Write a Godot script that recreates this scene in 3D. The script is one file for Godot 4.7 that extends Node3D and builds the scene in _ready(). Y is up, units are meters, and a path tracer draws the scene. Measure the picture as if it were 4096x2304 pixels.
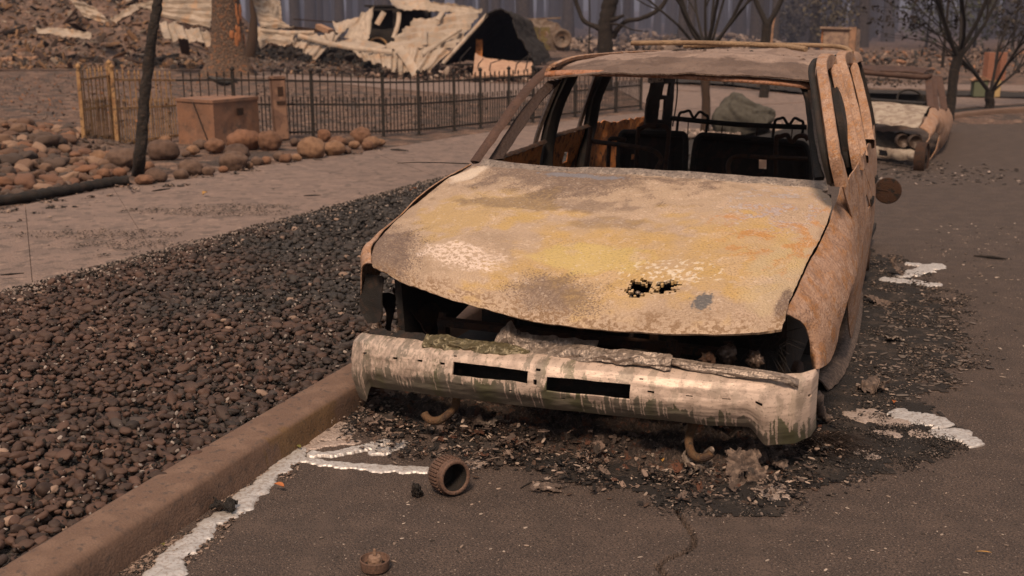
extends Node3D
# A burned-out street: a gutted SUV half on the kerb, a pebble bed, a pavement, wrecks and scorched pines.
# Metres, y up. The car is described in its own frame: x across, y up, -z towards the tail.

var M := {}
var taken := {}
var rng := RandomNumberGenerator.new()
var noise := FastNoiseLite.new()

class MB:
	var v := PackedVector3Array()
	var uv := PackedVector2Array()
	var col := PackedColorArray()
	var idx := PackedInt32Array()
	var tint := Color(1, 1, 1)
	func pt(p: Vector3, t := Vector2.ZERO) -> int:
		v.append(p); uv.append(t); col.append(tint)
		return v.size() - 1
	func tri(a: int, b: int, c: int) -> void:
		idx.append(a); idx.append(b); idx.append(c)
	func quad(a: int, b: int, c: int, d: int) -> void:
		tri(a, b, c); tri(a, c, d)
	func face(p: Array) -> void:                       # flat polygon, own corners
		var n := []
		for q in p: n.append(pt(q))
		for i in range(1, n.size() - 1): tri(n[0], n[i], n[i + 1])
	func box(c: Vector3, s: Vector3, b := Basis(), bev := 0.0) -> void:
		var h := s * 0.5
		if bev <= 0.0:
			for ax in 3:
				for sg in [-1, 1]:
					var n := Vector3.ZERO; n[ax] = sg
					var u := Vector3.ZERO; u[(ax + 1) % 3] = 1
					var w := n.cross(u)
					face([c + b * ((n - u - w) * h), c + b * ((n + u * -1 + w) * h), c + b * ((n + u + w) * h), c + b * ((n + u - w) * h)])
			return
		var k := h - Vector3(bev, bev, bev)
		for ax in 3:
			for sg in [-1, 1]:
				var n := Vector3.ZERO; n[ax] = sg
				var u := Vector3.ZERO; u[(ax + 1) % 3] = 1
				var w := n.cross(u)
				var q := []
				for e in [[-1, -1], [-1, 1], [1, 1], [1, -1]]:
					q.append(c + b * (n * h + u * k * e[0] + w * k * e[1]))
				face(q)
				# half of each edge chamfer
				for e in [[u, w], [w, u]]:
					for s2 in [-1, 1]:
						var o: Vector3 = e[0] * s2
						var l: Vector3 = e[1]
						face([c + b * (n * h + o * k + l * k), c + b * (n * h + o * k - l * k), c + b * (n * k + o * h - l * k), c + b * (n * k + o * h + l * k)])
		for sx in [-1, 1]:
			for sy in [-1, 1]:
				for sz in [-1, 1]:
					var s3 := Vector3(sx, sy, sz)
					var k3 := k * s3
					var h3 := h * s3
					face([c + b * Vector3(h3.x, k3.y, k3.z), c + b * Vector3(k3.x, h3.y, k3.z), c + b * Vector3(k3.x, k3.y, h3.z)])
	func bar(a: Vector3, b: Vector3, w: float, t: float, up := Vector3.UP) -> void:
		var z := (b - a).normalized()
		var x := up.cross(z)
		if x.length() < 0.01: x = Vector3.RIGHT.cross(z)
		x = x.normalized()
		box((a + b) * 0.5, Vector3(w, t, a.distance_to(b)), Basis(x, z.cross(x), z))
	func tube(p: Array, r: Array, sides := 8, cap := true, wob := 0.0, nz: FastNoiseLite = null) -> void:
		var n := p.size()
		var ring := []
		var up := Vector3(0.31, 0.2, 0.93)
		for i in n:
			var d: Vector3 = (p[mini(i + 1, n - 1)] - p[maxi(i - 1, 0)]).normalized()
			var x := up.cross(d)
			if x.length() < 0.05: x = Vector3(0.9, 0.1, -0.3).cross(d)
			x = x.normalized()
			up = d.cross(x)
			var rr: float = r[mini(i, r.size() - 1)]
			var row := []
			for k in sides + 1:
				var a := TAU * k / sides
				var q := (x * cos(a) + up * sin(a))
				var f := 1.0
				if wob > 0.0 and nz != null:
					var s: Vector3 = q * 1.2 + p[i] * 3.0
					f += wob * nz.get_noise_3d(s.x * 40, s.y * 40, s.z * 40)
				if k == sides: row.append(row[0])
				else: row.append(pt(p[i] + q * rr * f, Vector2(float(k) / sides, float(i) / maxi(n - 1, 1))))
			ring.append(row)
		for i in n - 1:
			for k in sides:
				quad(ring[i][k], ring[i + 1][k], ring[i + 1][k + 1], ring[i][k + 1])
		if cap:
			for e in [0, n - 1]:
				var q := []
				for k in sides: q.append(v[ring[e][k]])
				if e > 0: q.reverse()
				face(q)
	func lathe(prof: Array, sides := 24, at := Vector3.ZERO, b := Basis()) -> void:   # prof: Vector2(radius, height)
		var ring := []
		for i in prof.size():
			var row := []
			for k in sides:
				var a := TAU * k / sides
				row.append(pt(at + b * Vector3(prof[i].x * cos(a), prof[i].y, prof[i].x * sin(a)), Vector2(float(k) / sides, float(i) / prof.size())))
			row.append(row[0])
			ring.append(row)
		for i in prof.size() - 1:
			for k in sides:
				quad(ring[i][k], ring[i][k + 1], ring[i + 1][k + 1], ring[i + 1][k])
	func sheet(P: Array, th := 0.0, hole = null, skip_back := false) -> void:   # P[j][i]; th along the back
		var nv := P.size()
		var nu: int = P[0].size()
		var N := []
		var top := []
		var bot := []
		for j in nv:
			var rt := []; var rb := []; var rn := []
			for i in nu:
				var du: Vector3 = P[j][mini(i + 1, nu - 1)] - P[j][maxi(i - 1, 0)]
				var dv: Vector3 = P[mini(j + 1, nv - 1)][i] - P[maxi(j - 1, 0)][i]
				var n := du.cross(dv).normalized()
				var t := Vector2(float(i) / (nu - 1), float(j) / (nv - 1))
				rt.append(pt(P[j][i], t))
				if th > 0.0: rb.append(pt(P[j][i] - n * th, t))
			top.append(rt); bot.append(rb)
		var keep := []
		for j in nv - 1:
			var row := []
			for i in nu - 1:
				row.append(hole == null or not hole.call((i + 0.5) / (nu - 1), (j + 0.5) / (nv - 1)))
			keep.append(row)
		for j in nv - 1:
			for i in nu - 1:
				if not keep[j][i]: continue
				quad(top[j][i], top[j + 1][i], top[j + 1][i + 1], top[j][i + 1])
				if th <= 0.0: continue
				quad(bot[j][i], bot[j][i + 1], bot[j + 1][i + 1], bot[j + 1][i])
				if j == 0 or not keep[j - 1][i]: face2(top[j][i], top[j][i + 1], bot[j][i + 1], bot[j][i])
				if j == nv - 2 or not keep[j + 1][i]: face2(top[j + 1][i + 1], top[j + 1][i], bot[j + 1][i], bot[j + 1][i + 1])
				if i == 0 or not keep[j][i - 1]: face2(top[j + 1][i], top[j][i], bot[j][i], bot[j + 1][i])
				if i == nu - 2 or not keep[j][i + 1]: face2(top[j][i + 1], top[j + 1][i + 1], bot[j + 1][i + 1], bot[j][i + 1])
	func face2(a: int, b: int, c: int, d: int) -> void:
		var q := [a, b, c, d]
		var n := []
		for k in q: n.append(pt(v[k], uv[k]))
		quad(n[0], n[1], n[2], n[3])
	func add(o: MB, tr := Transform3D()) -> void:
		var s := v.size()
		for i in o.v.size():
			v.append(tr * o.v[i]); uv.append(o.uv[i]); col.append(o.col[i])
		for k in o.idx: idx.append(s + k)
	func mesh() -> ArrayMesh:
		var n := PackedVector3Array()
		n.resize(v.size())
		for i in range(0, idx.size(), 3):
			var a := v[idx[i]]
			var f := (v[idx[i + 2]] - a).cross(v[idx[i + 1]] - a)
			n[idx[i]] += f; n[idx[i + 1]] += f; n[idx[i + 2]] += f
		for i in n.size():
			n[i] = n[i].normalized() if n[i].length_squared() > 0.0 else Vector3.UP
		var A := []
		A.resize(Mesh.ARRAY_MAX)
		A[Mesh.ARRAY_VERTEX] = v; A[Mesh.ARRAY_NORMAL] = n; A[Mesh.ARRAY_TEX_UV] = uv; A[Mesh.ARRAY_COLOR] = col; A[Mesh.ARRAY_INDEX] = idx
		var m := ArrayMesh.new()
		m.add_surface_from_arrays(Mesh.PRIMITIVE_TRIANGLES, A)
		return m

# ---------------------------------------------------------------- nodes
func numbered(called: String) -> String:
	if not taken.has(called):
		taken[called] = 0
		return called
	taken[called] += 1
	return "%s_%03d" % [called, taken[called]]

func tag(o: Node, label: String, category: String, group := "") -> Node:
	o.set_meta("label", label); o.set_meta("category", category)
	if group != "": o.set_meta("group", group)
	return o

func inst(called: String, mesh: Mesh, mat: Material, parent: Node = null) -> MeshInstance3D:
	var o := MeshInstance3D.new()
	o.mesh = mesh
	if mat: o.material_override = mat
	if parent == null:
		o.name = numbered(called); add_child(o)
	else:
		o.name = called; parent.add_child(o, true)
	return o

func put(called: String, mb: MB, mat: Material, parent: Node = null) -> MeshInstance3D:
	return inst(called, mb.mesh(), mat, parent)

func thing(called: String, label: String, category: String, at := Vector3.ZERO, turn := 0.0, group := "") -> Node3D:
	var o := Node3D.new()
	o.name = numbered(called); add_child(o)
	o.position = at; o.rotation.y = turn
	tag(o, label, category, group)
	return o

func structure(called: String, mb: MB, mat: Material) -> MeshInstance3D:
	var o := put(called, mb, mat)
	o.set_meta("kind", "structure")
	return o

func many(called: String, mesh: Mesh, mat: Material, tr: Array, cols: Array, parent: Node = null) -> MultiMeshInstance3D:
	var mm := MultiMesh.new()
	mm.transform_format = MultiMesh.TRANSFORM_3D
	mm.use_colors = cols.size() > 0
	mm.mesh = mesh
	mm.instance_count = tr.size()
	for i in tr.size():
		mm.set_instance_transform(i, tr[i])
		if mm.use_colors: mm.set_instance_color(i, cols[i])
	var o := MultiMeshInstance3D.new()
	o.multimesh = mm
	if mat: o.material_override = mat
	o.set_meta("kind", "stuff")
	if parent == null:
		o.name = numbered(called); add_child(o)
	else:
		o.name = called; parent.add_child(o, true)
	return o

# ---------------------------------------------------------------- maths
func rise(z: float) -> float:                # the ground climbs gently behind the fence
	var t := maxf(0.0, -z - 17.0)
	return 0.022 * t * t / (t + 3.0)

func R(a: float, b: float) -> float:
	return rng.randf_range(a, b)

func R3(s: float) -> Vector3:
	return Vector3(R(-s, s), R(-s, s), R(-s, s))

func curve(p: Array, t: float) -> Variant:    # Catmull-Rom through p, t 0..1
	var n := p.size() - 1
	var f := clampf(t, 0, 1) * n
	var i := mini(int(f), n - 1)
	var k := f - i
	var a = p[maxi(i - 1, 0)]; var b = p[i]; var c = p[i + 1]; var d = p[mini(i + 2, n)]
	return 0.5 * ((2.0 * b) + (c - a) * k + (2.0 * a - 5.0 * b + 4.0 * c - d) * k * k + (3.0 * b - a - 3.0 * c + d) * k * k * k)

func curve_x(p: Array, x: float) -> Vector2:   # p: [key, a, b] rows sorted by key; linear in key, smoothed
	if x <= p[0][0]: return Vector2(p[0][1], p[0][2])
	for i in p.size() - 1:
		if x <= p[i + 1][0]:
			var k: float = (x - p[i][0]) / (p[i + 1][0] - p[i][0])
			return Vector2(lerpf(p[i][1], p[i + 1][1], k), lerpf(p[i][2], p[i + 1][2], k))
	return Vector2(p[-1][1], p[-1][2])

func spline(p: Array, n: int) -> Array:
	var o := []
	for i in n: o.append(curve(p, float(i) / (n - 1)))
	return o

func turn(axis: Vector3, a: float) -> Basis:
	return Basis(axis.normalized(), a)

func loose() -> Basis:
	return Basis(Vector3(R(-1, 1), R(-1, 1), R(-1, 1) + 0.01).normalized(), R(0, TAU))

var ico_cache := {}
func ico(level: int) -> Array:
	if ico_cache.has(level): return ico_cache[level]
	var t := (1.0 + sqrt(5.0)) / 2.0
	var v := [Vector3(-1, t, 0), Vector3(1, t, 0), Vector3(-1, -t, 0), Vector3(1, -t, 0), Vector3(0, -1, t), Vector3(0, 1, t), Vector3(0, -1, -t), Vector3(0, 1, -t), Vector3(t, 0, -1), Vector3(t, 0, 1), Vector3(-t, 0, -1), Vector3(-t, 0, 1)]
	for i in v.size(): v[i] = v[i].normalized()
	var f := [0, 11, 5, 0, 5, 1, 0, 1, 7, 0, 7, 10, 0, 10, 11, 1, 5, 9, 5, 11, 4, 11, 10, 2, 10, 7, 6, 7, 1, 8, 3, 9, 4, 3, 4, 2, 3, 2, 6, 3, 6, 8, 3, 8, 9, 4, 9, 5, 2, 4, 11, 6, 2, 10, 8, 6, 7, 9, 8, 1]
	for l in level:
		var mid := {}
		var g := []
		for i in range(0, f.size(), 3):
			var m := []
			for e in 3:
				var a: int = f[i + e]
				var b: int = f[i + (e + 1) % 3]
				var key := Vector2i(mini(a, b), maxi(a, b))
				if not mid.has(key):
					mid[key] = v.size()
					v.append(((v[a] + v[b]) * 0.5).normalized())
				m.append(mid[key])
			g.append_array([f[i], m[0], m[2], f[i + 1], m[1], m[0], f[i + 2], m[2], m[1], m[0], m[1], m[2]])
		f = g
	ico_cache[level] = [v, f]
	return ico_cache[level]

func rock(s: Vector3, level: int, sd: int, rough := 0.18, freq := 1.1, fine := 0.0, square := 1.0) -> MB:
	var mb := MB.new()
	var n := FastNoiseLite.new()
	n.seed = sd; n.frequency = 1.0
	var k := ico(level)
	for p in k[0]:
		var q: Vector3 = p * freq
		var d := 1.0 + rough * n.get_noise_3d(q.x + sd, q.y, q.z)
		if fine > 0.0: d += fine * n.get_noise_3d(q.x * 4.0, q.y * 4.0 + sd, q.z * 4.0)
		var w := Vector3(signf(p.x) * pow(absf(p.x), square), signf(p.y) * pow(absf(p.y), square), signf(p.z) * pow(absf(p.z), square))
		mb.pt(w * d * s, Vector2(p.x, p.z))
	for i in range(0, k[1].size(), 3): mb.tri(k[1][i], k[1][i + 2], k[1][i + 1])
	return mb

# ---------------------------------------------------------------- textures
func nz(sd: int, freq: float, oct := 4, kind := FastNoiseLite.TYPE_SIMPLEX_SMOOTH) -> FastNoiseLite:
	var n := FastNoiseLite.new()
	n.seed = sd; n.frequency = freq; n.noise_type = kind; n.fractal_octaves = oct
	return n

func nbytes(n: FastNoiseLite, w: int, h: int) -> PackedByteArray:
	var im := n.get_seamless_image(w, h)
	im.convert(Image.FORMAT_L8)
	return im.get_data()

# layers: [noise, lo, hi, colour, strength]; each is laid over the one before where its noise goes from lo to hi
func layered(w: int, h: int, base: Color, layers: Array) -> ImageTexture:
	var n := w * h
	var r := PackedFloat32Array(); r.resize(n); r.fill(base.r)
	var g := PackedFloat32Array(); g.resize(n); g.fill(base.g)
	var b := PackedFloat32Array(); b.resize(n); b.fill(base.b)
	for L in layers:
		var d := nbytes(L[0], w, h)
		var lut := PackedFloat32Array()
		for i in 256: lut.append(smoothstep(L[1], L[2], i / 255.0) * L[4] if L[2] > L[1] else (1.0 - smoothstep(L[2], L[1], i / 255.0)) * L[4])
		var c: Color = L[3]
		for i in n:
			var a := lut[d[i]]
			if a > 0.0:
				r[i] += (c.r - r[i]) * a; g[i] += (c.g - g[i]) * a; b[i] += (c.b - b[i]) * a
	var o := PackedByteArray(); o.resize(n * 3)
	for i in n:
		o[i * 3] = int(r[i] * 255.0); o[i * 3 + 1] = int(g[i] * 255.0); o[i * 3 + 2] = int(b[i] * 255.0)
	return ImageTexture.create_from_image(Image.create_from_data(w, h, false, Image.FORMAT_RGB8, o))

func bumps(n: FastNoiseLite, w: int, h: int, strength: float) -> ImageTexture:
	var im := n.get_seamless_image(w, h)
	im.convert(Image.FORMAT_RGBA8)
	im.bump_map_to_normal_map(strength)
	return ImageTexture.create_from_image(im)

func mat(albedo: Texture2D, rough: float, scale: float, normal: Texture2D = null, nscale := 1.0, world := true, metal := 0.0, vcol := true) -> StandardMaterial3D:
	var m := StandardMaterial3D.new()
	m.albedo_texture = albedo
	m.roughness = rough; m.metallic = metal
	m.vertex_color_use_as_albedo = vcol
	if scale > 0.0:
		m.uv1_triplanar = true; m.uv1_world_triplanar = world
		m.uv1_scale = Vector3.ONE * scale
	if normal:
		m.normal_enabled = true; m.normal_texture = normal; m.normal_scale = nscale
	return m

func flat(c: Color, rough := 0.9, metal := 0.0) -> StandardMaterial3D:    # c is a linear base colour
	var m := StandardMaterial3D.new()
	m.albedo_color = c.linear_to_srgb()
	m.roughness = rough; m.metallic = metal
	m.vertex_color_use_as_albedo = true
	return m

func S(r: float, g: float, b: float) -> Color:      # linear base colour to a texture value
	return Color(r, g, b).linear_to_srgb()

func _ready() -> void:
	rng.seed = 7
	noise.seed = 3; noise.frequency = 1.0; noise.fractal_octaves = 3
	# camera
	var cam := Camera3D.new()
	cam.name = "camera"
	cam.position = Vector3(0, 1.65, 0)
	cam.rotation.x = -0.22964
	cam.fov = 29.03
	cam.near = 0.05; cam.far = 600.0
	var lens := CameraAttributesPhysical.new()
	lens.frustum_focal_length = 46.3
	lens.exposure_aperture = 4.5
	lens.frustum_focus_distance = 4.4
	cam.attributes = lens
	cam.fov = 29.03
	add_child(cam)
	# smoky afternoon sky
	var env := Environment.new()
	env.background_mode = Environment.BG_SKY
	var sky := Sky.new()
	var sm := ProceduralSkyMaterial.new()
	sm.sky_top_color = Color(0.89, 0.86, 0.85)
	sm.sky_horizon_color = Color(0.60, 0.565, 0.565)
	sm.sky_curve = 0.75
	sm.ground_bottom_color = Color(0.16, 0.13, 0.12)
	sm.ground_horizon_color = Color(0.3, 0.26, 0.25)
	sm.sun_angle_max = 0.0
	sky.sky_material = sm
	env.sky = sky
	env.tonemap_mode = Environment.TONE_MAPPER_LINEAR
	env.tonemap_exposure = 0.92
	env.sdfgi_enabled = true; env.ssao_enabled = true; env.ssil_enabled = true
	env.fog_enabled = true
	env.fog_density = 0.0004
	env.fog_light_color = Color(0.52, 0.55, 0.66)
	var we := WorldEnvironment.new()
	we.name = "world_environment"
	we.environment = env
	add_child(we)
	env.volumetric_fog_enabled = true
	env.volumetric_fog_density = 0.0
	var smoke := FogVolume.new()
	smoke.name = "wood_smoke"
	smoke.shape = RenderingServer.FOG_VOLUME_SHAPE_BOX
	smoke.size = Vector3(260, 34, 120)
	smoke.position = Vector3(10, 14, -106)
	var fm := FogMaterial.new()
	fm.density = 0.0125
	fm.albedo = Color(0.72, 0.76, 0.90)
	smoke.material = fm
	add_child(smoke)
	var sun := DirectionalLight3D.new()
	sun.name = "sun"
	sun.light_energy = 1.4
	sun.light_color = Color(1.0, 0.87, 0.75)
	sun.light_angular_distance = 12.0
	sun.shadow_enabled = true
	sun.rotation_degrees = Vector3(-52, -12, 0)
	add_child(sun)

	make_materials()
	make_ground()
	make_pebbles()
	make_suv()
	make_second_car()
	make_fence()
	make_yard()
	make_rocks()
	make_wreckage()
	make_trees()
	make_foreground()

func make_materials() -> void:
	var fine := nz(11, 0.25, 2)
	var mid := nz(12, 0.03, 4)
	var big := nz(13, 0.008, 5)
	var grit := bumps(nz(14, 0.18, 3), 512, 512, 6.0)
	var soft := bumps(nz(15, 0.04, 4), 512, 512, 8.0)
	M.grit = grit; M.soft = soft
	# asphalt under a film of ash
	var at := layered(1024, 1024, S(0.074, 0.053, 0.044), [
		[nz(20, 0.006, 4), 0.38, 0.66, S(0.096, 0.069, 0.056), 0.9],
		[nz(21, 0.12, 2), 0.42, 0.3, S(0.026, 0.02, 0.018), 0.8],
		[nz(22, 0.14, 2), 0.6, 0.78, S(0.16, 0.112, 0.09), 0.7],
		[nz(23, 0.11, 1), 0.88, 0.92, S(0.36, 0.3, 0.26), 0.8],
		[nz(24, 0.05, 3), 0.28, 0.15, S(0.035, 0.028, 0.026), 0.6]])
	M.asphalt = mat(at, 0.82, 0.7, bumps(nz(25, 0.2, 3), 1024, 1024, 9.0), 1.0)
	# concrete pavement with soot and pale scuffs
	var ct := layered(1024, 1024, S(0.19, 0.138, 0.117), [
		[nz(30, 0.006, 4), 0.4, 0.75, S(0.145, 0.108, 0.095), 0.8],
		[nz(31, 0.012, 5), 0.42, 0.25, S(0.09, 0.07, 0.062), 0.7],
		[nz(32, 0.22, 2), 0.7, 0.85, S(0.34, 0.27, 0.23), 0.4],
		[nz(33, 0.2, 2), 0.25, 0.1, S(0.1, 0.085, 0.08), 0.5],
		[nz(34, 0.015, 4), 0.68, 0.84, S(0.28, 0.205, 0.17), 0.6]])
	M.concrete = mat(ct, 0.93, 0.4, grit, 0.35)
	var kt := layered(1024, 1024, S(0.125, 0.077, 0.055), [
		[nz(40, 0.008, 4), 0.4, 0.75, S(0.165, 0.105, 0.075), 0.9],
		[nz(41, 0.025, 5), 0.36, 0.18, S(0.06, 0.045, 0.04), 0.7],
		[nz(42, 0.2, 2), 0.68, 0.8, S(0.25, 0.17, 0.135), 0.5],
		[nz(43, 0.2, 2), 0.28, 0.14, S(0.06, 0.045, 0.04), 0.6]])
	M.kerb = mat(kt, 0.9, 0.8, grit, 0.18)
	# scorched earth
	var et := layered(1024, 1024, S(0.125, 0.078, 0.058), [
		[nz(50, 0.006, 5), 0.45, 0.62, S(0.06, 0.044, 0.038), 0.9],
		[nz(51, 0.02, 5), 0.3, 0.12, S(0.03, 0.026, 0.025), 0.8],
		[nz(52, 0.012, 5), 0.62, 0.74, S(0.26, 0.165, 0.12), 0.8],
		[nz(53, 0.2, 2), 0.72, 0.84, S(0.34, 0.29, 0.26), 0.7],
		[nz(54, 0.15, 2), 0.28, 0.16, S(0.025, 0.022, 0.02), 0.7]])
	M.earth = mat(et, 0.97, 0.2, grit, 1.2)
	var dt := layered(512, 512, S(0.022, 0.018, 0.0165), [
		[nz(55, 0.03, 4), 0.5, 0.75, S(0.05, 0.04, 0.035), 0.8],
		[nz(56, 0.2, 2), 0.7, 0.84, S(0.3, 0.25, 0.22), 0.7],
		[nz(57, 0.12, 3), 0.34, 0.2, S(0.014, 0.013, 0.013), 0.8]])
	M.dark_earth = mat(dt, 0.97, 0.6, grit, 1.4)
	M.soot_and_reflection = mat(layered(512, 512, S(0.014, 0.0115, 0.0105), [
		[nz(58, 0.012, 4), 0.52, 0.7, S(0.04, 0.03, 0.025), 0.9],
		[nz(59, 0.1, 3), 0.35, 0.2, S(0.009, 0.008, 0.008), 0.9]]), 0.95, 0.8, grit, 1.0)
	# stones: colour comes from each stone, grain from here
	var st := layered(512, 512, Color(0.9, 0.9, 0.9), [
		[nz(60, 0.02, 4), 0.4, 0.75, Color(0.7, 0.69, 0.68), 0.8],
		[nz(61, 0.15, 3), 0.7, 0.85, Color(1, 1, 1), 0.8],
		[nz(62, 0.15, 3), 0.3, 0.15, Color(0.45, 0.43, 0.42), 0.7]])
	M.stone = mat(st, 0.72, 3.0, grit, 0.35, false)
	M.boulder = mat(st, 0.9, 1.2, grit, 0.5, false)
	# ash and charred scraps, coloured one by one
	M.scrap = mat(st, 0.95, 4.0, grit, 0.6, false)
	# metals
	var rt := layered(512, 512, S(0.56, 0.20, 0.05), [
		[nz(70, 0.012, 5), 0.54, 0.70, S(0.15, 0.052, 0.022), 0.95],
		[nz(71, 0.03, 4), 0.6, 0.75, S(0.55, 0.25, 0.075), 0.8],
		[nz(72, 0.02, 4), 0.32, 0.2, S(0.02, 0.015, 0.012), 0.95],
		[nz(73, 0.2, 2), 0.3, 0.15, S(0.04, 0.02, 0.012), 0.6]])
	M.rust = mat(rt, 0.85, 1.3, grit, 0.5, false)
	var bt := layered(512, 512, S(0.0085, 0.0068, 0.006), [
		[nz(80, 0.015, 4), 0.55, 0.72, S(0.035, 0.019, 0.012), 0.8],
		[nz(81, 0.2, 2), 0.78, 0.88, S(0.2, 0.17, 0.15), 0.4]])
	M.char = mat(bt, 0.85, 1.5, grit, 0.5, false)
	# paint burned off: tan ash skin over steel with rust coming through
	var tt := layered(1024, 1024, S(0.37, 0.235, 0.165), [
		[nz(90, 0.006, 5), 0.42, 0.60, S(0.25, 0.15, 0.10), 0.9],
		[nz(91, 0.012, 5), 0.56, 0.70, S(0.34, 0.155, 0.05), 0.8],
		[nz(94, 0.02, 4), 0.36, 0.24, S(0.47, 0.335, 0.26), 0.8],
		[nz(92, 0.05, 4), 0.62, 0.72, S(0.14, 0.085, 0.06), 0.7],
		[nz(93, 0.12, 3), 0.67, 0.75, S(0.06, 0.038, 0.03), 0.8]])
	M.skin = mat(tt, 0.7, 0.9, grit, 0.3, false)
	var lt := layered(1024, 1024, S(0.25, 0.18, 0.145), [
		[nz(95, 0.005, 4), 0.4, 0.62, S(0.165, 0.112, 0.088), 0.9],
		[nz(96, 0.008, 5), 0.55, 0.72, S(0.33, 0.245, 0.2), 0.7],
		[nz(97, 0.03, 5), 0.70, 0.78, S(0.11, 0.08, 0.068), 0.7],
		[nz(98, 0.16, 3), 0.72, 0.8, S(0.05, 0.04, 0.035), 0.8]])
	M.roof_skin = mat(lt, 0.75, 0.7, grit, 0.4, false)
	var gt := layered(512, 512, S(0.20, 0.16, 0.135), [
		[nz(100, 0.02, 5), 0.5, 0.68, S(0.30, 0.25, 0.21), 0.9],
		[nz(101, 0.05, 4), 0.36, 0.24, S(0.06, 0.05, 0.045), 0.9]])
	M.molten = mat(gt, 0.45, 2.0, soft, 0.8, false, 0.3)
	var al := layered(512, 512, S(0.60, 0.585, 0.575), [
		[nz(110, 0.03, 4), 0.5, 0.75, S(0.42, 0.37, 0.34), 0.9],
		[nz(111, 0.15, 3), 0.7, 0.82, S(0.3, 0.25, 0.22), 0.7]])
	M.alu = mat(al, 0.55, 3.0, bumps(nz(112, 0.05, 3), 512, 512, 5.0), 0.22, true, 0.6)
	var al2 := layered(512, 512, S(0.42, 0.35, 0.31), [
		[nz(113, 0.03, 4), 0.5, 0.7, S(0.30, 0.235, 0.2), 0.9],
		[nz(114, 0.15, 3), 0.7, 0.8, S(0.2, 0.16, 0.14), 0.7]])
	M.alu_dull = mat(al2, 0.6, 3.0, bumps(nz(115, 0.06, 3), 512, 512, 7.0), 0.8, true, 0.35)
	# painted sheet roofing, heat-stained
	var ft := layered(1024, 1024, S(0.36, 0.295, 0.235), [
		[nz(120, 0.003, 3), 0.42, 0.62, S(0.24, 0.20, 0.16), 0.9],
		[nz(121, 0.006, 4), 0.64, 0.76, S(0.36, 0.225, 0.135), 0.8],
		[nz(122, 0.006, 4), 0.30, 0.18, S(0.17, 0.135, 0.105), 0.8]])
	M.roofing = mat(ft, 0.6, 0.35, soft, 0.4, false, 0.1)
	# bark
	var kb := layered(512, 1024, S(0.105, 0.07, 0.05), [
		[nz(130, 0.02, 4), 0.5, 0.68, S(0.16, 0.105, 0.075), 0.9],
		[nz(131, 0.03, 5), 0.42, 0.3, S(0.02, 0.016, 0.014), 0.9],
		[nz(132, 0.012, 4), 0.66, 0.74, S(0.25, 0.10, 0.042), 0.6]])
	M.bark = mat(kb, 0.95, 0.0, soft, 1.6)
	M.bark.uv1_scale = Vector3(3, 5, 1)
	var pb := layered(256, 512, S(0.05, 0.042, 0.04), [
		[nz(133, 0.03, 4), 0.5, 0.7, S(0.085, 0.065, 0.056), 0.9],
		[nz(134, 0.05, 4), 0.42, 0.3, S(0.018, 0.016, 0.015), 0.9]])
	M.pine = mat(pb, 0.95, 0.0, soft, 1.2)
	M.pine.uv1_scale = Vector3(2, 8, 1)
	M.twig = flat(Color(0.017, 0.0135, 0.012))
	M.iron = mat(bt, 0.8, 2.0, grit, 0.3, false)
	M.iron.albedo_color = Color(1, 1, 1)
	M.rust_dark = M.rust.duplicate(); M.rust_dark.albedo_color = Color(0.28, 0.28, 0.30)
	M.rust_char = M.char.duplicate(); M.rust_char.albedo_color = Color(1.0, 0.85, 0.75)
	M.brown_dark = M.roof_skin.duplicate(); M.brown_dark.albedo_color = Color(0.36, 0.28, 0.25)
	M.molten_dark = M.molten.duplicate(); M.molten_dark.albedo_color = Color(0.62, 0.58, 0.56)
	M.frame = M.roof_skin.duplicate(); M.frame = mat(tt, 0.7, 1.4, grit, 0.3, false)
	M.brown = M.roof_skin.duplicate(); M.brown.albedo_color = Color(0.55, 0.46, 0.42)
	M.pale_edge = M.molten.duplicate(); M.pale_edge.albedo_color = Color(0.6, 0.58, 0.58)
	M.green_trim = M.molten.duplicate(); M.green_trim.albedo_color = Color(0.74, 0.75, 0.62)
	M.seam = M.skin.duplicate(); M.seam.albedo_color = Color(0.95, 0.85, 0.8)
	M.rail = M.roof_skin.duplicate(); M.rail.albedo_color = Color(1.0, 0.97, 0.85)
	M.hook = M.rust.duplicate(); M.hook.albedo_color = Color(0.46, 0.55, 0.7)
	var pl := layered(512, 512, S(0.24, 0.14, 0.095), [
		[nz(141, 0.01, 4), 0.42, 0.62, S(0.15, 0.085, 0.06), 0.9],
		[nz(142, 0.012, 4), 0.7, 0.8, S(0.12, 0.07, 0.05), 0.8]])
	M.pillar = mat(pl, 0.85, 1.0, M.grit, 0.4, false)
	M.leafy = flat(Color(0.024, 0.017, 0.014), 0.9)
	M.scorched_leaf = flat(Color(1, 1, 1), 0.9)
	var cbk := layered(512, 1024, S(0.022, 0.017, 0.0145), [
		[nz(151, 0.02, 4), 0.55, 0.68, S(0.055, 0.034, 0.026), 0.9],
		[nz(152, 0.012, 4), 0.68, 0.76, S(0.2, 0.135, 0.1), 0.5]])
	M.charbark = mat(cbk, 0.9, 1.6, M.soft, 1.5, false)
	M.charbark.albedo_color = Color(0.72, 0.72, 0.72)
	M.crow = flat(Color(0.008, 0.008, 0.009), 0.6)
	var bl := layered(256, 256, S(0.36, 0.21, 0.135), [
		[nz(161, 0.02, 4), 0.42, 0.65, S(0.24, 0.15, 0.10), 0.9],
		[nz(162, 0.1, 3), 0.3, 0.15, S(0.1, 0.07, 0.055), 0.7]])
	M.block = mat(bl, 0.95, 0.9, M.grit, 0.6, false)
	M.peel = flat(Color(0.34, 0.135, 0.055), 0.9)
	M.bark_grey = M.bark.duplicate(); M.bark_grey.albedo_color = Color(0.7, 0.68, 0.66)
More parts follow.
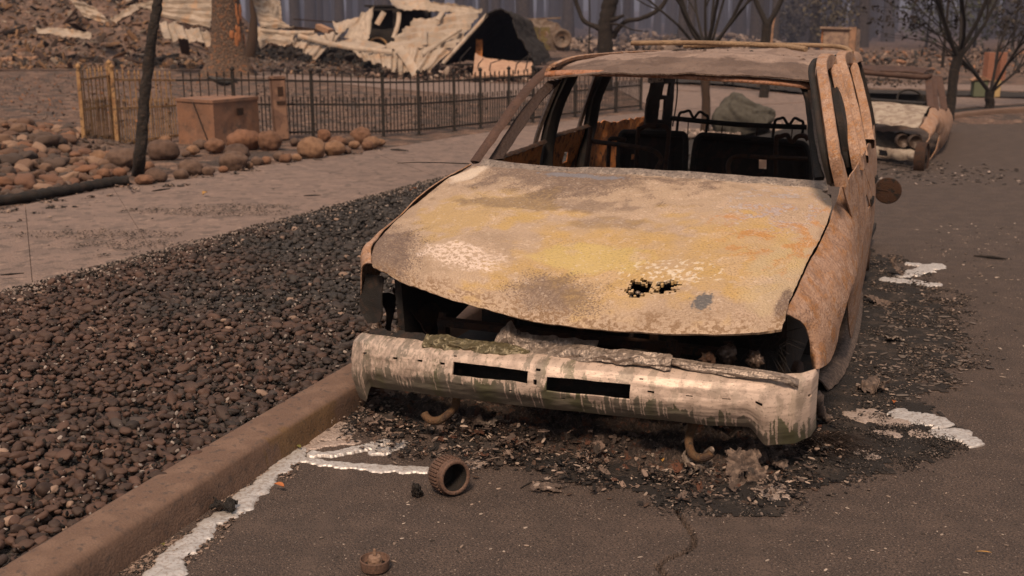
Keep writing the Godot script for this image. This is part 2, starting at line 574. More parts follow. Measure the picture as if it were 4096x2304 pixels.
	M.pale_car = mat(layered(512, 512, S(0.34, 0.285, 0.225), [
		[nz(171, 0.01, 4), 0.45, 0.62, S(0.22, 0.17, 0.13), 0.9],
		[nz(172, 0.02, 5), 0.6, 0.72, S(0.16, 0.11, 0.085), 0.8],
		[nz(173, 0.015, 5), 0.34, 0.2, S(0.42, 0.38, 0.32), 0.8]]), 0.65, 0.8, M.grit, 0.3, false)
	M.pink = mat(layered(256, 256, S(0.42, 0.27, 0.185), [
		[nz(174, 0.02, 4), 0.45, 0.65, S(0.36, 0.22, 0.15), 0.9], [nz(175, 0.03, 4), 0.3, 0.2, S(0.3, 0.18, 0.12), 0.6]]), 0.9, 0.5, M.grit, 0.3, false)
	M.stucco = mat(layered(256, 256, S(0.34, 0.24, 0.18), [
		[nz(176, 0.02, 4), 0.45, 0.62, S(0.22, 0.15, 0.12), 0.9], [nz(177, 0.04, 4), 0.34, 0.22, S(0.08, 0.06, 0.05), 0.9]]), 0.95, 0.8, M.grit, 0.5, false)
	M.brick = flat(Color(0.30, 0.135, 0.085), 0.9)
	M.green = flat(Color(0.085, 0.10, 0.06), 0.7)
	M.yellow = flat(Color(0.42, 0.30, 0.14), 0.8)
	M.olive = M.roofing.duplicate(); M.olive.albedo_color = Color(0.62, 0.6, 0.42)
	M.roofing_dark = M.roofing.duplicate(); M.roofing_dark.albedo_color = Color(0.66, 0.62, 0.6)
	M.hook_dark = mat(layered(512, 512, S(0.125, 0.072, 0.05), [
		[nz(191, 0.03, 4), 0.5, 0.65, S(0.06, 0.037, 0.028), 0.9], [nz(192, 0.06, 4), 0.62, 0.75, S(0.22, 0.15, 0.115), 0.8]]), 0.8, 5.0, M.grit, 0.5, false)
	M.boss = M.roof_skin.duplicate(); M.boss.albedo_color = Color(0.9, 0.85, 0.8)
	M.ash_sheet = mat(layered(512, 512, S(0.095, 0.07, 0.058), [
		[nz(181, 0.02, 5), 0.5, 0.66, S(0.21, 0.155, 0.125), 0.9], [nz(182, 0.03, 4), 0.4, 0.28, S(0.045, 0.035, 0.03), 0.9]]), 0.9, 3.0, M.grit, 0.7, false)
	M.ash_mound = mat(layered(512, 512, S(0.03, 0.023, 0.02), [
		[nz(183, 0.02, 5), 0.52, 0.66, S(0.10, 0.072, 0.06), 0.8], [nz(184, 0.05, 4), 0.64, 0.72, S(0.2, 0.15, 0.125), 0.8], [nz(185, 0.015, 4), 0.66, 0.74, S(0.14, 0.045, 0.02), 0.7], [nz(186, 0.06, 4), 0.38, 0.28, S(0.008, 0.007, 0.007), 0.9]]), 0.95, 2.2, M.grit, 1.5)
	M.wire = flat(Color(0.022, 0.014, 0.011), 0.6, 0.4)

# front top edge of the kerb, pavement edges: x, z
var KERB := [Vector2(-2.75, 2.0), Vector2(-1.98, -0.9), Vector2(-1.21, -3.23), Vector2(-0.71, -4.62), Vector2(0.25, -7.2), Vector2(1.45, -10.2), Vector2(3.0, -13.4), Vector2(5.1, -16.9), Vector2(7.85, -19.95), Vector2(9.9, -21.5), Vector2(14.0, -23.6), Vector2(24.0, -27.0)]
var WALK_NEAR := [Vector2(-5.4, -0.4), Vector2(-4.2, -3.6), Vector2(-3.06, -6.46), Vector2(-2.38, -7.99), Vector2(-1.30, -10.43), Vector2(-0.67, -11.84), Vector2(0.65, -14.3), Vector2(2.45, -17.0), Vector2(4.7, -18.9), Vector2(7.2, -20.75), Vector2(9.9, -22.4), Vector2(14.0, -24.6), Vector2(24.0, -28.2)]
var WALK_FAR := [Vector2(-7.0, -2.0), Vector2(-5.8, -6.2), Vector2(-4.51, -9.70), Vector2(-3.87, -11.34), Vector2(-2.92, -13.02), Vector2(-1.80, -14.64), Vector2(-0.48, -17.0), Vector2(1.1, -19.3), Vector2(3.4, -21.4), Vector2(6.2, -23.2), Vector2(9.5, -24.6), Vector2(13.6, -26.4), Vector2(23.6, -30.0)]

func lane(edge: Array, t: float) -> Vector2:
	return curve(edge, t)

func offset_curve(p: Array, n: int, d: float) -> Array:      # d to the right of travel (towards the road)
	var o := []
	for i in n:
		var t := float(i) / (n - 1)
		var a: Vector2 = curve(p, maxf(t - 0.004, 0)); var b: Vector2 = curve(p, minf(t + 0.004, 1))
		var k := (b - a).normalized()
		o.append(curve(p, t) + Vector2(-k.y, k.x) * d)
	return o

func crack_depth(x: float, z: float) -> float:
	var p := [Vector2(0.584, -3.692), Vector2(0.581, -3.608), Vector2(0.592, -3.537), Vector2(0.601, -3.481), Vector2(0.607, -3.415), Vector2(0.592, -3.348), Vector2(0.549, -3.300), Vector2(0.498, -3.264), Vector2(0.459, -3.213), Vector2(0.476, -3.148), Vector2(0.480, -3.046)]
	var q := Vector2(x, z) + Vector2(noise.get_noise_2d(x * 60, z * 60), noise.get_noise_2d(z * 60 + 9, x * 60)) * 0.009
	var best := 9.0
	for i in p.size() - 1:
		best = minf(best, q.distance_to(Geometry2D.get_closest_point_to_segment(q, p[i], p[i + 1])))
	return 1.0 - smoothstep(0.006, 0.0115, best)

func make_ground() -> void:
	# scorched earth to the horizon
	var g := MB.new()
	var xs := []; var zs := []
	for i in 61: xs.append(-150.0 + 5.0 * i)
	for z in [20, 5, 0, -5, -10, -14, -17, -18, -19, -20, -21, -22, -23, -24, -26, -28, -30, -33, -36, -40, -45, -50, -60, -70, -80, -95, -110, -130, -160, -200, -260]: zs.append(float(z))
	var P := []
	for z in zs:
		var row := []
		for x in xs:
			var y := rise(z) - 0.05
			if z < -19.0: y += 0.10 * noise.get_noise_2d(x * 0.15, z * 0.15) + 0.08
			row.append(Vector3(x, y, z))
		P.append(row)
	g.sheet(P)
	structure("ground", g, M.earth)

	# road: a coarse sheet with one finely cut patch where the crack runs
	var kt := offset_curve(KERB, 130, 0.0)
	var road := MB.new()
	var bx0 := 0.24; var bx1 := 0.76; var bz0 := -3.78; var bz1 := -2.85
	var rows := []
	var zz := []
	for p in kt: zz.append(p.y)
	zz.append(bz0); zz.append(bz1)
	zz.sort(); zz.reverse()
	var N := 26
	for z in zz:
		var xk := -3.0
		for i in kt.size() - 1:
			if (kt[i].y - z) * (kt[i + 1].y - z) <= 0.0:
				xk = lerpf(kt[i].x, kt[i + 1].x, inverse_lerp(kt[i].y, kt[i + 1].y, z) if kt[i].y != kt[i + 1].y else 0.0)
		var cuts := []
		for i in 8: cuts.append(lerpf(xk - 0.02, bx0, i / 7.0))
		if xk > bx0 - 0.05:
			cuts = []
			for i in 8: cuts.append(xk - 0.02 + i * 0.1)
			for i in 20: cuts.append(xk + 0.9 + i * i * 0.12)
		else:
			cuts.append(bx1)
			for i in range(1, 20): cuts.append(bx1 + i * 0.2 + i * i * 0.1)
		while cuts.size() > 28: cuts.pop_back()
		var row := []
		for x in cuts: row.append(Vector3(x, rise(z) + 0.0, z))
		rows.append(row)
	var jb0 := zz.find(bz1); var jb1 := zz.find(bz0)
	var nr := rows.size() - 1
	road.sheet(rows, 0.0, func(u, v): return int(u * 27) == 7 and v * nr > jb0 and v * nr < jb1)
	var ro := structure("road", road, M.asphalt)
	var pc := MB.new()
	var C := []
	for j in 187:
		var row := []
		for i in 105:
			var x := lerpf(bx0, bx1, i / 104.0); var z := lerpf(bz1, bz0, j / 186.0)
			row.append(Vector3(x, -0.035 * crack_depth(x, z), z))
		C.append(row)
	pc.sheet(C)
	put("cracked_patch", pc, M.asphalt, ro)
	# soot burned into the asphalt under the wreck
	var so := MB.new()
	var rim := [Vector2(0.444, -3.702), Vector2(0.683, -3.608), Vector2(0.998, -3.702), Vector2(1.350, -3.965), Vector2(1.635, -4.126), Vector2(1.838, -4.368), Vector2(1.802, -4.586), Vector2(2.022, -5.089), Vector2(2.385, -5.782), Vector2(2.635, -6.887), Vector2(2.763, -7.873), Vector2(2.592, -8.162), Vector2(1.249, -5.485), Vector2(0.229, -5.485), Vector2(-0.548, -5.089), Vector2(-0.685, -4.690), Vector2(-0.512, -4.391), Vector2(-0.223, -4.255), Vector2(0.095, -4.004)]
	var ring := PackedVector2Array()
	for i in 120: ring.append(curve(rim + [rim[0]], i / 120.0))
	var lo := Vector2(1e9, 1e9); var hi := Vector2(-1e9, -1e9)
	for q in ring: lo = lo.min(q); hi = hi.max(q)
	lo -= Vector2(0.2, 0.2); hi += Vector2(0.2, 0.2)
	var G := []
	for j in 190:
		var row := []
		for i in 190: row.append(Vector3(lerpf(lo.x, hi.x, i / 189.0), 0.004, lerpf(hi.y, lo.y, j / 189.0)))
		G.append(row)
	so.sheet(G, 0.0, func(u, v):
		var q := Vector2(lerpf(lo.x, hi.x, u), lerpf(hi.y, lo.y, v))
		q += Vector2(noise.get_noise_2d(q.x * 3.0, q.y * 3.0), noise.get_noise_2d(q.y * 3.0, q.x * 3.0)) * 0.16 + Vector2(noise.get_noise_2d(q.x * 14.0, q.y * 14.0), noise.get_noise_2d(q.y * 14.0, q.x * 14.0)) * 0.07
		return not Geometry2D.is_point_in_polygon(q, ring))
	put("soot_stain", so, M.soot_and_reflection, ro)

	# kerb: rounded concrete section swept along its edge
	var kb := MB.new()
	var prof := [Vector2(-0.19, 0.0), Vector2(-0.19, 0.112), Vector2(-0.175, 0.118), Vector2(-0.1, 0.12), Vector2(-0.035, 0.119), Vector2(-0.014, 0.113), Vector2(-0.002, 0.1), Vector2(0.003, 0.06), Vector2(0.012, -0.03)]
	var K := []
	var offs := []
	for q in prof: offs.append(offset_curve(KERB, 900, q.x))
	for k in prof.size():
		var row := []
		for i in 900:
			var p: Vector2 = offs[k][i]
			var w := 0.004 * noise.get_noise_2d(p.x * 6.0 + k, p.y * 6.0) + 0.0025 * noise.get_noise_2d(p.x * 30.0, p.y * 30.0 + k * 3)
			row.append(Vector3(p.x + w, prof[k].y + w * 0.6 + rise(p.y), p.y))
		K.append(row)
	kb.sheet(K)
	# a stretch by the bumper is tinted orange, with a ragged edge
	for i in kb.v.size():
		var p := kb.v[i]
		var e := 0.10 * noise.get_noise_2d(p.z * 3.0, p.y * 14.0) + 0.06 * noise.get_noise_2d(p.z * 14.0, p.y * 30.0)
		if p.z + e < -4.02 and p.z + e > -4.52 and p.y < 0.112: kb.col[i] = Color(1.5, 0.95, 0.66)
	structure("kerb", kb, M.kerb)

	# pavement of cast slabs with open joints
	var wk := Node3D.new()
	wk.name = "pavement"; add_child(wk); wk.set_meta("kind", "structure")
	var n := 17
	for s in n:
		var t0 := s / float(n); var t1 := (s + 1) / float(n)
		var mb := MB.new()
		var A := []
		for j in 7:
			var row := []
			for i in 9:
				var t := lerpf(t0 + 0.00012, t1 - 0.00012, i / 8.0)
				var a: Vector2 = curve(WALK_NEAR, t); var b: Vector2 = curve(WALK_FAR, t)
				var q := a.lerp(b, j / 6.0)
				row.append(Vector3(q.x, 0.092 + rise(q.y) + 0.004 * noise.get_noise_2d(s * 7.7, 1.0) + 0.003 * noise.get_noise_2d(q.x, q.y), q.y))
			A.append(row)
		mb.tint = Color(1, 1, 1) * R(0.9, 1.05)
		mb.sheet(A, 0.12)
		put("slab", mb, M.concrete, wk)
	# bed of earth under the pebbles
	var bed := MB.new()
	var B := []
	for j in 13:
		var row := []
		for i in 160:
			var t := i / 159.0
			var a: Vector2 = curve(WALK_NEAR, t); var b: Vector2 = curve(KERB, t) 
			var q := a.lerp(b, lerpf(0.0, 0.96, j / 12.0))
			row.append(Vector3(q.x, 0.07 + rise(q.y) + 0.010 * noise.get_noise_2d(q.x * 1.3, q.y * 1.3), q.y))
		B.append(row)
	bed.sheet(B)
	M.bed_node = structure("planting_bed", bed, M.dark_earth)

	# yard rising from the pavement's far edge
	var yd := MB.new()
	var Y := []
	for k in 26:
		var row := []
		var d := 0.02 + 0.14 * k * k if k > 0 else -0.05
		for i in 150:
			var q: Vector2 = curve(WALK_FAR, i / 149.0) + Vector2(-0.80, -0.6) * d
			row.append(Vector3(q.x, 0.078 + rise(q.y) + 0.05 * clampf(d - 0.3, 0, 1) * noise.get_noise_2d(q.x * 0.7, q.y * 0.7) - (0.04 if k == 0 else 0.0), q.y))
		Y.append(row)
	yd.sheet(Y)
	structure("yard", yd, M.earth)

	# driveway running back from the pavement, and a walk behind the fence
	var dv := MB.new()
	var D := []
	for j in 12:
		var row := []
		for i in 8:
			var a := Vector2(2.75, -20.95).lerp(Vector2(6.6, -23.3), i / 7.0)
			var b := Vector2(2.3, -30.0).lerp(Vector2(6.5, -24.4), i / 7.0)
			var q := a.lerp(b, j / 11.0)
			row.append(Vector3(q.x, 0.1 + rise(q.y), q.y))
		D.append(row)
	dv.sheet(D, 0.1)
	structure("driveway", dv, M.concrete)
	var pa := MB.new()
	var far_e := [Vector2(-8.687, -34.023), Vector2(-7.682, -33.229), Vector2(-5.210, -30.713), Vector2(-3.348, -29.588), Vector2(-1.023, -28.254), Vector2(1.070, -27.161)]
	var near_e := [Vector2(-8.068, -31.568), Vector2(-7.071, -30.547), Vector2(-5.226, -28.981), Vector2(-2.992, -26.393), Vector2(-0.883, -24.316), Vector2(0.883, -22.338)]
	var F := []
	for j in 4:
		var row := []
		for i in 30:
			var q: Vector2 = curve(near_e, i / 29.0).lerp(curve(far_e, i / 29.0), j / 3.0)
			row.append(Vector3(q.x, 0.13 + rise(q.y), q.y))
		F.append(row)
	pa.sheet(F, 0.12)
	structure("path", pa, M.concrete)

func make_pebbles() -> void:
	var poly := PackedVector2Array()
	for i in 120: poly.append(curve(WALK_NEAR, 0.04 + 0.60 * i / 119.0))
	var back := offset_curve(KERB, 120, -0.17)
	back.reverse()
	for p in back:
		if p.y > -18.5: poly.append(p)
	var shapes := []
	for k in 6: shapes.append(rock(Vector3(1, 0.66, 0.78), 2, 100 + k, 0.32, 0.8, 0.02).mesh())
	var fine := nz(5, 0.6, 3)
	var tone := nz(6, 0.35, 3)
	var tops := []
	for layer in 2:
		var step := 0.043 if layer == 0 else 0.047
		var z := -2.5
		while z > -14.5:
			if z < -8.0: step = 0.052
			var x := -5.0
			while x < 2.6:
				var p := Vector2(x + R(-0.5, 0.5) * step, z + R(-0.5, 0.5) * step)
				x += step
				if p.x < p.y * -0.0 - 0.62 * -p.y - 0.3: continue
				if layer == 1 and rng.randf() < 0.22: continue
				if not Geometry2D.is_point_in_polygon(p, poly): continue
				var edge := 1.0
				var s := R(0.0135, 0.026)
				if rng.randf() < 0.16: s *= R(1.15, 1.55)
				elif rng.randf() < 0.25: s *= R(0.45, 0.75)
				if layer == 0: s *= 0.95
				var b := Basis(Vector3.UP, R(0, TAU)) * turn(Vector3(R(-1, 1), 0, R(-1, 1) + 0.01), R(0, 0.55))
				var y := 0.084 + layer * 0.017 + 0.014 * fine.get_noise_2d(p.x * 3, p.y * 3) + R(-0.004, 0.008)
				# red-brown stones to the left, grey sooty ones round the wreck, each stone its own tone
				var warm := clampf(0.42 + 0.9 * tone.get_noise_2d(p.x * 2.0, p.y * 2.0) + (-0.55 - p.x) * 0.55 + (p.y + 4.6) * 0.25 + R(-0.35, 0.35), 0, 1)
				var c := Color(0.037, 0.032, 0.030).lerp(Color(0.082, 0.044, 0.031), warm)
				c *= R(0.5, 1.45)
				if rng.randf() < 0.012: c = Color(0.36, 0.25, 0.19) * R(0.7, 1.1)
				var tr := Transform3D(b.scaled_local(Vector3(s * R(0.9, 1.45), s * R(0.7, 1.15), s)), Vector3(p.x, y, p.y))
				tops.append([tr, Color(c.r, c.g, c.b), rng.randi() % 6, layer, -p.y])
			z -= step
	# the stones that show largest are pieces of their own
	var near := []
	for t in tops:
		var o: Vector3 = t[0].origin
		if t[3] == 1 and o.x > o.z * 0.455 + 0.02 and o.z < -2.98: near.append(t)
	near.sort_custom(func(a, b): return a[4] < b[4])
	near = near.slice(0, 300)
	var mats := []
	var used := {}
	for t in near:
		used[t] = true
		var key := 0
		var best := 9.0
		for i in mats.size():
			var d: float = absf(mats[i][0].r - t[1].r) + absf(mats[i][0].g - t[1].g)
			if d < best: best = d; key = i
		if best > 0.018:
			var m: StandardMaterial3D = M.stone.duplicate()
			m.vertex_color_use_as_albedo = false
			m.albedo_color = t[1].linear_to_srgb()
			mats.append([t[1], m]); key = mats.size() - 1
		var o := inst("pebble", shapes[t[2]], mats[key][1], M.bed_node)
		o.transform = t[0]
	for k in 6:
		var trs := []; var cs := []
		for t in tops:
			if t[2] == k and not used.has(t): trs.append(t[0]); cs.append(t[1])
		many("pebbles", shapes[k], M.stone, trs, cs, M.bed_node)
	# ash and grit between the stones along the pavement edge
	var fl := flake()
	var trs := []; var cs := []
	for i in 5200:
		var q: Vector2 = curve(WALK_NEAR, R(0.08, 0.47)) + Vector2(R(-0.05, 0.5), R(-0.1, 0.25)) * pow(rng.randf(), 1.5)
		var s := R(0.004, 0.013)
		trs.append(Transform3D(loose().scaled_local(Vector3.ONE * s), Vector3(q.x, 0.114 + R(-0.01, 0.008), q.y)))
		var g := R(0.02, 0.08) if rng.randf() < 0.6 else R(0.2, 0.42)
		cs.append(Color(g * 1.08, g * 0.88, g * 0.78))
	for i in 14000:
		var q: Vector2 = curve(WALK_NEAR, R(0.02, 0.42)).lerp(curve(KERB, R(0.14, 0.45)), R(0, 0.95))
		if not Geometry2D.is_point_in_polygon(q, poly): continue
		var s := R(0.003, 0.011)
		trs.append(Transform3D(loose().scaled_local(Vector3.ONE * s), Vector3(q.x, R(0.095, 0.116), q.y)))
		var g := R(0.008, 0.03) if rng.randf() < 0.8 else R(0.2, 0.45)
		cs.append(Color(g * 1.05, g * 0.92, g * 0.84))
	many("ash", fl, M.scrap, trs, cs, M.bed_node)

func flake() -> ArrayMesh:
	var mb := rock(Vector3(1, 0.35, 0.7), 1, 77, 0.7, 1.6, 0.2)
	return mb.mesh()

# ---------------------------------------------------------------- the burned SUV
func hood_point(u: float, v: float) -> Vector3:      # u 0 = kerb side, v 0 = windscreen, 1 = nose
	var rear := [Vector3(-0.84, 0.975, -1.25), Vector3(-0.47, 0.965, -1.26), Vector3(0.01, 0.962, -1.27), Vector3(0.465, 0.957, -1.26), Vector3(0.83, 0.945, -1.24)]
	var front := [Vector3(-0.909, 0.648, -0.32), Vector3(-0.684, 0.617, -0.2), Vector3(-0.485, 0.588, -0.15), Vector3(-0.213, 0.556, -0.1), Vector3(0.06, 0.540, -0.08), Vector3(0.339, 0.546, -0.08), Vector3(0.623, 0.561, -0.1), Vector3(0.835, 0.578, -0.18)]
	var left := [Vector3(-0.84, 0.975, -1.25), Vector3(-0.925, 0.91, -1.08), Vector3(-0.975, 0.83, -0.88), Vector3(-1.0, 0.765, -0.70), Vector3(-0.99, 0.715, -0.53), Vector3(-0.955, 0.682, -0.41), Vector3(-0.909, 0.648, -0.32)]
	var right := [Vector3(0.83, 0.945, -1.24), Vector3(0.885, 0.905, -1.16), Vector3(0.885, 0.845, -1.0), Vector3(0.867, 0.785, -0.84), Vector3(0.85, 0.727, -0.6), Vector3(0.835, 0.66, -0.36), Vector3(0.835, 0.578, -0.18)]
	var a: Vector3 = curve(rear, u); var b: Vector3 = curve(front, u)
	var c: Vector3 = curve(left, v); var d: Vector3 = curve(right, v)
	var p := a.lerp(b, v) + c.lerp(d, u) - a.lerp(b, v).lerp(a.lerp(b, v), u)
	p = a.lerp(b, v) + c.lerp(d, u) - (rear[0].lerp(rear[-1], u)).lerp(front[0].lerp(front[-1], u), v)
	var s := sin(PI * u)
	var f := sin(PI * pow(v, 1.25))
	p.y += 0.064 * pow(s, 0.7) * pow(maxf(f, 0.0), 0.8)
	p.z += 0.03 * s * f
	# dents and heat ripples
	p.y += 0.006 * noise.get_noise_2d(u * 5.0, v * 5.0) + 0.004 * noise.get_noise_2d(u * 14.0 + 4, v * 9.0)
	p.y += 0.012 * exp(-pow((u - 0.78) / 0.1, 2.0)) * sin(PI * v) + 0.010 * exp(-pow((u - 0.25) / 0.09, 2.0)) * sin(PI * v)
	return p

func blotch(u: float, v: float, cu: float, cv: float, ru: float, rv: float, n: float, rag := 0.5) -> float:
	var d := sqrt(pow((u - cu) / ru, 2.0) + pow((v - cv) / rv, 2.0))
	return 1.0 - smoothstep(0.72, 1.1, d + n * rag)

func hood_hole(u: float, v: float) -> bool:
	var n := 0.9 * noise.get_noise_2d(u * 60.0, v * 60.0)
	return blotch(u, v, HU[0].x, HU[0].y, 0.026, 0.042, n, 0.9) > 0.55 or blotch(u, v, HU[1].x, HU[1].y, 0.022, 0.034, n, 0.9) > 0.55

func paint(w: int, h: int, f: Callable) -> ImageTexture:
	var o := PackedByteArray(); o.resize(w * h * 3)
	var k := 0
	for y in h:
		for x in w:
			var c: Color = f.call((x + 0.5) / w, (y + 0.5) / h)
			c = c.linear_to_srgb()
			o[k] = clampi(int(c.r * 255.0), 0, 255); o[k + 1] = clampi(int(c.g * 255.0), 0, 255); o[k + 2] = clampi(int(c.b * 255.0), 0, 255)
			k += 3
	return ImageTexture.create_from_image(Image.create_from_data(w, h, false, Image.FORMAT_RGB8, o))

func uv_mat(t: Texture2D, rough: float, nt: Texture2D, ns: float, rep := Vector3.ONE, metal := 0.0) -> StandardMaterial3D:
	var m := StandardMaterial3D.new()
	m.albedo_texture = t
	m.roughness = rough; m.metallic = metal
	if nt:
		m.normal_enabled = true; m.normal_texture = nt; m.normal_scale = ns
	return m

func strip(pts: Array, offs: Callable, th: float, mat_: Material, called: String, parent: Node, n := 40, m := 8) -> MeshInstance3D:
	# a bent sheet: pts run along it, offs(t, s) gives the shift from the line for s in -1..1
	var P := []
	for j in m:
		var row := []
		for i in n:
			var t := float(i) / (n - 1)
			row.append(curve(pts, t) + offs.call(t, lerpf(-1, 1, j / float(m - 1))))
		P.append(row)
	var mb := MB.new()
	mb.sheet(P, th)
	return put(called, mb, mat_, parent)

func loft(a: Array, b: Array, n: int, m: int, bow := Vector3.ZERO, rough := 0.0, mids: Array = []) -> Array:
	var P := []
	for j in m:
		var row := []
		var v := j / float(m - 1)
		for i in n:
			var u := i / float(n - 1)
			var p: Vector3
			if mids.size() > 0:
				var q := [curve(a, u)]
				for c in mids: q.append(curve(c, u))
				q.append(curve(b, u))
				p = curve(q, v)
			else:
				p = (curve(a, u) as Vector3).lerp(curve(b, u), v)
			p += bow * sin(PI * v)
			if rough > 0.0: p += Vector3(noise.get_noise_3d(p.x * 4, p.y * 4, p.z * 4), noise.get_noise_3d(p.y * 4, p.z * 4, p.x * 4), noise.get_noise_3d(p.z * 4, p.x * 4, p.y * 4 + 7)) * rough
			row.append(p)
		P.append(row)
	return P

func panel(called: String, parent: Node, mat_: Material, P: Array, th := 0.006, hole = null) -> MeshInstance3D:
	var mb := MB.new()
	mb.sheet(P, th, hole)
	return put(called, mb, mat_, parent)

var HU := [Vector2(0.687, 0.822), Vector2(0.738, 0.814), Vector2(0.813, 0.872)]

func make_suv() -> void:
	var car := thing("burnt_suv", "gutted rust-tan SUV shell with ochre hood, one side resting on the kerb", "car", Vector3(0.135, 0, -4.033), -0.376)
	# ---- hood
	var H := []
	var nu := 231; var nv := 171
	for j in nv:
		var row := []
		for i in nu: row.append(hood_point(i / float(nu - 1), j / float(nv - 1)))
		H.append(row)
	var a1 := nz(201, 3.0, 4); var a2 := nz(202, 14.0, 4); var a3 := nz(203, 60.0, 3); var a4 := nz(204, 150.0, 2); var a5 := nz(205, 8.0, 5)
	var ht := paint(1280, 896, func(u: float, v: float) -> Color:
		var y := v * 0.75
		var n1 := a1.get_noise_2d(u, y); var n2 := a2.get_noise_2d(u, y); var n3 := a3.get_noise_2d(u, y); var n4 := a4.get_noise_2d(u, y); var n5 := a5.get_noise_2d(u, y)
		var c := Color(0.385, 0.285, 0.2)
		# broad heat tints: greyed tan, ochre, sulphur yellow
		c = c.lerp(Color(0.31, 0.225, 0.155), smoothstep(0.0, 0.4, n1 + n5 * 0.5) * 0.7)
		var och := blotch(u, v, 0.66, 0.70, 0.36, 0.30, n2 * 0.5 + n1, 0.8)
		c = c.lerp(Color(0.43, 0.285, 0.10), clampf(och * (0.75 + 0.9 * n5), 0, 1) * 0.9)
		c = c.lerp(Color(0.42, 0.285, 0.10), blotch(u, v, 0.20, 0.42, 0.15, 0.22, n2 * 0.7 + n1, 0.8) * 0.6)
		c = c.lerp(Color(0.47, 0.36, 0.13), blotch(u, v, 0.56, 0.68, 0.12, 0.09, n2 * 0.8) * 0.75)
		c = c.lerp(Color(0.42, 0.335, 0.20), blotch(u, v, 0.94, 0.72, 0.07, 0.2, n2 * 0.6) * 0.5)
		c = c.lerp(Color(0.46, 0.345, 0.255), smoothstep(0.1, 0.45, n5 + n2 * 0.4) * 0.45)
		# rust-orange and lilac scabs on the roadside rear
		var rr := blotch(u, v, 0.90, 0.42, 0.16, 0.34, n2 + n5)
		c = c.lerp(Color(0.40, 0.185, 0.045), rr * smoothstep(-0.05, 0.3, n2 + n3 * 0.3) * 0.75)
		c = c.lerp(Color(0.34, 0.31, 0.32), blotch(u, v, 0.87, 0.26, 0.15, 0.26, n2 * 1.4) * smoothstep(0.08, 0.25, n2 + n3 * 0.6) * 0.8)
		# dark reflections painted in: along the windscreen, the kerb corner and the nose
		var soot_and_reflection := blotch(u, v, 0.30, 0.05, 0.36, 0.19, n2 * 0.8 + n1 + n4 * 0.6, 0.8) * 0.8
		soot_and_reflection = maxf(soot_and_reflection, blotch(u, v, 0.045, 0.80, 0.13, 0.25, n2 * 0.6 + n4 * 0.8, 0.8) * 0.9)
		soot_and_reflection = maxf(soot_and_reflection, blotch(u, v, 0.525, 0.875, 0.10, 0.09, n2 * 0.5 + n4 * 0.9, 0.8) * 0.75)
		soot_and_reflection = maxf(soot_and_reflection, blotch(u, v, 0.36, 0.33, 0.24, 0.06, n2 * 1.3 + n5 + n4 * 0.3) * 0.55)
		soot_and_reflection = maxf(soot_and_reflection, blotch(u, v, 0.54, 0.45, 0.08, 0.05, n2 * 1.3 + n5 + n4 * 0.3) * 0.4)
		soot_and_reflection = maxf(soot_and_reflection, blotch(u, v, 0.985, 0.88, 0.025, 0.08, n2 * 0.5 + n4 * 0.4) * 0.9)
		c = c.lerp(Color(0.10, 0.064, 0.048), soot_and_reflection * clampf(0.9 + n3 * 0.5, 0, 1))
		# white ash bloom
		var w := blotch(u, v, 0.28, 0.745, 0.13, 0.085, n2 * 0.9 + 0.25 * n5)
		c = c.lerp(Color(0.66, 0.54, 0.46), clampf(w * smoothstep(-0.3, 0.15, n3 * 0.8 + n4 * 0.5), 0, 1) * 0.9)
		c = c.lerp(Color(0.60, 0.51, 0.42), blotch(u, v, 0.05, 0.09, 0.05, 0.09, n2) * 0.8)
		c = c.lerp(Color(0.60, 0.50, 0.40), smoothstep(0.38, 0.55, n3 + 0.3 * n2) * 0.35)
		c = c.lerp(Color(0.64, 0.57, 0.46), blotch(u, v, 0.73, 0.745, 0.10, 0.07, n2) * smoothstep(0.05, 0.4, n3 + n2 * 0.4) * 0.7)
		# blisters and flecks
		c = c.lerp(Color(0.12, 0.075, 0.045), smoothstep(0.40, 0.5, n4 + 0.3 * n5) * 0.4)
		c = c.lerp(Color(0.17, 0.095, 0.04), smoothstep(0.88, 0.99, v + 0.06 * n2) * smoothstep(-0.05, 0.25, n3 + n2 * 0.5) * 0.8)
		# bare grey scab and slate patches by the glass
		c = c.lerp(Color(0.09, 0.088, 0.09), blotch(u, v, HU[2].x, HU[2].y, 0.020, 0.036, n3 * 1.1) * 0.95)
		c = c.lerp(Color(0.17, 0.165, 0.185), blotch(u, v, 0.36, 0.055, 0.10, 0.03, n2 * 1.5 + n3) * 0.9)
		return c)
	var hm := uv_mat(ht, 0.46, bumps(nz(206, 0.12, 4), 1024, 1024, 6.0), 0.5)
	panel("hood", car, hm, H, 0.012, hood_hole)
	# melted lumps seen in the holes
	for k in 2:
		for q in 9:
			var c := hood_point(HU[k].x + R(-0.02, 0.02), HU[k].y + R(-0.02, 0.02)) - Vector3(0, 0.022, 0)
			var lump := rock(Vector3(1, 0.7, 1) * R(0.006, 0.012), 2, 300 + q, 0.3)
			var o := put("melted_lump", lump, M.molten, car)
			o.position = c

	# ---- bumper
	var top_e := [[-1.02, 0.325, 0.36], [-1.0, 0.34, 0.29], [-0.96, 0.362, 0.21], [-0.88, 0.38, 0.15], [-0.74, 0.392, 0.1], [-0.4, 0.411, 0.03], [0.0, 0.42, 0.0], [0.334, 0.42, 0.02], [0.613, 0.413, 0.06], [0.80, 0.402, 0.13], [0.90, 0.397, 0.20], [0.945, 0.394, 0.29], [0.955, 0.392, 0.40]]
	var low := func(x: float) -> float:
		var y := 0.222 - 0.055 * pow(absf(x - 0.25) / 1.1, 2.0)
		y = lerpf(y, 0.083, 1.0 - smoothstep(-0.905, -0.855, x))
		return lerpf(y, 0.137, smoothstep(0.735, 0.81, x))
	var B := []
	var bu := 401; var bv := 56
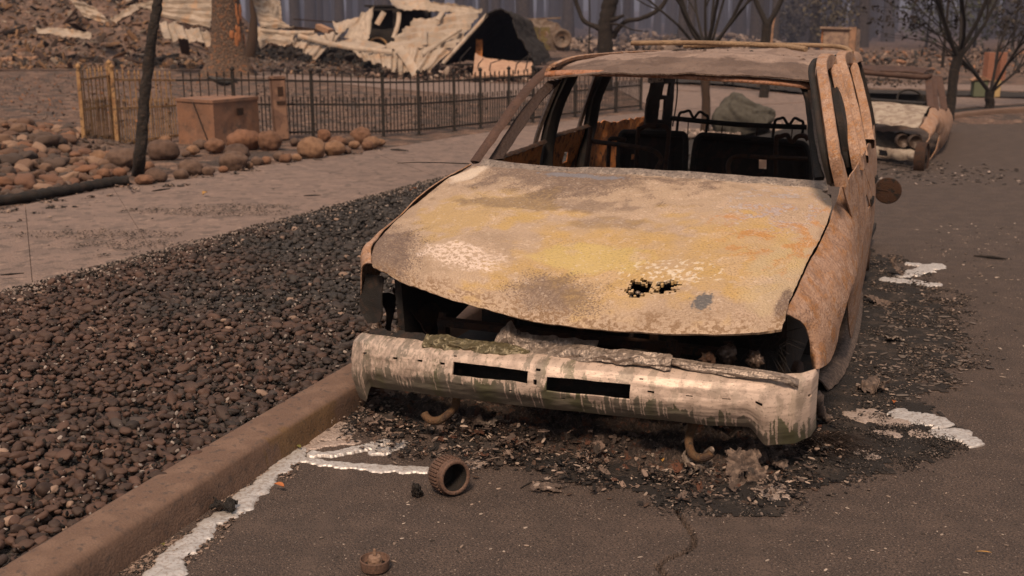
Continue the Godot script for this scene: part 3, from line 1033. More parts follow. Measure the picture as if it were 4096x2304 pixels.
	for j in bv:
		var t := j / float(bv - 1)
		var row := []
		for i in bu:
			var s := i / float(bu - 1)
			# denser rows round the ends
			var x := lerpf(-1.02, 0.955, s)
			var e := curve_x(top_e, x)
			var yt := e.x; var z := e.y
			var yb: float = low.call(x)
			var p := Vector3(x, 0, -z)
			if t < 0.84:
				var k := t / 0.84
				p.y = lerpf(yb, yt - 0.016, k)
				p.z += 0.026 * sin(PI * k) - 0.036 * pow(1.0 - k, 2.2) - (0.03 * pow(maxf(k - 0.8, 0.0) / 0.2, 2.0) * 0.3)
			else:
				var k := (t - 0.84) / 0.16
				p.y = yt - 0.016 + 0.016 * sin(k * PI * 0.5)
				p.z += -0.012 - 0.075 * k
			p.y += 0.003 * noise.get_noise_2d(x * 5.0, t * 2.0)
			p.z += 0.006 * noise.get_noise_2d(x * 3.0 + 9.0, t * 3.0)
			row.append(p)
		B.append(row)
	var slots := [[-0.402, -0.078, 0.50, 0.735], [0.0, 0.322, 0.40, 0.665], [-0.87, -0.845, 0.66, 0.69], [-0.70, -0.675, 0.66, 0.69], [-0.575, -0.55, 0.66, 0.69], [-0.465, -0.44, 0.66, 0.69], [0.385, 0.412, 0.57, 0.60], [0.525, 0.552, 0.56, 0.59], [0.655, 0.682, 0.56, 0.59], [0.765, 0.792, 0.565, 0.60], [-0.05, -0.038, 0.5, 0.6], [0.934, 0.945, 0.62, 0.66], [-0.155, -0.14, 0.3, 0.34], [0.055, 0.07, 0.27, 0.31], [-0.41, -0.395, 0.80, 0.825], [-0.045, -0.03, 0.75, 0.775], [0.352, 0.367, 0.76, 0.785]]
	var b1 := nz(211, 26.0, 3); var b2 := nz(212, 5.0, 4); var b3 := nz(213, 90.0, 3); var b4 := nz(214, 12.0, 5)
	var bt := paint(1600, 300, func(u: float, v: float) -> Color:
		var x := u * 2.0
		var c := Color(0.155, 0.14, 0.112).lerp(Color(0.115, 0.115, 0.068), smoothstep(-0.15, 0.4, b2.get_noise_2d(x * 0.8, 3.0)))
		c = c.lerp(Color(0.22, 0.19, 0.155), smoothstep(0.0, 0.4, b2.get_noise_2d(x, v * 0.25 + 5.0)) * 0.6)
		# pale ash washed down the face in runs
		var base := 0.40 + 0.20 * b2.get_noise_2d(x * 1.3, 1.0) + 0.16 * b1.get_noise_2d(x, v * 0.12) + 0.05 * b3.get_noise_2d(x, v)
		base += 0.10 * blotch(u, 0.5, 0.36, 0.5, 0.09, 9.0, 0.0) - 0.12 * blotch(u, 0.5, 0.9, 0.5, 0.12, 9.0, 0.0)
		var on := smoothstep(base, base + 0.03, v)
		for k in 3:
			var cell := floorf(u * 210.0) + k - 1
			var h1 := fposmod(sin(cell * 12.9898) * 43758.5453, 1.0)
			var h2 := fposmod(sin(cell * 78.233 + 2.0) * 24634.6345, 1.0)
			if h2 < 0.45: continue
			var xc := (cell + 0.5 + (h1 - 0.5) * 0.8) / 210.0 + 0.0015 * b2.get_noise_2d(cell, v * 2.0)
			var lenr := 0.05 + 0.42 * h1 * h1
			var wd := (0.0006 + 0.0015 * h2) * (0.7 + 0.5 * (v - base + lenr) / lenr)
			if v > base - lenr and absf(u - xc) < wd: on = 1.0
		var patch := b4.get_noise_2d(x * 1.1, v * 0.12) + 0.3 * b3.get_noise_2d(x, v * 0.15)
		on *= 1.0 - 0.7 * smoothstep(0.08, 0.28, patch) * (1.0 - smoothstep(1.2, 1.6, x) * 0.6)
		on *= 1.0 - 0.45 * blotch(u, 0.5, 0.12, 0.5, 0.2, 9.0, b2.get_noise_2d(x * 3.0, v)) * smoothstep(-0.2, 0.2, b1.get_noise_2d(x * 2.0, v * 0.3))
		var ash := Color(0.54, 0.43, 0.36).lerp(Color(0.34, 0.265, 0.22), smoothstep(0.0, 0.4, b4.get_noise_2d(x, v * 0.25)) * 0.7)
		c = c.lerp(ash, on)
		c = c.lerp(Color(0.07, 0.05, 0.04), smoothstep(0.38, 0.46, b3.get_noise_2d(x * 0.6, v * 0.3 + 2.0)) * 0.4)
		return c)
	panel("bumper", car, uv_mat(bt, 0.48, M.soft, 0.12, Vector3.ONE, 0.15), B, 0.007, func(u, v):
		var x := lerpf(-1.02, 0.955, u)
		for s in slots:
			if x > s[0] and x < s[1] and v > s[2] and v < s[3]: return true
		return false)
	# steel beam behind the bumper skin
	var beam := MB.new()
	beam.tube([Vector3(-0.9, 0.28, -0.32), Vector3(-0.5, 0.29, -0.15), Vector3(0, 0.3, -0.11), Vector3(0.5, 0.3, -0.15), Vector3(0.86, 0.28, -0.3)], [0.045], 8)
	put("bumper_beam", beam, M.char, car)
	# crumpled trim lying along the bumper top
	var tr_a := nz(221, 0.8, 3)
	var rag := func(t, s): return Vector3(0, 0.026 * s + 0.012 * tr_a.get_noise_2d(t * 4, s * 0.5 + 4) + 0.004 * tr_a.get_noise_2d(t * 12, s * 1.5), -0.022 * s + 0.014 * (1.0 - s * s) + 0.016 * tr_a.get_noise_2d(t * 9 + 7, s * 1.4))
	strip([Vector3(-0.575, 0.410, -0.120), Vector3(-0.455, 0.415, -0.100), Vector3(-0.274, 0.417, -0.080), Vector3(-0.107, 0.406, -0.080)], rag, 0.002, M.green_trim, "crumpled_trim", car, 90, 14)
	strip([Vector3(-0.118, 0.404, -0.110), Vector3(0.068, 0.438, -0.090), Vector3(0.260, 0.449, -0.080), Vector3(0.455, 0.442, -0.090)], func(t, s): return rag.call(t + 0.4, s) * 0.9, 0.002, M.molten, "crumpled_trim", car, 90, 12)
	strip([Vector3(0.435, 0.442, -0.110), Vector3(0.570, 0.431, -0.110), Vector3(0.727, 0.423, -0.130), Vector3(0.845, 0.410, -0.160), Vector3(0.905, 0.378, -0.200)], func(t, s): return rag.call(t * 0.5 + 2.0, s) * 0.55, 0.003, M.molten, "crumpled_trim", car, 70, 12)
	strip([Vector3(-0.282, 0.414, -0.160), Vector3(-0.234, 0.466, -0.170), Vector3(-0.175, 0.432, -0.170), Vector3(-0.021, 0.422, -0.160), Vector3(0.145, 0.435, -0.150)], func(t, s): return rag.call(t + 3.0, s) * 1.1 + Vector3(0, 0.012 * s, 0), 0.002, M.molten, "crumpled_trim", car, 80, 12)
	strip([Vector3(-0.905, 0.367, -0.260), Vector3(-0.739, 0.386, -0.200), Vector3(-0.582, 0.392, -0.160)], func(t, s): return rag.call(t + 6.0, s), 0.002, M.char, "crumpled_trim", car, 60, 10)

	# ---- fenders
	var ftop := [Vector3(0.832, 0.614, -0.300), Vector3(0.84, 0.655, -0.38), Vector3(0.86, 0.728, -0.6), Vector3(0.88, 0.786, -0.84), Vector3(0.9, 0.85, -1.0), Vector3(0.905, 0.91, -1.18), Vector3(0.90, 0.95, -1.38)]
	var fmid := [Vector3(0.857, 0.598, -0.320), Vector3(0.90, 0.60, -0.42), Vector3(0.945, 0.655, -0.64), Vector3(0.965, 0.715, -0.9), Vector3(0.972, 0.77, -1.1), Vector3(0.972, 0.82, -1.3), Vector3(0.968, 0.85, -1.5)]
	var fmid2 := [Vector3(0.902, 0.540, -0.380), Vector3(0.945, 0.52, -0.46), Vector3(0.99, 0.57, -0.68), Vector3(1.01, 0.61, -0.9), Vector3(1.012, 0.64, -1.12), Vector3(1.0, 0.66, -1.35), Vector3(0.99, 0.68, -1.6)]
	var fbot := [Vector3(0.929, 0.379, -0.430), Vector3(0.955, 0.393, -0.376), Vector3(0.985, 0.396, -0.593), Vector3(1.000, 0.547, -0.748), Vector3(1.000, 0.557, -1.056), Vector3(1.000, 0.580, -1.271), Vector3(0.995, 0.622, -1.256)]
	panel("fender", car, M.skin, loft(ftop, fbot, 70, 40, Vector3.ZERO, 0.006, [fmid, fmid2]), 0.005)
	# headlight corner post behind the fender's leading edge
	var lf_top := [Vector3(-0.93, 0.662, -0.34), Vector3(-0.985, 0.70, -0.45), Vector3(-1.025, 0.735, -0.58), Vector3(-1.02, 0.79, -0.76), Vector3(-0.995, 0.85, -0.92), Vector3(-0.945, 0.925, -1.1), Vector3(-0.87, 0.985, -1.3)]
	var lf_mid := [Vector3(-0.985, 0.63, -0.36), Vector3(-1.04, 0.675, -0.46), Vector3(-1.065, 0.70, -0.58), Vector3(-1.065, 0.74, -0.8), Vector3(-1.05, 0.79, -1.0), Vector3(-1.02, 0.84, -1.2), Vector3(-0.99, 0.88, -1.4)]
	var lf_bot := [Vector3(-1.03, 0.47, -0.42), Vector3(-1.06, 0.48, -0.5), Vector3(-1.075, 0.52, -0.64), Vector3(-1.08, 0.58, -0.85), Vector3(-1.075, 0.6, -1.05), Vector3(-1.06, 0.6, -1.3), Vector3(-1.04, 0.56, -1.5)]
	panel("fender", car, M.skin, loft(lf_bot, lf_top, 60, 26, Vector3.ZERO, 0.01, [lf_mid]), 0.005)
	panel("headlight_mount", car, M.char, loft([Vector3(-0.993, 0.597, -0.400), Vector3(-1.027, 0.468, -0.400), Vector3(-0.969, 0.356, -0.360)], [Vector3(-0.893, 0.596, -0.360), Vector3(-0.882, 0.477, -0.340), Vector3(-0.908, 0.358, -0.320)], 24, 8, Vector3(0, 0, -0.02), 0.02), 0.006)
	panel("headlight_mount", car, M.rust_dark, loft([Vector3(-0.868, 0.527, -0.400), Vector3(-0.793, 0.431, -0.420), Vector3(-0.708, 0.341, -0.440)], [Vector3(-0.943, 0.489, -0.600), Vector3(-0.812, 0.443, -0.660), Vector3(-0.719, 0.371, -0.620)], 24, 10, Vector3(0, 0.01, 0), 0.03), 0.005)
	panel("headlight_mount", car, M.char, loft([Vector3(-0.938, 0.499, -0.420), Vector3(-0.901, 0.421, -0.420), Vector3(-0.917, 0.337, -0.420)], [Vector3(-0.891, 0.494, -0.500), Vector3(-0.902, 0.401, -0.500), Vector3(-0.916, 0.317, -0.480)], 24, 8, Vector3(0, 0, -0.02), 0.03), 0.005)

	# ---- engine bay: inner wings, bulkhead, floor, charred clutter
	for e in [[Vector3(-0.80, 0.42, -0.35), Vector3(-0.84, 0.55, -1.35)], [Vector3(0.80, 0.40, -0.50), Vector3(0.82, 0.55, -1.35)]]:
		var bay := MB.new()
		bay.bar(e[0], e[1], 0.03, 0.42)
		put("inner_wing", bay, M.char, car)
	var bulk := MB.new(); bulk.box(Vector3(0, 0.52, -1.40), Vector3(1.72, 0.78, 0.04))
	put("bulkhead", bulk, M.char, car)
	var pan := MB.new(); pan.box(Vector3(0, 0.13, -3.0), Vector3(1.7, 0.05, 4.6))
	put("floor_pan", pan, M.char, car)
	var eng := rock(Vector3(0.36, 0.2, 0.42), 3, 41, 0.5, 2.2, 0.25, 0.7)
	put("engine", eng, M.char, car).position = Vector3(0.05, 0.36, -0.95)
	var rad := MB.new()
	for i in 2: rad.bar(Vector3(-0.62, 0.30 + 0.13 * i, -0.36), Vector3(0.62, 0.29 + 0.13 * i, -0.36), 0.05, 0.03)
	for i in 5: rad.bar(Vector3(-0.62 + 0.31 * i, 0.2, -0.37), Vector3(-0.62 + 0.31 * i + R(-0.02, 0.02), 0.46, -0.4), 0.035, 0.03, Vector3.BACK)
	put("radiator_support", rad, M.rust_dark, car)
	for k in 5:
		var hose := MB.new()
		var o := Vector3(R(-0.4, 0.75), 0.36, R(-0.75, -0.35))
		hose.tube(spline([o, o + Vector3(R(-0.1, 0.1), 0.1, R(-0.05, 0.05)), o + Vector3(R(-0.15, 0.2), 0.13, -0.1), o + Vector3(R(0.0, 0.3), 0.03, -0.15)], 14), [0.011], 7)
		put("hose", hose, M.rust_dark if k % 2 else M.char, car)
	var tuft := MB.new()
	for k in 90:
		var o := Vector3(0.74 + R(-0.05, 0.05), 0.44 + R(-0.02, 0.02), -0.42 + R(-0.05, 0.05))
		var d := Vector3(R(-0.12, 0.12), R(-0.16, 0.12), R(-0.03, 0.1))
		tuft.tube([o, o + d * 0.5 + Vector3(0, 0.03, 0), o + d], [0.0016, 0.0014, 0.001], 3, false)
	put("wiring_tuft", tuft, M.char, car)
	for k in 7:
		var rg := rock(Vector3(R(0.02, 0.05), R(0.015, 0.04), R(0.02, 0.04)), 2, 420 + k, 0.9, 2.0, 0.3)
		var o := put("melted_scrap", rg, M.rust_dark if k % 3 == 2 else M.molten_dark, car)
		o.position = [Vector3(-0.765, 0.391, -0.250), Vector3(-0.221, 0.436, -0.200), Vector3(0.427, 0.448, -0.240), Vector3(0.630, 0.452, -0.250), Vector3(0.737, 0.443, -0.240), Vector3(0.574, 0.448, -0.160), Vector3(-0.897, 0.379, -0.300)][k]
		o.basis = loose()

	# ---- windscreen frame: cowl, pillars, header
	var lip := nz(231, 0.55, 3)
	strip([Vector3(-0.837, 0.989, -1.340), Vector3(-0.491, 0.972, -1.310), Vector3(-0.224, 0.976, -1.300), Vector3(0.088, 0.976, -1.300), Vector3(0.442, 0.972, -1.300), Vector3(0.709, 0.959, -1.310), Vector3(0.854, 0.955, -1.340)], func(t, s): return Vector3(0, 0.022 * s + 0.005 * lip.get_noise_2d(t * 9, s * 0.6) + 0.008 * lip.get_noise_2d(t * 3, 3.0), -0.028 * s + 0.018 * (1.0 - s * s) + 0.006 * lip.get_noise_2d(t * 7 + 5, s * 0.5)), 0.004, M.molten, "cowl", car, 150, 12)
	var pil := func(called: String, pts: Array, w0: float, w1: float, dirv: Vector3, th: float, m_: Material, bul := 0.012) -> MeshInstance3D:
		return strip(pts, func(t, s): return dirv * lerpf(w0, w1, t) * 0.5 * s + Vector3(0, 0, 1) * bul * (1.0 - s * s) + Vector3(lip.get_noise_2d(t * 9, s * 0.3), lip.get_noise_2d(t * 9 + 3, s * 0.3), 0) * 0.003, th, m_, called, car, 36, 9)
	# kerb-side front pillar: outer skin, inner brown sheet
	pil.call("windscreen_pillar", [Vector3(-0.881, 0.981, -1.360), Vector3(-0.853, 1.117, -1.580), Vector3(-0.817, 1.262, -1.800), Vector3(-0.782, 1.365, -1.980), Vector3(-0.738, 1.432, -2.100)], 0.030, 0.045, Vector3(0.95, 0, -0.3), 0.02, M.brown)
	pil.call("pillar_trim", [Vector3(-0.842, 0.979, -1.520), Vector3(-0.797, 1.138, -1.720), Vector3(-0.764, 1.257, -1.900), Vector3(-0.714, 1.362, -2.080)], 0.09, 0.09, Vector3(0.7, 0.1, -0.7), 0.012, M.brown_dark, 0.0)
	# roadside front pillar, half melted
	pil.call("windscreen_pillar", [Vector3(0.874, 0.957, -1.360), Vector3(0.810, 1.037, -1.550), Vector3(0.751, 1.163, -1.780), Vector3(0.702, 1.293, -1.980), Vector3(0.658, 1.385, -2.100)], 0.032, 0.03, Vector3(0.95, 0, -0.3), 0.025, M.molten_dark, 0.012)
	pil.call("pillar_trim", [Vector3(0.801, 0.970, -1.420), Vector3(0.763, 1.051, -1.580), Vector3(0.713, 1.180, -1.800), Vector3(0.666, 1.301, -2.000), Vector3(0.617, 1.369, -2.120)], 0.05, 0.05, Vector3(0.8, 0, -0.6), 0.02, M.char, 0.0)
	# roof
	var roof_mid := func(x: float, z: float) -> float:       # height of the roof skin; z counts back
		var k := clampf((z - 1.98) / 0.55, 0, 1)
		var y := lerpf(1.415, 1.492, sin(k * PI * 0.5))
		y -= 0.035 * pow(absf(x) / 0.7, 3.0)
		y += 0.022 * (1.0 - pow(absf(x) / 0.72, 2.0)) * k
		y -= 0.05 * smoothstep(2.6, 3.6, z) * (1.0 - pow(absf(x) / 0.72, 2.0)) * 0.5
		y += 0.008 * noise.get_noise_2d(x * 2.5, z * 2.5) + 0.004 * noise.get_noise_2d(x * 8, z * 8)
		y += 0.035 * exp(-(pow((x - 0.42) / 0.08, 2.0) + pow((z - 2.75) / 0.12, 2.0)))
		return y
	var RP := []
	for j in 150:
		var row := []
		var v := pow(j / 149.0, 1.5)
		var z := lerpf(1.98, 4.95, v)
		for i in 90:
			var u := lerpf(-1, 1, i / 89.0)
			var half := lerpf(0.70, 0.745, clampf((z - 1.98) / 0.6, 0, 1))
			var x := u * half
			if x > 0.0: x *= 1.0 - 0.13 * smoothstep(3.0, 4.9, z)
			var zz: float = z - 0.06 * (1.0 - u * u) * (1.0 - v)
			row.append(Vector3(x, roof_mid.call(x, z), -zz))
		RP.append(row)
	RP.reverse()
	var rmb := MB.new()
	rmb.sheet(RP, 0.008)
	for i in rmb.v.size():        # brown primer left along the leading edge, flaked away above
		var p := rmb.v[i]
		var e := 0.10 * noise.get_noise_2d(p.x * 2.0, p.z * 2.0) + 0.07 * noise.get_noise_2d(p.x * 9.0, p.z * 9.0)
		if -p.z + e < 2.22: rmb.col[i] = Color(0.55, 0.52, 0.5)
	var roof := put("roof", rmb, M.roof_skin, car)
	# header rail under the roof's leading edge, rust along the seam
	strip([Vector3(-0.747, 1.405, -2.020), Vector3(-0.559, 1.415, -1.990), Vector3(-0.090, 1.412, -1.960), Vector3(0.339, 1.395, -1.960), Vector3(0.595, 1.376, -1.990), Vector3(0.668, 1.362, -2.030)], func(t, s): return Vector3(0, 0.016 * s, -0.01 * s + 0.012 * (1.0 - s * s)), 0.03, M.seam, "header_rail", car, 60, 8)
	var hang := MB.new(); hang.box(Vector3(-0.123, 1.388, -2.000), Vector3(0.08, 0.035, 0.004), turn(Vector3(0, 0, 1), 0.1))
	put("mirror_bracket", hang, M.molten, car)
	# fallen roof-rack rails lie across the roof
	var rail := func(pts: Array, r: float) -> void:
		var mb := MB.new()
		mb.tube(spline(pts, 24), [r], 10)
		put("roof_rail", mb, M.rail, roof)
	rail.call([Vector3(-0.62, 1.555, -3.3), Vector3(-0.2, 1.56, -3.2), Vector3(0.3, 1.548, -3.12), Vector3(0.52, 1.53, -2.95)], 0.016)
	rail.call([Vector3(-0.35, 1.535, -3.6), Vector3(0.1, 1.545, -3.6), Vector3(0.62, 1.54, -3.5), Vector3(0.74, 1.5, -3.4)], 0.014)
	for k in 46:
		var x := R(-0.55, 0.7); var z := R(2.4, 3.4)
		var sc := rock(Vector3(R(0.01, 0.035), 0.004, R(0.006, 0.02)), 1, 500 + k, 0.8, 1.5)
		var o := put("paint_flake", sc, M.roof_skin if k % 3 else M.char, roof)
		o.position = Vector3(x, roof_mid.call(x, z) + 0.008, -z); o.rotation = Vector3(R(-0.3, 0.3), R(0, 6), R(-0.3, 0.3))

	# ---- kerb-side body seen from inside
	var belt := [Vector3(-0.930, 0.951, -1.710), Vector3(-0.940, 0.959, -2.087), Vector3(-0.950, 0.969, -2.521), Vector3(-0.955, 0.988, -2.818), Vector3(-0.960, 0.992, -3.373), Vector3(-0.960, 1.004, -3.770), Vector3(-0.950, 0.952, -4.877)]
	var bfl := []
	for p in belt: bfl.append(Vector3(-0.93, 0.16, p.z))
	# doors: rusted inner skins with openings
	var door := func(i0: float, i1: float) -> void:
		var a := []; var b := []
		for k in 7:
			var t := lerpf(i0, i1, k / 6.0)
			a.append(curve(belt, t)); b.append(curve(bfl, t))
		var d := panel("door", car, M.rust, loft(b, a, 50, 34, Vector3(-0.06, 0, 0), 0.02), 0.006, func(u, v): return (absf(u - 0.62) < 0.04 and absf(v - 0.8) < 0.05) or (absf(u - 0.86) < 0.02 and absf(v - 0.62) < 0.04) or (absf(u - 0.3) < 0.12 and absf(v - 0.35) < 0.14))
		var sill := []
		for k in a: sill.append(k + Vector3(0.012, 0.004, 0))
		strip(sill, func(t, s): return Vector3(0.018 * s, 0.014 * (1.0 - s * s) + 0.006 * lip.get_noise_2d(t * 14, s), 0), 0.006, M.rust_dark, "window_sill", d, 40, 6)
	door.call(0.0, 0.34)
	door.call(0.40, 0.70)
	var qa := []; var qb := []
	for k in 7:
		var t := lerpf(0.72, 1.0, k / 6.0)
		qa.append(curve(belt, t)); qb.append(curve(bfl, t))
	qa.append(Vector3(-0.94, 0.93, -4.9)); qb.append(Vector3(-0.92, 0.2, -4.9))
	panel("quarter_panel", car, M.rust, loft(qb, qa, 50, 30, Vector3(-0.05, 0, 0), 0.03), 0.006)
	# inner wheel arch
	panel("wheel_arch", car, M.rust_dark, loft([Vector3(-0.9, 0.2, -3.3), Vector3(-0.9, 0.62, -3.6), Vector3(-0.9, 0.62, -4.1), Vector3(-0.9, 0.2, -4.4)], [Vector3(-0.62, 0.2, -3.3), Vector3(-0.66, 0.58, -3.6), Vector3(-0.66, 0.58, -4.1), Vector3(-0.62, 0.2, -4.4)], 24, 8, Vector3.ZERO, 0.02), 0.006)
	# pillars on the kerb side: charred, with a pale outer edge
	var post := func(a: Vector3, b: Vector3, c: Vector3, w: float, m_: Material, m2: Material) -> MeshInstance3D:
		var o := strip([a, a.lerp(b, 0.5) + Vector3(-0.012, 0, 0), b, b.lerp(c, 0.5) + Vector3(-0.02, 0.01, 0), c], func(t, s): return Vector3(0, 0, w * 0.5 * s) + Vector3(0.03 * (1.0 - s * s), 0, 0), 0.05, m_, "pillar", car, 30, 8)
		strip([a + Vector3(-0.055, 0, w * 0.45), b + Vector3(-0.055, 0, w * 0.45), c + Vector3(-0.045, 0, w * 0.45)], func(t, s): return Vector3(0.012 * s, 0, 0.02 * s), 0.02, m2, "window_frame", o, 24, 5)
		return o
	post.call(Vector3(-0.930, 0.700, -2.599), Vector3(-0.940, 0.975, -2.643), Vector3(-0.760, 1.394, -2.569), 0.16, M.char, M.pale_edge)
	post.call(Vector3(-0.920, 0.694, -3.263), Vector3(-0.940, 0.996, -3.495), Vector3(-0.760, 1.364, -3.255), 0.17, M.char, M.pale_edge)
	# rear corner post with punched openings
	var rp := loft([Vector3(-0.900, 0.645, -4.722), Vector3(-0.920, 0.950, -4.789), Vector3(-0.780, 1.289, -4.435), Vector3(-0.740, 1.379, -4.352)], [Vector3(-0.744, 0.622, -5.000), Vector3(-0.760, 0.936, -5.000), Vector3(-0.741, 1.268, -4.980), Vector3(-0.724, 1.361, -4.950)], 40, 20, Vector3.ZERO, 0.01)
	panel("rear_pillar", car, M.rust_char, rp, 0.02, func(u, v): return (absf(v - 0.64) < 0.13 and absf(u - 0.56) < 0.055) or (absf(v - 0.58) < 0.12 and absf(u - 0.41) < 0.07))
	var wir := MB.new()
	wir.tube(spline([Vector3(-0.694, 1.287, -4.900), Vector3(-0.687, 1.165, -4.900), Vector3(-0.683, 1.045, -4.850), Vector3(-0.704, 0.896, -4.850)], 12), [0.006], 5)
	put("hanging_wire", wir, M.char, car)

	# ---- seats: bench frames, backs, wire headrests
	var bar := func(parent: Node, pts: Array, r: float, called: String, m_: Material, n := 20) -> void:
		var mb := MB.new(); mb.tube(spline(pts, n) if pts.size() > 2 else pts, [r], 7)
		put(called, mb, m_, parent)
	var seat_frame := Node3D.new(); seat_frame.name = "rear_seat_frame"; car.add_child(seat_frame)
	bar.call(seat_frame, [Vector3(-0.515, 1.028, -4.000), Vector3(-0.031, 0.998, -4.000), Vector3(0.426, 0.994, -4.000)], 0.018, "cross_bar", M.char)
	bar.call(seat_frame, [Vector3(-0.469, 0.938, -4.000), Vector3(-0.456, 1.055, -4.000), Vector3(-0.419, 1.075, -4.000), Vector3(-0.383, 1.082, -4.000), Vector3(-0.362, 1.047, -4.000), Vector3(-0.344, 1.039, -4.000), Vector3(-0.328, 1.061, -4.000), Vector3(-0.307, 1.078, -4.000), Vector3(-0.272, 1.057, -4.000), Vector3(-0.252, 1.039, -4.000), Vector3(-0.261, 0.930, -4.000)], 0.010, "headrest_wire", M.char, 60)
	bar.call(seat_frame, [Vector3(0.202, 0.905, -4.000), Vector3(0.212, 1.025, -4.000), Vector3(0.243, 1.047, -4.000), Vector3(0.269, 1.051, -4.000), Vector3(0.292, 1.019, -4.000), Vector3(0.309, 1.009, -4.000), Vector3(0.324, 1.028, -4.000), Vector3(0.343, 1.053, -4.000), Vector3(0.376, 1.040, -4.000), Vector3(0.401, 1.020, -4.000), Vector3(0.398, 0.926, -4.000)], 0.010, "headrest_wire", M.char, 60)
	bar.call(seat_frame, [Vector3(-0.389, 1.024, -4.000), Vector3(-0.391, 0.907, -4.000)], 0.004, "rod", M.rust_dark)
	bar.call(seat_frame, [Vector3(-0.147, 1.003, -4.000), Vector3(-0.152, 0.915, -4.000)], 0.004, "rod", M.rust_dark)
	bar.call(seat_frame, [Vector3(0.095, 0.997, -4.000), Vector3(0.088, 0.901, -4.000)], 0.004, "rod", M.rust_dark)
	bar.call(seat_frame, [Vector3(0.331, 0.996, -4.000), Vector3(0.328, 0.910, -4.000)], 0.004, "rod", M.rust_dark)
	# two folding backs, ribbed steel, seen from behind the dash
	var back := func(lt: Vector3, rt: Vector3, lb: Vector3, rb: Vector3, ribs: int, win: Array) -> void:
		var P := []
		for j in 40:
			var row := []
			for i in 60:
				var u := i / 59.0; var v := j / 39.0
				var p := lt.lerp(rt, u).lerp(lb.lerp(rb, u), v)
				var e := minf(minf(u, 1.0 - u) * 6.0, v * 4.0)
				p.z += 0.05 * smoothstep(0.0, 0.5, e) * -1.0 + 0.012 * smoothstep(0.6, 0.9, sin(u * ribs * TAU)) * smoothstep(0.15, 0.25, v)
				row.append(p)
			P.append(row)
		P.reverse()
		var s := panel("seat_back", car, M.rust_char, P, 0.01, func(u, v):
			for w in win:
				if absf(u - w[0]) < w[2] and absf(1.0 - v - w[1]) < w[3]: return true
			return minf(u, 1.0 - u) * 8.0 < 0.35 and 1.0 - v < 0.09 and pow(1.0 - minf(u, 1.0 - u) * 22.0, 2.0) + pow(1.0 - (1.0 - v) * 11.0, 2.0) > 1.0)
		var fr := MB.new()
		fr.tube(spline([lb, lt.lerp(lb, 0.3), lt.lerp(lb, 0.04).lerp(rt, 0.03), lt.lerp(rt, 0.15), lt.lerp(rt, 0.5), lt.lerp(rt, 0.85), rt.lerp(rb, 0.04).lerp(lt, 0.03), rt.lerp(rb, 0.3), rb], 50), [0.02], 8)
		put("tube_frame", fr, M.char, s)
	back.call(Vector3(-0.699, 0.979, -3.350), Vector3(-0.251, 0.981, -3.350), Vector3(-0.661, 0.636, -3.200), Vector3(-0.225, 0.658, -3.200), 3, [[0.2, 0.46, 0.05, 0.06]])
	back.call(Vector3(-0.188, 0.981, -3.350), Vector3(0.519, 0.946, -3.350), Vector3(-0.178, 0.635, -3.200), Vector3(0.571, 0.625, -3.200), 5, [[0.60, 0.46, 0.035, 0.09]])
	# front seat hoops
	var hoop := func(pts: Array) -> void:
		var f := Node3D.new(); f.name = "front_seat_frame"; car.add_child(f, true)
		bar.call(f, pts, 0.014, "hoop", M.rust_dark, 50)
	hoop.call([Vector3(-0.655, 0.989, -2.600), Vector3(-0.516, 0.983, -2.550), Vector3(-0.357, 0.975, -2.500), Vector3(-0.250, 0.956, -2.500), Vector3(-0.206, 0.912, -2.500), Vector3(-0.211, 0.871, -2.450), Vector3(-0.231, 0.808, -2.400)])
	hoop.call([Vector3(0.219, 0.829, -2.400), Vector3(0.193, 0.889, -2.450), Vector3(0.200, 0.929, -2.500), Vector3(0.255, 0.947, -2.500), Vector3(0.377, 0.947, -2.500), Vector3(0.522, 0.941, -2.550), Vector3(0.603, 0.935, -2.600)])
	hoop.call([Vector3(-0.612, 0.814, -2.800), Vector3(-0.607, 0.956, -2.800), Vector3(-0.600, 0.985, -2.800), Vector3(-0.565, 0.991, -2.800), Vector3(-0.502, 0.984, -2.800)])
	hoop.call([Vector3(-0.407, 0.810, -2.700), Vector3(-0.399, 1.049, -2.700), Vector3(-0.384, 1.061, -2.700), Vector3(-0.346, 1.086, -2.700), Vector3(-0.305, 1.080, -2.700), Vector3(-0.250, 1.086, -2.700), Vector3(-0.220, 1.066, -2.700), Vector3(-0.214, 1.020, -2.700), Vector3(-0.206, 0.808, -2.600)])
	hoop.call([Vector3(0.423, 0.825, -2.700), Vector3(0.415, 1.026, -2.700), Vector3(0.434, 1.044, -2.700), Vector3(0.473, 1.055, -2.700), Vector3(0.492, 1.028, -2.700), Vector3(0.511, 1.020, -2.700), Vector3(0.531, 1.048, -2.700), Vector3(0.571, 1.054, -2.700), Vector3(0.594, 1.032, -2.700)])
	hoop.call([Vector3(-0.669, 0.798, -2.500), Vector3(-0.663, 0.935, -2.550), Vector3(-0.666, 1.072, -2.600)])
	bar.call(car, [Vector3(-0.8, 0.70, -1.62), Vector3(0.0, 0.72, -1.65), Vector3(0.8, 0.70, -1.62)], 0.03, "dash_beam", M.char)

	# ---- roadside body
	var bb := [Vector3(0.930, 0.988, -1.116), Vector3(0.945, 1.014, -1.334), Vector3(0.955, 1.048, -1.599), Vector3(0.960, 1.077, -1.925), Vector3(0.960, 1.084, -2.095), Vector3(0.90, 0.96, -3.3), Vector3(0.80, 0.95, -4.9)]
	var bm := [Vector3(0.985, 0.720, -1.360), Vector3(0.998, 0.740, -1.700), Vector3(1.000, 0.750, -2.100), Vector3(0.982, 0.760, -2.500), Vector3(0.945, 0.770, -3.100), Vector3(0.890, 0.770, -4.000), Vector3(0.820, 0.760, -4.900)]
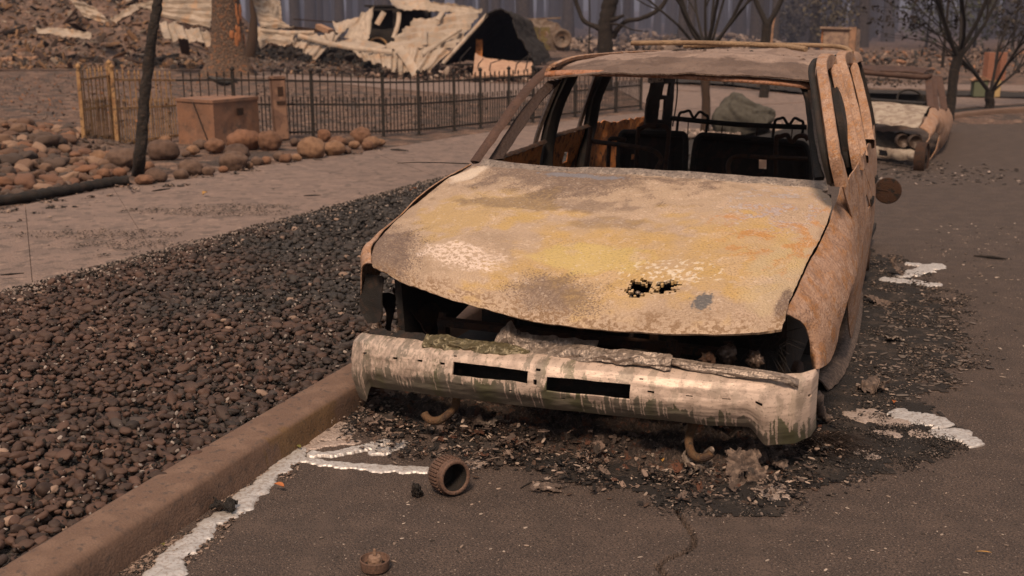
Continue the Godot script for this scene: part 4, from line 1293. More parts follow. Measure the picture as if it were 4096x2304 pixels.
	var bm2 := [Vector3(0.985, 0.560, -1.380), Vector3(0.998, 0.500, -1.700), Vector3(0.992, 0.500, -2.100), Vector3(0.972, 0.500, -2.500), Vector3(0.935, 0.500, -3.100), Vector3(0.880, 0.500, -4.000), Vector3(0.810, 0.500, -4.900)]
	var bs := [Vector3(0.960, 0.420, -1.400), Vector3(0.965, 0.170, -1.700), Vector3(0.955, 0.150, -2.100), Vector3(0.940, 0.150, -2.500), Vector3(0.900, 0.150, -3.100), Vector3(0.850, 0.200, -4.000), Vector3(0.790, 0.240, -4.900)]
	var bands := [["door", 0.0, 0.36], ["door", 0.365, 0.62], ["quarter_panel", 0.625, 1.0]]
	for d in bands:
		var q := [[], [], [], []]
		var src := [bb, bm, bm2, bs]
		for k in 4:
			for i in 9: q[k].append(curve(src[k], lerpf(d[1], d[2], i / 8.0)))
		var P := loft(q[0], q[3], 44, 40, Vector3.ZERO, 0.004, [q[1], q[2]])
		var o := panel(d[0], car, M.skin, P, 0.006, func(u, v): return d[0] == "door" and d[1] == 0.0 and absf(u - 0.72) < 0.05 and absf(v - 0.24) < 0.035)
		if d[0] == "door":
			var hd := MB.new()
			var hp: Vector3 = curve(src[1], lerpf(d[1], d[2], 0.8))
			hd.box(hp + Vector3(0.004, 0.06, 0), Vector3(0.012, 0.035, 0.14), Basis(), 0.003)
			put("handle_recess", hd, M.char, o)
	# window frames of the roadside doors, bowed by the heat
	var frame := func(called: String, pts: Array, w0: float, w1: float, m_: Material) -> void:
		strip(pts, func(t, s): return Vector3(0.004 * (1.0 - s * s), 0, lerpf(w0, w1, t) * 0.5 * -s) + Vector3(lip.get_noise_2d(t * 7, s * 0.3), 0, 0) * 0.003, 0.03, m_, called, car, 40, 8)
	var loopf := func(pts: Array, r: float) -> void:
		var mb := MB.new()
		var path := spline(pts, 80)
		var prof := [Vector2(-1, -0.8), Vector2(-0.85, -1), Vector2(0.7, -1), Vector2(1, -0.75), Vector2(1, 0.8), Vector2(0.85, 1), Vector2(-0.85, 1), Vector2(-1, 0.8), Vector2(-1, -0.8)]
		var Q := []
		for q in prof:
			var row := []
			for i in path.size():
				var d: Vector3 = (path[mini(i + 1, path.size() - 1)] - path[maxi(i - 1, 0)]).normalized()
				var w := d.cross(Vector3.RIGHT).normalized()
				var k: float = 1.0 + 0.06 * lip.get_noise_2d(i * 0.3, 3.0)
				row.append(path[i] + Vector3.RIGHT * q.x * r * 1.2 * k + w * q.y * r * 1.7 * k)
			Q.append(row)
		mb.sheet(Q)
		put("window_frame", mb, M.frame, car)
		var sl := []
		for p in pts: sl.append(p + Vector3(-0.045, 0.0, -0.004))
		var m2 := MB.new()
		m2.tube(spline(sl, 60), [r * 0.75], 8, true, 0.1, noise)
		put("window_seal", m2, M.char, car)
	loopf.call([Vector3(0.935, 1.011, -1.048), Vector3(0.900, 1.141, -1.024), Vector3(0.860, 1.254, -1.137), Vector3(0.810, 1.376, -1.345), Vector3(0.770, 1.452, -1.539), Vector3(0.750, 1.488, -1.780), Vector3(0.755, 1.490, -1.957), Vector3(0.775, 1.455, -1.986), Vector3(0.810, 1.396, -1.901), Vector3(0.850, 1.291, -1.846), Vector3(0.895, 1.183, -1.712), Vector3(0.935, 1.082, -1.619), Vector3(0.955, 1.017, -1.624)], 0.021)
	loopf.call([Vector3(0.955, 1.026, -1.891), Vector3(0.920, 1.133, -1.979), Vector3(0.875, 1.260, -2.095), Vector3(0.830, 1.379, -2.164), Vector3(0.785, 1.453, -2.299), Vector3(0.765, 1.485, -2.487), Vector3(0.765, 1.490, -2.798), Vector3(0.785, 1.453, -2.891), Vector3(0.820, 1.378, -2.817), Vector3(0.865, 1.270, -2.695), Vector3(0.910, 1.159, -2.536), Vector3(0.945, 1.050, -2.414)], 0.021)
	frame.call("inner_pillar", [Vector3(0.900, 0.948, -1.790), Vector3(0.880, 1.079, -1.712), Vector3(0.840, 1.245, -1.732), Vector3(0.780, 1.372, -1.989), Vector3(0.730, 1.439, -2.280)], 0.2, 0.2, M.char)
	# roof side rail
	strip([Vector3(0.715, 1.425, -2.02), Vector3(0.745, 1.452, -2.5), Vector3(0.735, 1.455, -3.2), Vector3(0.69, 1.45, -4.2), Vector3(0.65, 1.43, -4.95)], func(t, s): return Vector3(0.02 * s, -0.025 * s + 0.02 * (1.0 - s * s), 0), 0.02, M.skin, "side_rail", car, 40, 8)
	strip([Vector3(-0.715, 1.415, -2.02), Vector3(-0.75, 1.445, -2.5), Vector3(-0.76, 1.45, -3.2), Vector3(-0.76, 1.445, -4.2), Vector3(-0.75, 1.43, -4.95)], func(t, s): return Vector3(0.02 * s, 0.025 * s + 0.02 * (1.0 - s * s), 0), 0.02, M.skin, "side_rail", car, 40, 8)
	# tail: roadside post, tailgate sill
	strip([Vector3(0.76, 0.5, -4.95), Vector3(0.74, 0.95, -4.95), Vector3(0.60, 1.44, -4.9)], func(t, s): return Vector3(0.05 * s, 0, 0.03 * (1.0 - s * s)), 0.03, M.rust_char, "rear_pillar", car, 24, 6)
	# fuel flap hanging open on the roadside quarter
	var flap := MB.new()
	flap.lathe([Vector2(0.0, 0.006), Vector2(0.08, 0.006), Vector2(0.088, 0.0), Vector2(0.088, -0.006), Vector2(0.0, -0.008)], 28, Vector3.ZERO, turn(Vector3(1, 0, 0), PI / 2))
	var fo := put("fuel_flap", flap, M.rust_dark, car)
	fo.position = Vector3(0.981, 0.596, -3.950)
	var hinge := MB.new(); hinge.bar(Vector3.ZERO, Vector3(-0.14, 0.02, 0.0), 0.02, 0.006)
	put("hinge", hinge, M.rust_dark, fo)
	# tow hooks under the bumper
	for s in [[-0.47, -1.0], [0.52, 1.0]]:
		var hk := MB.new()
		var x: float = s[0]
		hk.tube(spline([Vector3(x, 0.26, -0.22), Vector3(x, 0.17, -0.2), Vector3(x - 0.005 * s[1], 0.125, -0.16), Vector3(x + 0.02 * s[1], 0.095, -0.10), Vector3(x + 0.055 * s[1], 0.088, -0.08), Vector3(x + 0.085 * s[1], 0.098, -0.085), Vector3(x + 0.098 * s[1], 0.112, -0.09)], 30), [0.024, 0.024, 0.023, 0.022, 0.021, 0.02, 0.017], 10)
		put("tow_hook", hk, M.hook, car)
	# bare hubs where the wheels burned away
	for s in [[-0.82, 0.72, 0.21], [0.82, 0.72, 0.15], [-0.82, 3.78, 0.21], [0.82, 3.78, 0.15]]:
		var hb := MB.new()
		hb.lathe([Vector2(0.0, -0.09), Vector2(0.07, -0.09), Vector2(0.08, -0.03), Vector2(0.155, -0.03), Vector2(0.16, -0.02), Vector2(0.16, 0.01), Vector2(0.15, 0.015), Vector2(0.0, 0.02)], 28, Vector3.ZERO, turn(Vector3(0, 0, 1), PI / 2 * (1 if s[0] > 0 else -1)))
		put("brake_disc", hb, M.rust_dark, car).position = Vector3(s[0], s[2], -s[1])
	# aerial snapped over to the kerb side
	var ae := MB.new()
	ae.tube([Vector3(-0.854, 0.998, -1.220), Vector3(-1.005, 0.997, -1.220), Vector3(-1.137, 0.993, -1.220), Vector3(-1.249, 0.984, -1.220)], [0.0028, 0.0024, 0.002, 0.002], 5)
	put("aerial", ae, M.char, car)

# ---------------------------------------------------------------- second wreck down the street
func make_second_car() -> void:
	var at := Vector3(4.1, 0, -14.0)
	var car := thing("burnt_wagon", "second burned-out car with a pale grey hood, parked farther down the street", "car", at)
	var L := func(a: Array) -> Array:
		var o := []
		for p in a: o.append(p - at)
		return o
	var sk: Material = M.pale_car
	# hood
	panel("hood", car, sk, loft(L.call([Vector3(4.519, 0.719, -15.400), Vector3(4.763, 0.686, -15.250), Vector3(5.105, 0.663, -14.950), Vector3(5.417, 0.645, -14.600)]), L.call([Vector3(4.256, 0.491, -14.350), Vector3(4.484, 0.478, -14.150), Vector3(4.692, 0.477, -13.750), Vector3(4.869, 0.478, -13.400)]), 40, 24, Vector3(0, 0.04, 0), 0.02), 0.01)
	# roof and header
	panel("roof", car, M.brown, loft(L.call([Vector3(5.242, 1.066, -18.200), Vector3(5.754, 1.048, -18.000), Vector3(6.218, 1.034, -17.700), Vector3(6.482, 1.008, -17.400)]), L.call([Vector3(4.669, 1.086, -16.200), Vector3(4.949, 1.071, -16.000), Vector3(5.389, 1.045, -15.800), Vector3(5.679, 1.021, -15.600)]), 40, 20, Vector3(0, 0.02, 0), 0.03), 0.02)
	strip(L.call([Vector3(4.614, 1.052, -16.200), Vector3(4.952, 1.038, -16.000), Vector3(5.375, 1.004, -15.750), Vector3(5.647, 0.991, -15.550), Vector3(5.789, 1.010, -15.600)]), func(t, s): return Vector3(0, 0.035 * s, 0.02 * (1.0 - s * s)), 0.04, M.brown, "header_rail", car, 30, 6)
	# pillars
	for e in [[L.call([Vector3(5.745, 0.956, -15.600), Vector3(5.592, 0.795, -15.100), Vector3(5.493, 0.645, -14.750)]), 0.045], [L.call([Vector3(5.897, 1.002, -15.800), Vector3(5.736, 0.784, -15.300), Vector3(5.625, 0.599, -14.900)]), 0.04], [L.call([Vector3(6.260, 0.969, -16.600), Vector3(6.176, 0.733, -16.200), Vector3(6.115, 0.528, -15.900)]), 0.05]]:
		var w: float = e[1]
		strip(e[0], func(t, s): return Vector3(w * s, 0, 0.02 * (1.0 - s * s)), 0.03, M.brown, "pillar", car, 20, 5)
	strip(L.call([Vector3(4.921, 1.076, -16.000), Vector3(4.775, 0.875, -15.600), Vector3(4.653, 0.704, -15.300)]), func(t, s): return Vector3(0.05 * s, 0, 0), 0.03, M.char, "pillar", car, 20, 5)
	# roadside wing and doors
	panel("fender", car, M.skin, loft(L.call([Vector3(4.897, 0.479, -13.450), Vector3(5.129, 0.567, -13.900), Vector3(5.439, 0.635, -14.600), Vector3(5.641, 0.607, -15.000), Vector3(6.154, 0.515, -16.000), Vector3(7.050, 0.385, -18.200)]), L.call([Vector3(4.932, 0.308, -13.350), Vector3(5.023, 0.331, -13.500), Vector3(5.302, 0.382, -14.100), Vector3(5.534, 0.295, -14.500), Vector3(5.887, 0.047, -15.300), Vector3(7.057, 0.014, -18.200)]), 60, 24, Vector3(0.09, 0, 0.0), 0.015), 0.01)
	panel("door", car, M.skin, loft(L.call([Vector3(5.533, 0.306, -14.500), Vector3(5.957, 0.428, -15.400), Vector3(6.451, 0.391, -16.600), Vector3(7.070, 0.302, -18.200)]), L.call([Vector3(5.325, 0.010, -14.200), Vector3(5.713, 0.014, -15.000), Vector3(6.078, 0.017, -15.800), Vector3(7.014, -0.083, -18.200)]), 40, 16, Vector3(0.03, 0, 0), 0.008), 0.01)
	# front end
	var g := MB.new(); g.sheet(loft(L.call([Vector3(4.382, 0.408, -14.500), Vector3(4.732, 0.391, -14.000), Vector3(5.013, 0.394, -13.700)]), L.call([Vector3(4.386, 0.136, -14.450), Vector3(4.734, 0.159, -13.950), Vector3(5.014, 0.157, -13.650)]), 20, 8, Vector3.ZERO, 0.04), 0.02)
	put("grille", g, M.char, car)
	for p in [Vector3(4.779, 0.304, -13.680), Vector3(4.866, 0.312, -13.500)]:
		var h := MB.new()
		h.lathe([Vector2(0.0, 0.0), Vector2(0.03, 0.006), Vector2(0.06, 0.02), Vector2(0.075, 0.045), Vector2(0.082, 0.045), Vector2(0.085, 0.02), Vector2(0.085, -0.03)], 20, Vector3.ZERO, turn(Vector3(1, 0, 0), PI / 2) )
		put("headlight", h, M.molten_dark, car).position = p - at
	var bh := func(u, v): return absf(u - 0.42) < 0.06 and absf(v - 0.5) < 0.3
	panel("bumper", car, sk, loft(L.call([Vector3(4.337, 0.203, -14.300), Vector3(4.557, 0.198, -13.950), Vector3(4.711, 0.211, -13.600), Vector3(4.836, 0.213, -13.350)]), L.call([Vector3(4.340, 0.073, -14.280), Vector3(4.560, 0.071, -13.930), Vector3(4.714, 0.092, -13.580), Vector3(4.828, 0.101, -13.330)]), 40, 14, Vector3(0, 0, 0.05), 0.02), 0.015, bh)
	var w := MB.new()
	w.lathe([Vector2(0.05, -0.05), Vector2(0.12, -0.05), Vector2(0.17, -0.03), Vector2(0.19, -0.06), Vector2(0.205, -0.06), Vector2(0.205, 0.06), Vector2(0.18, 0.05), Vector2(0.05, 0.03)], 24, Vector3.ZERO, turn(Vector3(0, 1, 0), -0.5) * turn(Vector3(0, 0, 1), PI / 2))
	put("wheel_rim", w, M.rust_dark, car).position = Vector3(4.897, 0.124, -13.300) - at
	var fl := MB.new(); fl.box(Vector3(0.0, 0.1, -1.6), Vector3(1.5, 0.05, 3.4), turn(Vector3.UP, -0.5))
	put("floor_pan", fl, M.char, car)
	var dash := MB.new(); dash.bar(Vector3(4.749, 0.620, -15.600) - at, Vector3(5.525, 0.592, -15.000) - at, 0.3, 0.18)
	put("dash_beam", dash, M.char, car)
	var sw := MB.new()
	var ring := []
	for i in 17: ring.append(Vector3(5.515, 0.685, -15.600) - at + Vector3(cos(i * TAU / 16) * 0.18, sin(i * TAU / 16) * 0.13, sin(i * TAU / 16) * -0.08))
	sw.tube(ring, [0.015], 6, false)
	put("steering_wheel", sw, M.char, car)
	var st := MB.new(); st.box(Vector3(5.513, 0.567, -16.400) - at, Vector3(1.2, 0.3, 0.2), turn(Vector3.UP, -0.5))
	put("seat_frame", st, M.char, car)
	# scraps round its wheel
	var trs := []; var cs := []
	for i in 900:
		var p := Vector3(R(3.2, 6.2), 0.004, R(-14.6, -11.9))
		if rng.randf() < Vector2(p.x - 4.8, p.z + 13.0).length() * 0.6: continue
		var s := R(0.006, 0.035)
		trs.append(Transform3D((Basis(Vector3.UP, R(0, 6)) * turn(R3(1), R(0, 0.5))).scaled_local(Vector3(s, s * 0.6, s)), p))
		var gg := R(0.01, 0.05) if rng.randf() < 0.7 else R(0.15, 0.4)
		cs.append(Color(gg * 1.1, gg * 0.9, gg * 0.8))
	var o := many("ash_scraps", flake(), M.scrap, trs, cs)
	tag(o, "ash and char scattered round the second car's front wheel", "ash")

# ---------------------------------------------------------------- iron fence, gate, cabinet, pillar
func picket_mesh(h: float, r: float) -> ArrayMesh:
	var mb := MB.new()
	mb.tube([Vector3.ZERO, Vector3(0, h - 0.075, 0)], [r, r], 6)
	mb.lathe([Vector2(r * 0.9, h - 0.075), Vector2(r * 2.1, h - 0.062), Vector2(r * 1.0, h - 0.05), Vector2(r * 1.7, h - 0.03), Vector2(0.0005, h)], 6)
	return mb.mesh()

func fence_run(o: Node3D, base: Array, hts: Array, gap: float, mats: Array, posts: Array) -> void:
	# base: foot of each post in world space; pickets stand between them, tall and short by turns
	for k in base.size() - 1:
		var a: Vector3 = base[k]; var b: Vector3 = base[k + 1]
		var L := a.distance_to(b)
		var n := maxi(int(L / gap), 3)
		var m: Material = mats[mini(k, mats.size() - 1)]
		for t in [0.86, 0.50, 0.07]:
			var rail := MB.new()
			rail.bar(a + Vector3(0, hts[k] * t, 0), b + Vector3(0, hts[k + 1] * t, 0), 0.022, 0.028)
			put("rail", rail, m, o)
		var h0: float = hts[k]
		var tall := picket_mesh(h0 * 0.965, 0.0085); var short := picket_mesh(h0 * 0.6, 0.0085)
		for i in range(1, n * 2):
			var t := i / float(n * 2)
			var p := a.lerp(b, t) + Vector3(0, 0.03, 0)
			var q := inst("picket" if i % 2 == 0 else "short_picket", tall if i % 2 == 0 else short, m, o)
			q.position = p
			q.scale.y = lerpf(1.0, hts[k + 1] / h0, t)
			q.rotation = Vector3(R(-0.012, 0.012), 0, R(-0.015, 0.015))
	for k in base.size():
		if not posts[k]: continue
		var h: float = hts[k]
		var mb := MB.new()
		mb.box(Vector3(0, h * 0.5 - 0.04, 0), Vector3(0.045, h + 0.02, 0.045))
		mb.box(Vector3(0, -0.02, 0), Vector3(0.09, 0.02, 0.09))
		var p := put("post", mb, mats[mini(k, mats.size() - 1)], o)
		p.position = base[k]
		var ball := MB.new()
		ball.lathe([Vector2(0.01, h - 0.03), Vector2(0.03, h - 0.028), Vector2(0.016, h - 0.012), Vector2(0.03, h + 0.004), Vector2(0.035, h + 0.022), Vector2(0.026, h + 0.042), Vector2(0.008, h + 0.055), Vector2(0.0005, h + 0.07)], 12)
		put("finial", ball, mats[mini(k, mats.size() - 1)], p)

func make_fence() -> void:
	var ochre := layered(512, 512, S(0.33, 0.20, 0.092), [
		[nz(301, 0.012, 4), 0.5, 0.66, S(0.22, 0.115, 0.052), 0.8],
		[nz(302, 0.02, 4), 0.36, 0.22, S(0.07, 0.045, 0.03), 0.8]])
	M.ochre = mat(ochre, 0.75, 1.2, M.grit, 0.3)
	var f := thing("iron_fence", "long dark iron picket fence with ball-topped posts curving behind the pavement", "fence")
	fence_run(f, [Vector3(-4.730, 0.100, -15.869), Vector3(-3.994, 0.100, -16.162), Vector3(-2.915, 0.100, -16.404), Vector3(-1.897, 0.100, -16.527), Vector3(-1.400, 0.100, -16.845), Vector3(-0.897, 0.101, -17.434), Vector3(-0.502, 0.105, -17.894), Vector3(-0.052, 0.110, -18.430), Vector3(0.349, 0.116, -18.913), Vector3(0.736, 0.124, -19.412), Vector3(1.118, 0.131, -19.855), Vector3(1.524, 0.138, -20.314), Vector3(1.919, 0.147, -20.790), Vector3(2.447, 0.157, -21.369)], [0.97, 0.96, 0.93, 0.90, 0.89, 0.88, 0.88, 0.88, 0.88, 0.88, 0.88, 0.88, 0.88, 0.88], 0.105, [M.iron], [false, true, true, true, true, true, true, true, true, true, true, true, true, true])
	var s := thing("iron_fence", "ochre picket fence panel between the leaning gate and the rusty cabinet", "fence")
	fence_run(s, [Vector3(-5.189, 0.100, -14.694), Vector3(-4.730, 0.100, -15.869)], [1.04, 0.97], 0.105, [M.ochre], [true, false])
	var gt := thing("iron_gate", "leaning ochre iron gate leaf with close-set pickets", "gate")
	fence_run(gt, [Vector3(-5.515, 0.100, -14.403), Vector3(-5.367, 0.100, -15.101)], [1.05, 1.08], 0.085, [M.ochre], [true, true])
	var fr := thing("gate_frame", "bent ochre frame lying at the foot of the gate", "frame")
	var b1 := MB.new(); b1.bar(Vector3(-5.459, 0.140, -14.711), Vector3(-5.045, 0.160, -15.036), 0.03, 0.03)
	put("frame_bar", b1, M.ochre, fr)
	var b2 := MB.new(); b2.bar(Vector3(-5.422, 0.140, -14.610), Vector3(-5.093, 0.130, -14.031), 0.03, 0.03)
	put("frame_bar", b2, M.ochre, fr)
	var b3 := MB.new(); b3.bar(Vector3(-5.200, 0.130, -14.218), Vector3(-4.907, 0.130, -14.607), 0.02, 0.02)
	put("frame_bar", b3, M.ochre, fr)

	# sheet-steel utility cabinet standing corner-on
	var cm := layered(512, 512, S(0.235, 0.125, 0.08), [
		[nz(311, 0.006, 4), 0.42, 0.66, S(0.165, 0.098, 0.07), 0.9],
		[nz(312, 0.03, 4), 0.62, 0.78, S(0.30, 0.165, 0.10), 0.7],
		[nz(313, 0.012, 5), 0.33, 0.2, S(0.085, 0.06, 0.05), 0.9]])
	M.cabinet = mat(cm, 0.7, 1.0, M.grit, 0.3, false)
	var nn := Vector3(-4.017, 0.100, -15.101)
	var ll := Vector3(-4.648, 0.100, -15.586); var rr := Vector3(-3.610, 0.100, -15.985)
	var cab := thing("utility_cabinet", "rust-brown sheet-steel utility cabinet with a dented front, between fence and rocks", "cabinet", nn)
	var l := ll - nn; var r := rr - nn
	var bk := l + r
	var hgt := Vector3(0, 0.61, 0)
	var side := func(a: Vector3, b: Vector3, dent: float) -> Array:
		var P := []
		for j in 14:
			var row := []
			for i in 20:
				var p := a.lerp(b, i / 19.0) + hgt * (j / 13.0) - Vector3(0, 0.03, 0)
				var nrm := (b - a).cross(Vector3.UP).normalized()
				p += nrm * dent * sin(PI * i / 19.0) * sin(PI * j / 13.0) * (1.0 + noise.get_noise_2d(i * 0.2, j * 0.2))
				row.append(p)
			P.append(row)
		return P
	for e in [[l, Vector3.ZERO, -0.02], [Vector3.ZERO, r, -0.015], [r, bk, 0.0], [bk, l, 0.0]]:
		panel("side_panel", cab, M.cabinet, side.call(e[0], e[1], e[2]), 0.008)
	var lid := MB.new()
	var up := hgt + Vector3(0, -0.005, 0)
	var c0 := (l + r) * 0.5
	var q := []
	for p in [Vector3.ZERO, l, bk, r]: q.append(c0 + (p - c0) * 1.025 + up)
	lid.face([q[0], q[1], q[2], q[3]])
	for i in 4:
		lid.face([q[i], q[(i + 1) % 4], q[(i + 1) % 4] - Vector3(0, 0.04, 0), q[i] - Vector3(0, 0.04, 0)])
	put("lid", lid, M.cabinet, cab)
	var seam := MB.new(); seam.bar(l * 0.52 + Vector3(0, 0.56, 0.02), l * 0.18 + Vector3(0, 0.05, 0.02), 0.012, 0.012)
	put("seam", seam, M.char, cab)
	var plate := MB.new()
	var rd := r.normalized(); var rn := r.cross(Vector3.UP).normalized()
	plate.box(r * 0.57 + Vector3(0, 0.42, 0) + (rn * 0.012 if rn.z > 0 else -rn * 0.012), Vector3(0.14, 0.10, 0.006), Basis(rd, Vector3.UP, rd.cross(Vector3.UP)))
	put("plate", plate, M.rust_dark, cab)

	var pb := Vector3(-3.297, 0.100, -15.985)
	var ped := thing("meter_pillar", "square scorched pillar with two dark plates, standing against the fence", "pillar", pb, 0.35)
	ped.rotation.z = 0.03
	var body := MB.new(); body.box(Vector3(0, 0.42, 0), Vector3(0.2, 0.84, 0.2), Basis(), 0.012)
	put("pillar_body", body, M.pillar, ped)
	var cap := MB.new(); cap.box(Vector3(0, 0.865, 0), Vector3(0.225, 0.05, 0.225), Basis(), 0.015)
	put("pillar_cap", cap, M.pillar, ped)
	for e in [[0.68, 0.13, 0.06], [0.52, 0.05, 0.1]]:
		var pl := MB.new(); pl.box(Vector3(0.02, e[0], 0.103), Vector3(e[2] + 0.02, e[1], 0.008))
		put("plate", pl, M.rust_dark, ped)

func limb(mb: MB, a: Vector3, d: Vector3, r: float, depth: int, spread: float, lift: float, tips: Array) -> void:
	var pts := [a]; var rad := [r]
	var n := 5
	var p := a; var k := d
	for i in n:
		k = (k.normalized() * d.length() + R3(0.16) * d.length() + Vector3(0, lift * d.length() * 0.10, 0))
		k = k.normalized() * d.length() * 0.24
		p += k
		pts.append(p); rad.append(r * lerpf(1.0, 0.55, (i + 1.0) / n))
	mb.tube(pts, rad, 5 if r < 0.02 else 7, false)
	tips.append(p)
	if depth <= 0: return
	var m := 2 + rng.randi() % 3
	for i in m:
		var t := pts[2 + rng.randi() % (n - 1)] as Vector3
		var dir := (k.normalized() + R3(spread)).normalized() * d.length() * R(0.55, 0.8)
		limb(mb, t, dir, r * R(0.4, 0.6), depth - 1, spread, lift, tips)

func leaf_cloud(tips: Array, per: int, reach: float, size: float) -> MB:
	var mb := MB.new()
	for t in tips:
		for i in per:
			var c: Vector3 = t + R3(reach)
			var u := R3(1.0).normalized() * size * R(0.5, 1.3); var w := u.cross(R3(1.0)).normalized() * size * R(0.3, 0.6)
			mb.tint = Color(1, 1, 1) * R(0.5, 1.6)
			mb.face([c - u, c - w, c + u, c + w])
	return mb

func make_yard() -> void:
	# charred thin tree at the pavement's edge
	var tb := Vector3(-4.087, 0.080, -12.096)
	var t := thing("young_tree", "thin charred leaning tree at the pavement edge, in front of the ochre gate", "tree", tb)
	var tm := MB.new()
	var tp := []
	for p in [Vector3(-4.176, 0.020, -12.353), Vector3(-3.999, 0.221, -11.900), Vector3(-3.934, 0.580, -11.900), Vector3(-3.897, 0.953, -11.950), Vector3(-3.839, 1.323, -12.000), Vector3(-3.773, 1.650, -12.000), Vector3(-3.713, 1.934, -12.050), Vector3(-3.660, 2.257, -12.100), Vector3(-3.592, 2.703, -12.200), Vector3(-3.557, 3.265, -12.300), Vector3(-3.441, 3.998, -12.300)]: tp.append(p - tb)
	tm.tube(spline(tp, 60), [0.075, 0.072, 0.068, 0.064], 12, true, 0.35, noise)
	for i in tm.v.size():
		var h := clampf(tm.v[i].y / 4.0, 0, 1)
		tm.v[i] = tm.v[i].lerp(curve(tp, h * 0.93), h * 0.45)
	put("trunk", tm, M.charbark, t)
	var br := MB.new(); var tips := []
	for i in 6: limb(br, curve(tp, R(0.8, 1.0)), Vector3(R(-1, 1), R(0.5, 1.2), R(-1, 1)), 0.02, 2, 0.6, 0.3, tips)
	put("crown", br, M.twig, t)

	# burnt timber edging
	var lg := thing("timber_edging", "blackened timber edging between the cobbles and the pavement", "timber")
	var lm := MB.new()
	var lp := spline([Vector3(-4.792, 0.120, -9.864), Vector3(-4.500, 0.130, -10.181), Vector3(-4.295, 0.130, -10.592), Vector3(-4.096, 0.140, -10.993), Vector3(-3.917, 0.140, -11.259)], 50)
	lm.tube(lp, [0.05], 9, true, 0.5, noise)
	put("log", lm, M.char, lg)
	var pg := MB.new(); pg.tube([Vector3(-4.003, 0.060, -11.545), Vector3(-3.651, 0.200, -10.529)], [0.008, 0.007], 6)
	put("peg", pg, M.pillar, lg)

	# crow on the path
	var cb := Vector3(-7.035, 0.256, -27.308)
	var c := thing("crow", "black crow standing on the ground behind the fence", "bird", cb)
	var body := MB.new()
	body.tube(spline([Vector3(-0.30, 0.20, 0), Vector3(-0.24, 0.22, 0), Vector3(-0.14, 0.17, 0), Vector3(0.02, 0.12, 0), Vector3(0.18, 0.10, 0), Vector3(0.34, 0.11, 0)], 24), [0.012, 0.05, 0.075, 0.10, 0.09, 0.045, 0.02], 12)
	var radii := [0.008, 0.045, 0.06, 0.095, 0.085, 0.02]
	body = MB.new()
	var cp := spline([Vector3(-0.32, 0.20, 0), Vector3(-0.25, 0.225, 0), Vector3(-0.16, 0.19, 0), Vector3(0.0, 0.14, 0), Vector3(0.18, 0.12, 0), Vector3(0.38, 0.15, 0)], 24)
	var cr := []
	for i in 24: cr.append(lerpf(radii[mini(i * 5 / 23, 4)], radii[mini(i * 5 / 23 + 1, 5)], fmod(i * 5 / 23.0, 1.0)))
	body.tube(cp, cr, 14)
	put("body", body, M.crow, c)
	for s in [-0.03, 0.03]:
		var lgm := MB.new(); lgm.tube([Vector3(0.04, 0.08, s), Vector3(0.03, 0.0, s)], [0.008, 0.007], 5)
		put("leg", lgm, M.crow, c)
	var bkm := MB.new(); bkm.tube([Vector3(-0.30, 0.21, 0), Vector3(-0.37, 0.19, 0)], [0.014, 0.002], 6)
	put("beak", bkm, M.crow, c)

	# low garden wall of blocks, far left
	var gw := thing("block_wall", "low garden wall of tan blocks below the rubble slope", "wall")
	var a := Vector3(-16.836, 0.465, -36.178); var b := Vector3(-13.567, 0.496, -37.604)
	var n := 17
	for i in n:
		var bm := rock(Vector3(0.30, 0.17, 0.22), 2, 600 + i % 5, 0.12, 1.3, 0.06, 0.45)
		var o := put("block", bm, M.block, gw)
		o.position = a.lerp(b, i / float(n - 1)) + Vector3(0, 0.12 + R(-0.02, 0.02), R(-0.03, 0.03))
		o.scale = Vector3(a.distance_to(b) / (n - 1) / 0.60 * 0.97, R(0.9, 1.1), 1)
		o.rotation.y = R(-0.06, 0.06)

	# mound of cobbles to the left, with its stones as pieces
	var md := MB.new()
	var P := []
	for j in 24:
		var row := []
		for i in 24:
			var x := lerpf(-9.5, -3.7, i / 23.0); var z := lerpf(-17.5, -9.6, j / 23.0)
			row.append(Vector3(x, cobble_h(x, z), z))
		P.append(row)
	md.sheet(P)
	var mo := structure("cobble_bank", md, M.earth)
	var shapes := []
	for k in 7: shapes.append(rock(Vector3(1, 0.66, 0.8), 2, 640 + k, 0.4, 0.9, 0.05).mesh())
	var cm := []
	for c3 in [Color(0.15, 0.088, 0.062), Color(0.19, 0.10, 0.066), Color(0.11, 0.075, 0.06), Color(0.21, 0.13, 0.09), Color(0.085, 0.062, 0.053), Color(0.32, 0.21, 0.15), Color(0.24, 0.12, 0.07)]:
		var m: StandardMaterial3D = M.boulder.duplicate()
		m.vertex_color_use_as_albedo = false; m.albedo_color = c3.linear_to_srgb()
		cm.append(m)
	var placed := []
	var count := 0
	var tries := 0
	while count < 285 and tries < 9000:
		tries += 1
		var z := R(-16.6, -10.2); var x := R(-7.6, -3.9)
		var near_edge := curve_edge(z)
		if x > minf(near_edge, -4.2) - 0.12: continue
		if x < z * 0.46 - 0.35: continue
		if z < -13.2 and x > -5.3 + (z + 13.2) * 0.25: continue
		var s := R(0.055, 0.105) * (1.0 if rng.randf() < 0.8 else 1.35)
		var ok := true
		for q in placed:
			if Vector2(x, z).distance_to(Vector2(q.x, q.y)) < (s + q.z) * 0.78: ok = false; break
		if not ok: continue
		placed.append(Vector3(x, z, s))
		var w := rng.randi() % 7
		if w == 5 and rng.randf() < 0.6: w = 0
		var o := inst("cobble", shapes[count % 7], cm[w], mo)
		o.transform = Transform3D((Basis(Vector3.UP, R(0, TAU)) * turn(Vector3(R(-1, 1), 0, R(-1, 1) + 0.01), R(0, 0.5))).scaled_local(Vector3(s * R(1, 1.3), s * R(0.8, 1.1), s)), Vector3(x, cobble_h(x, z) + s * 0.42, z))
		count += 1
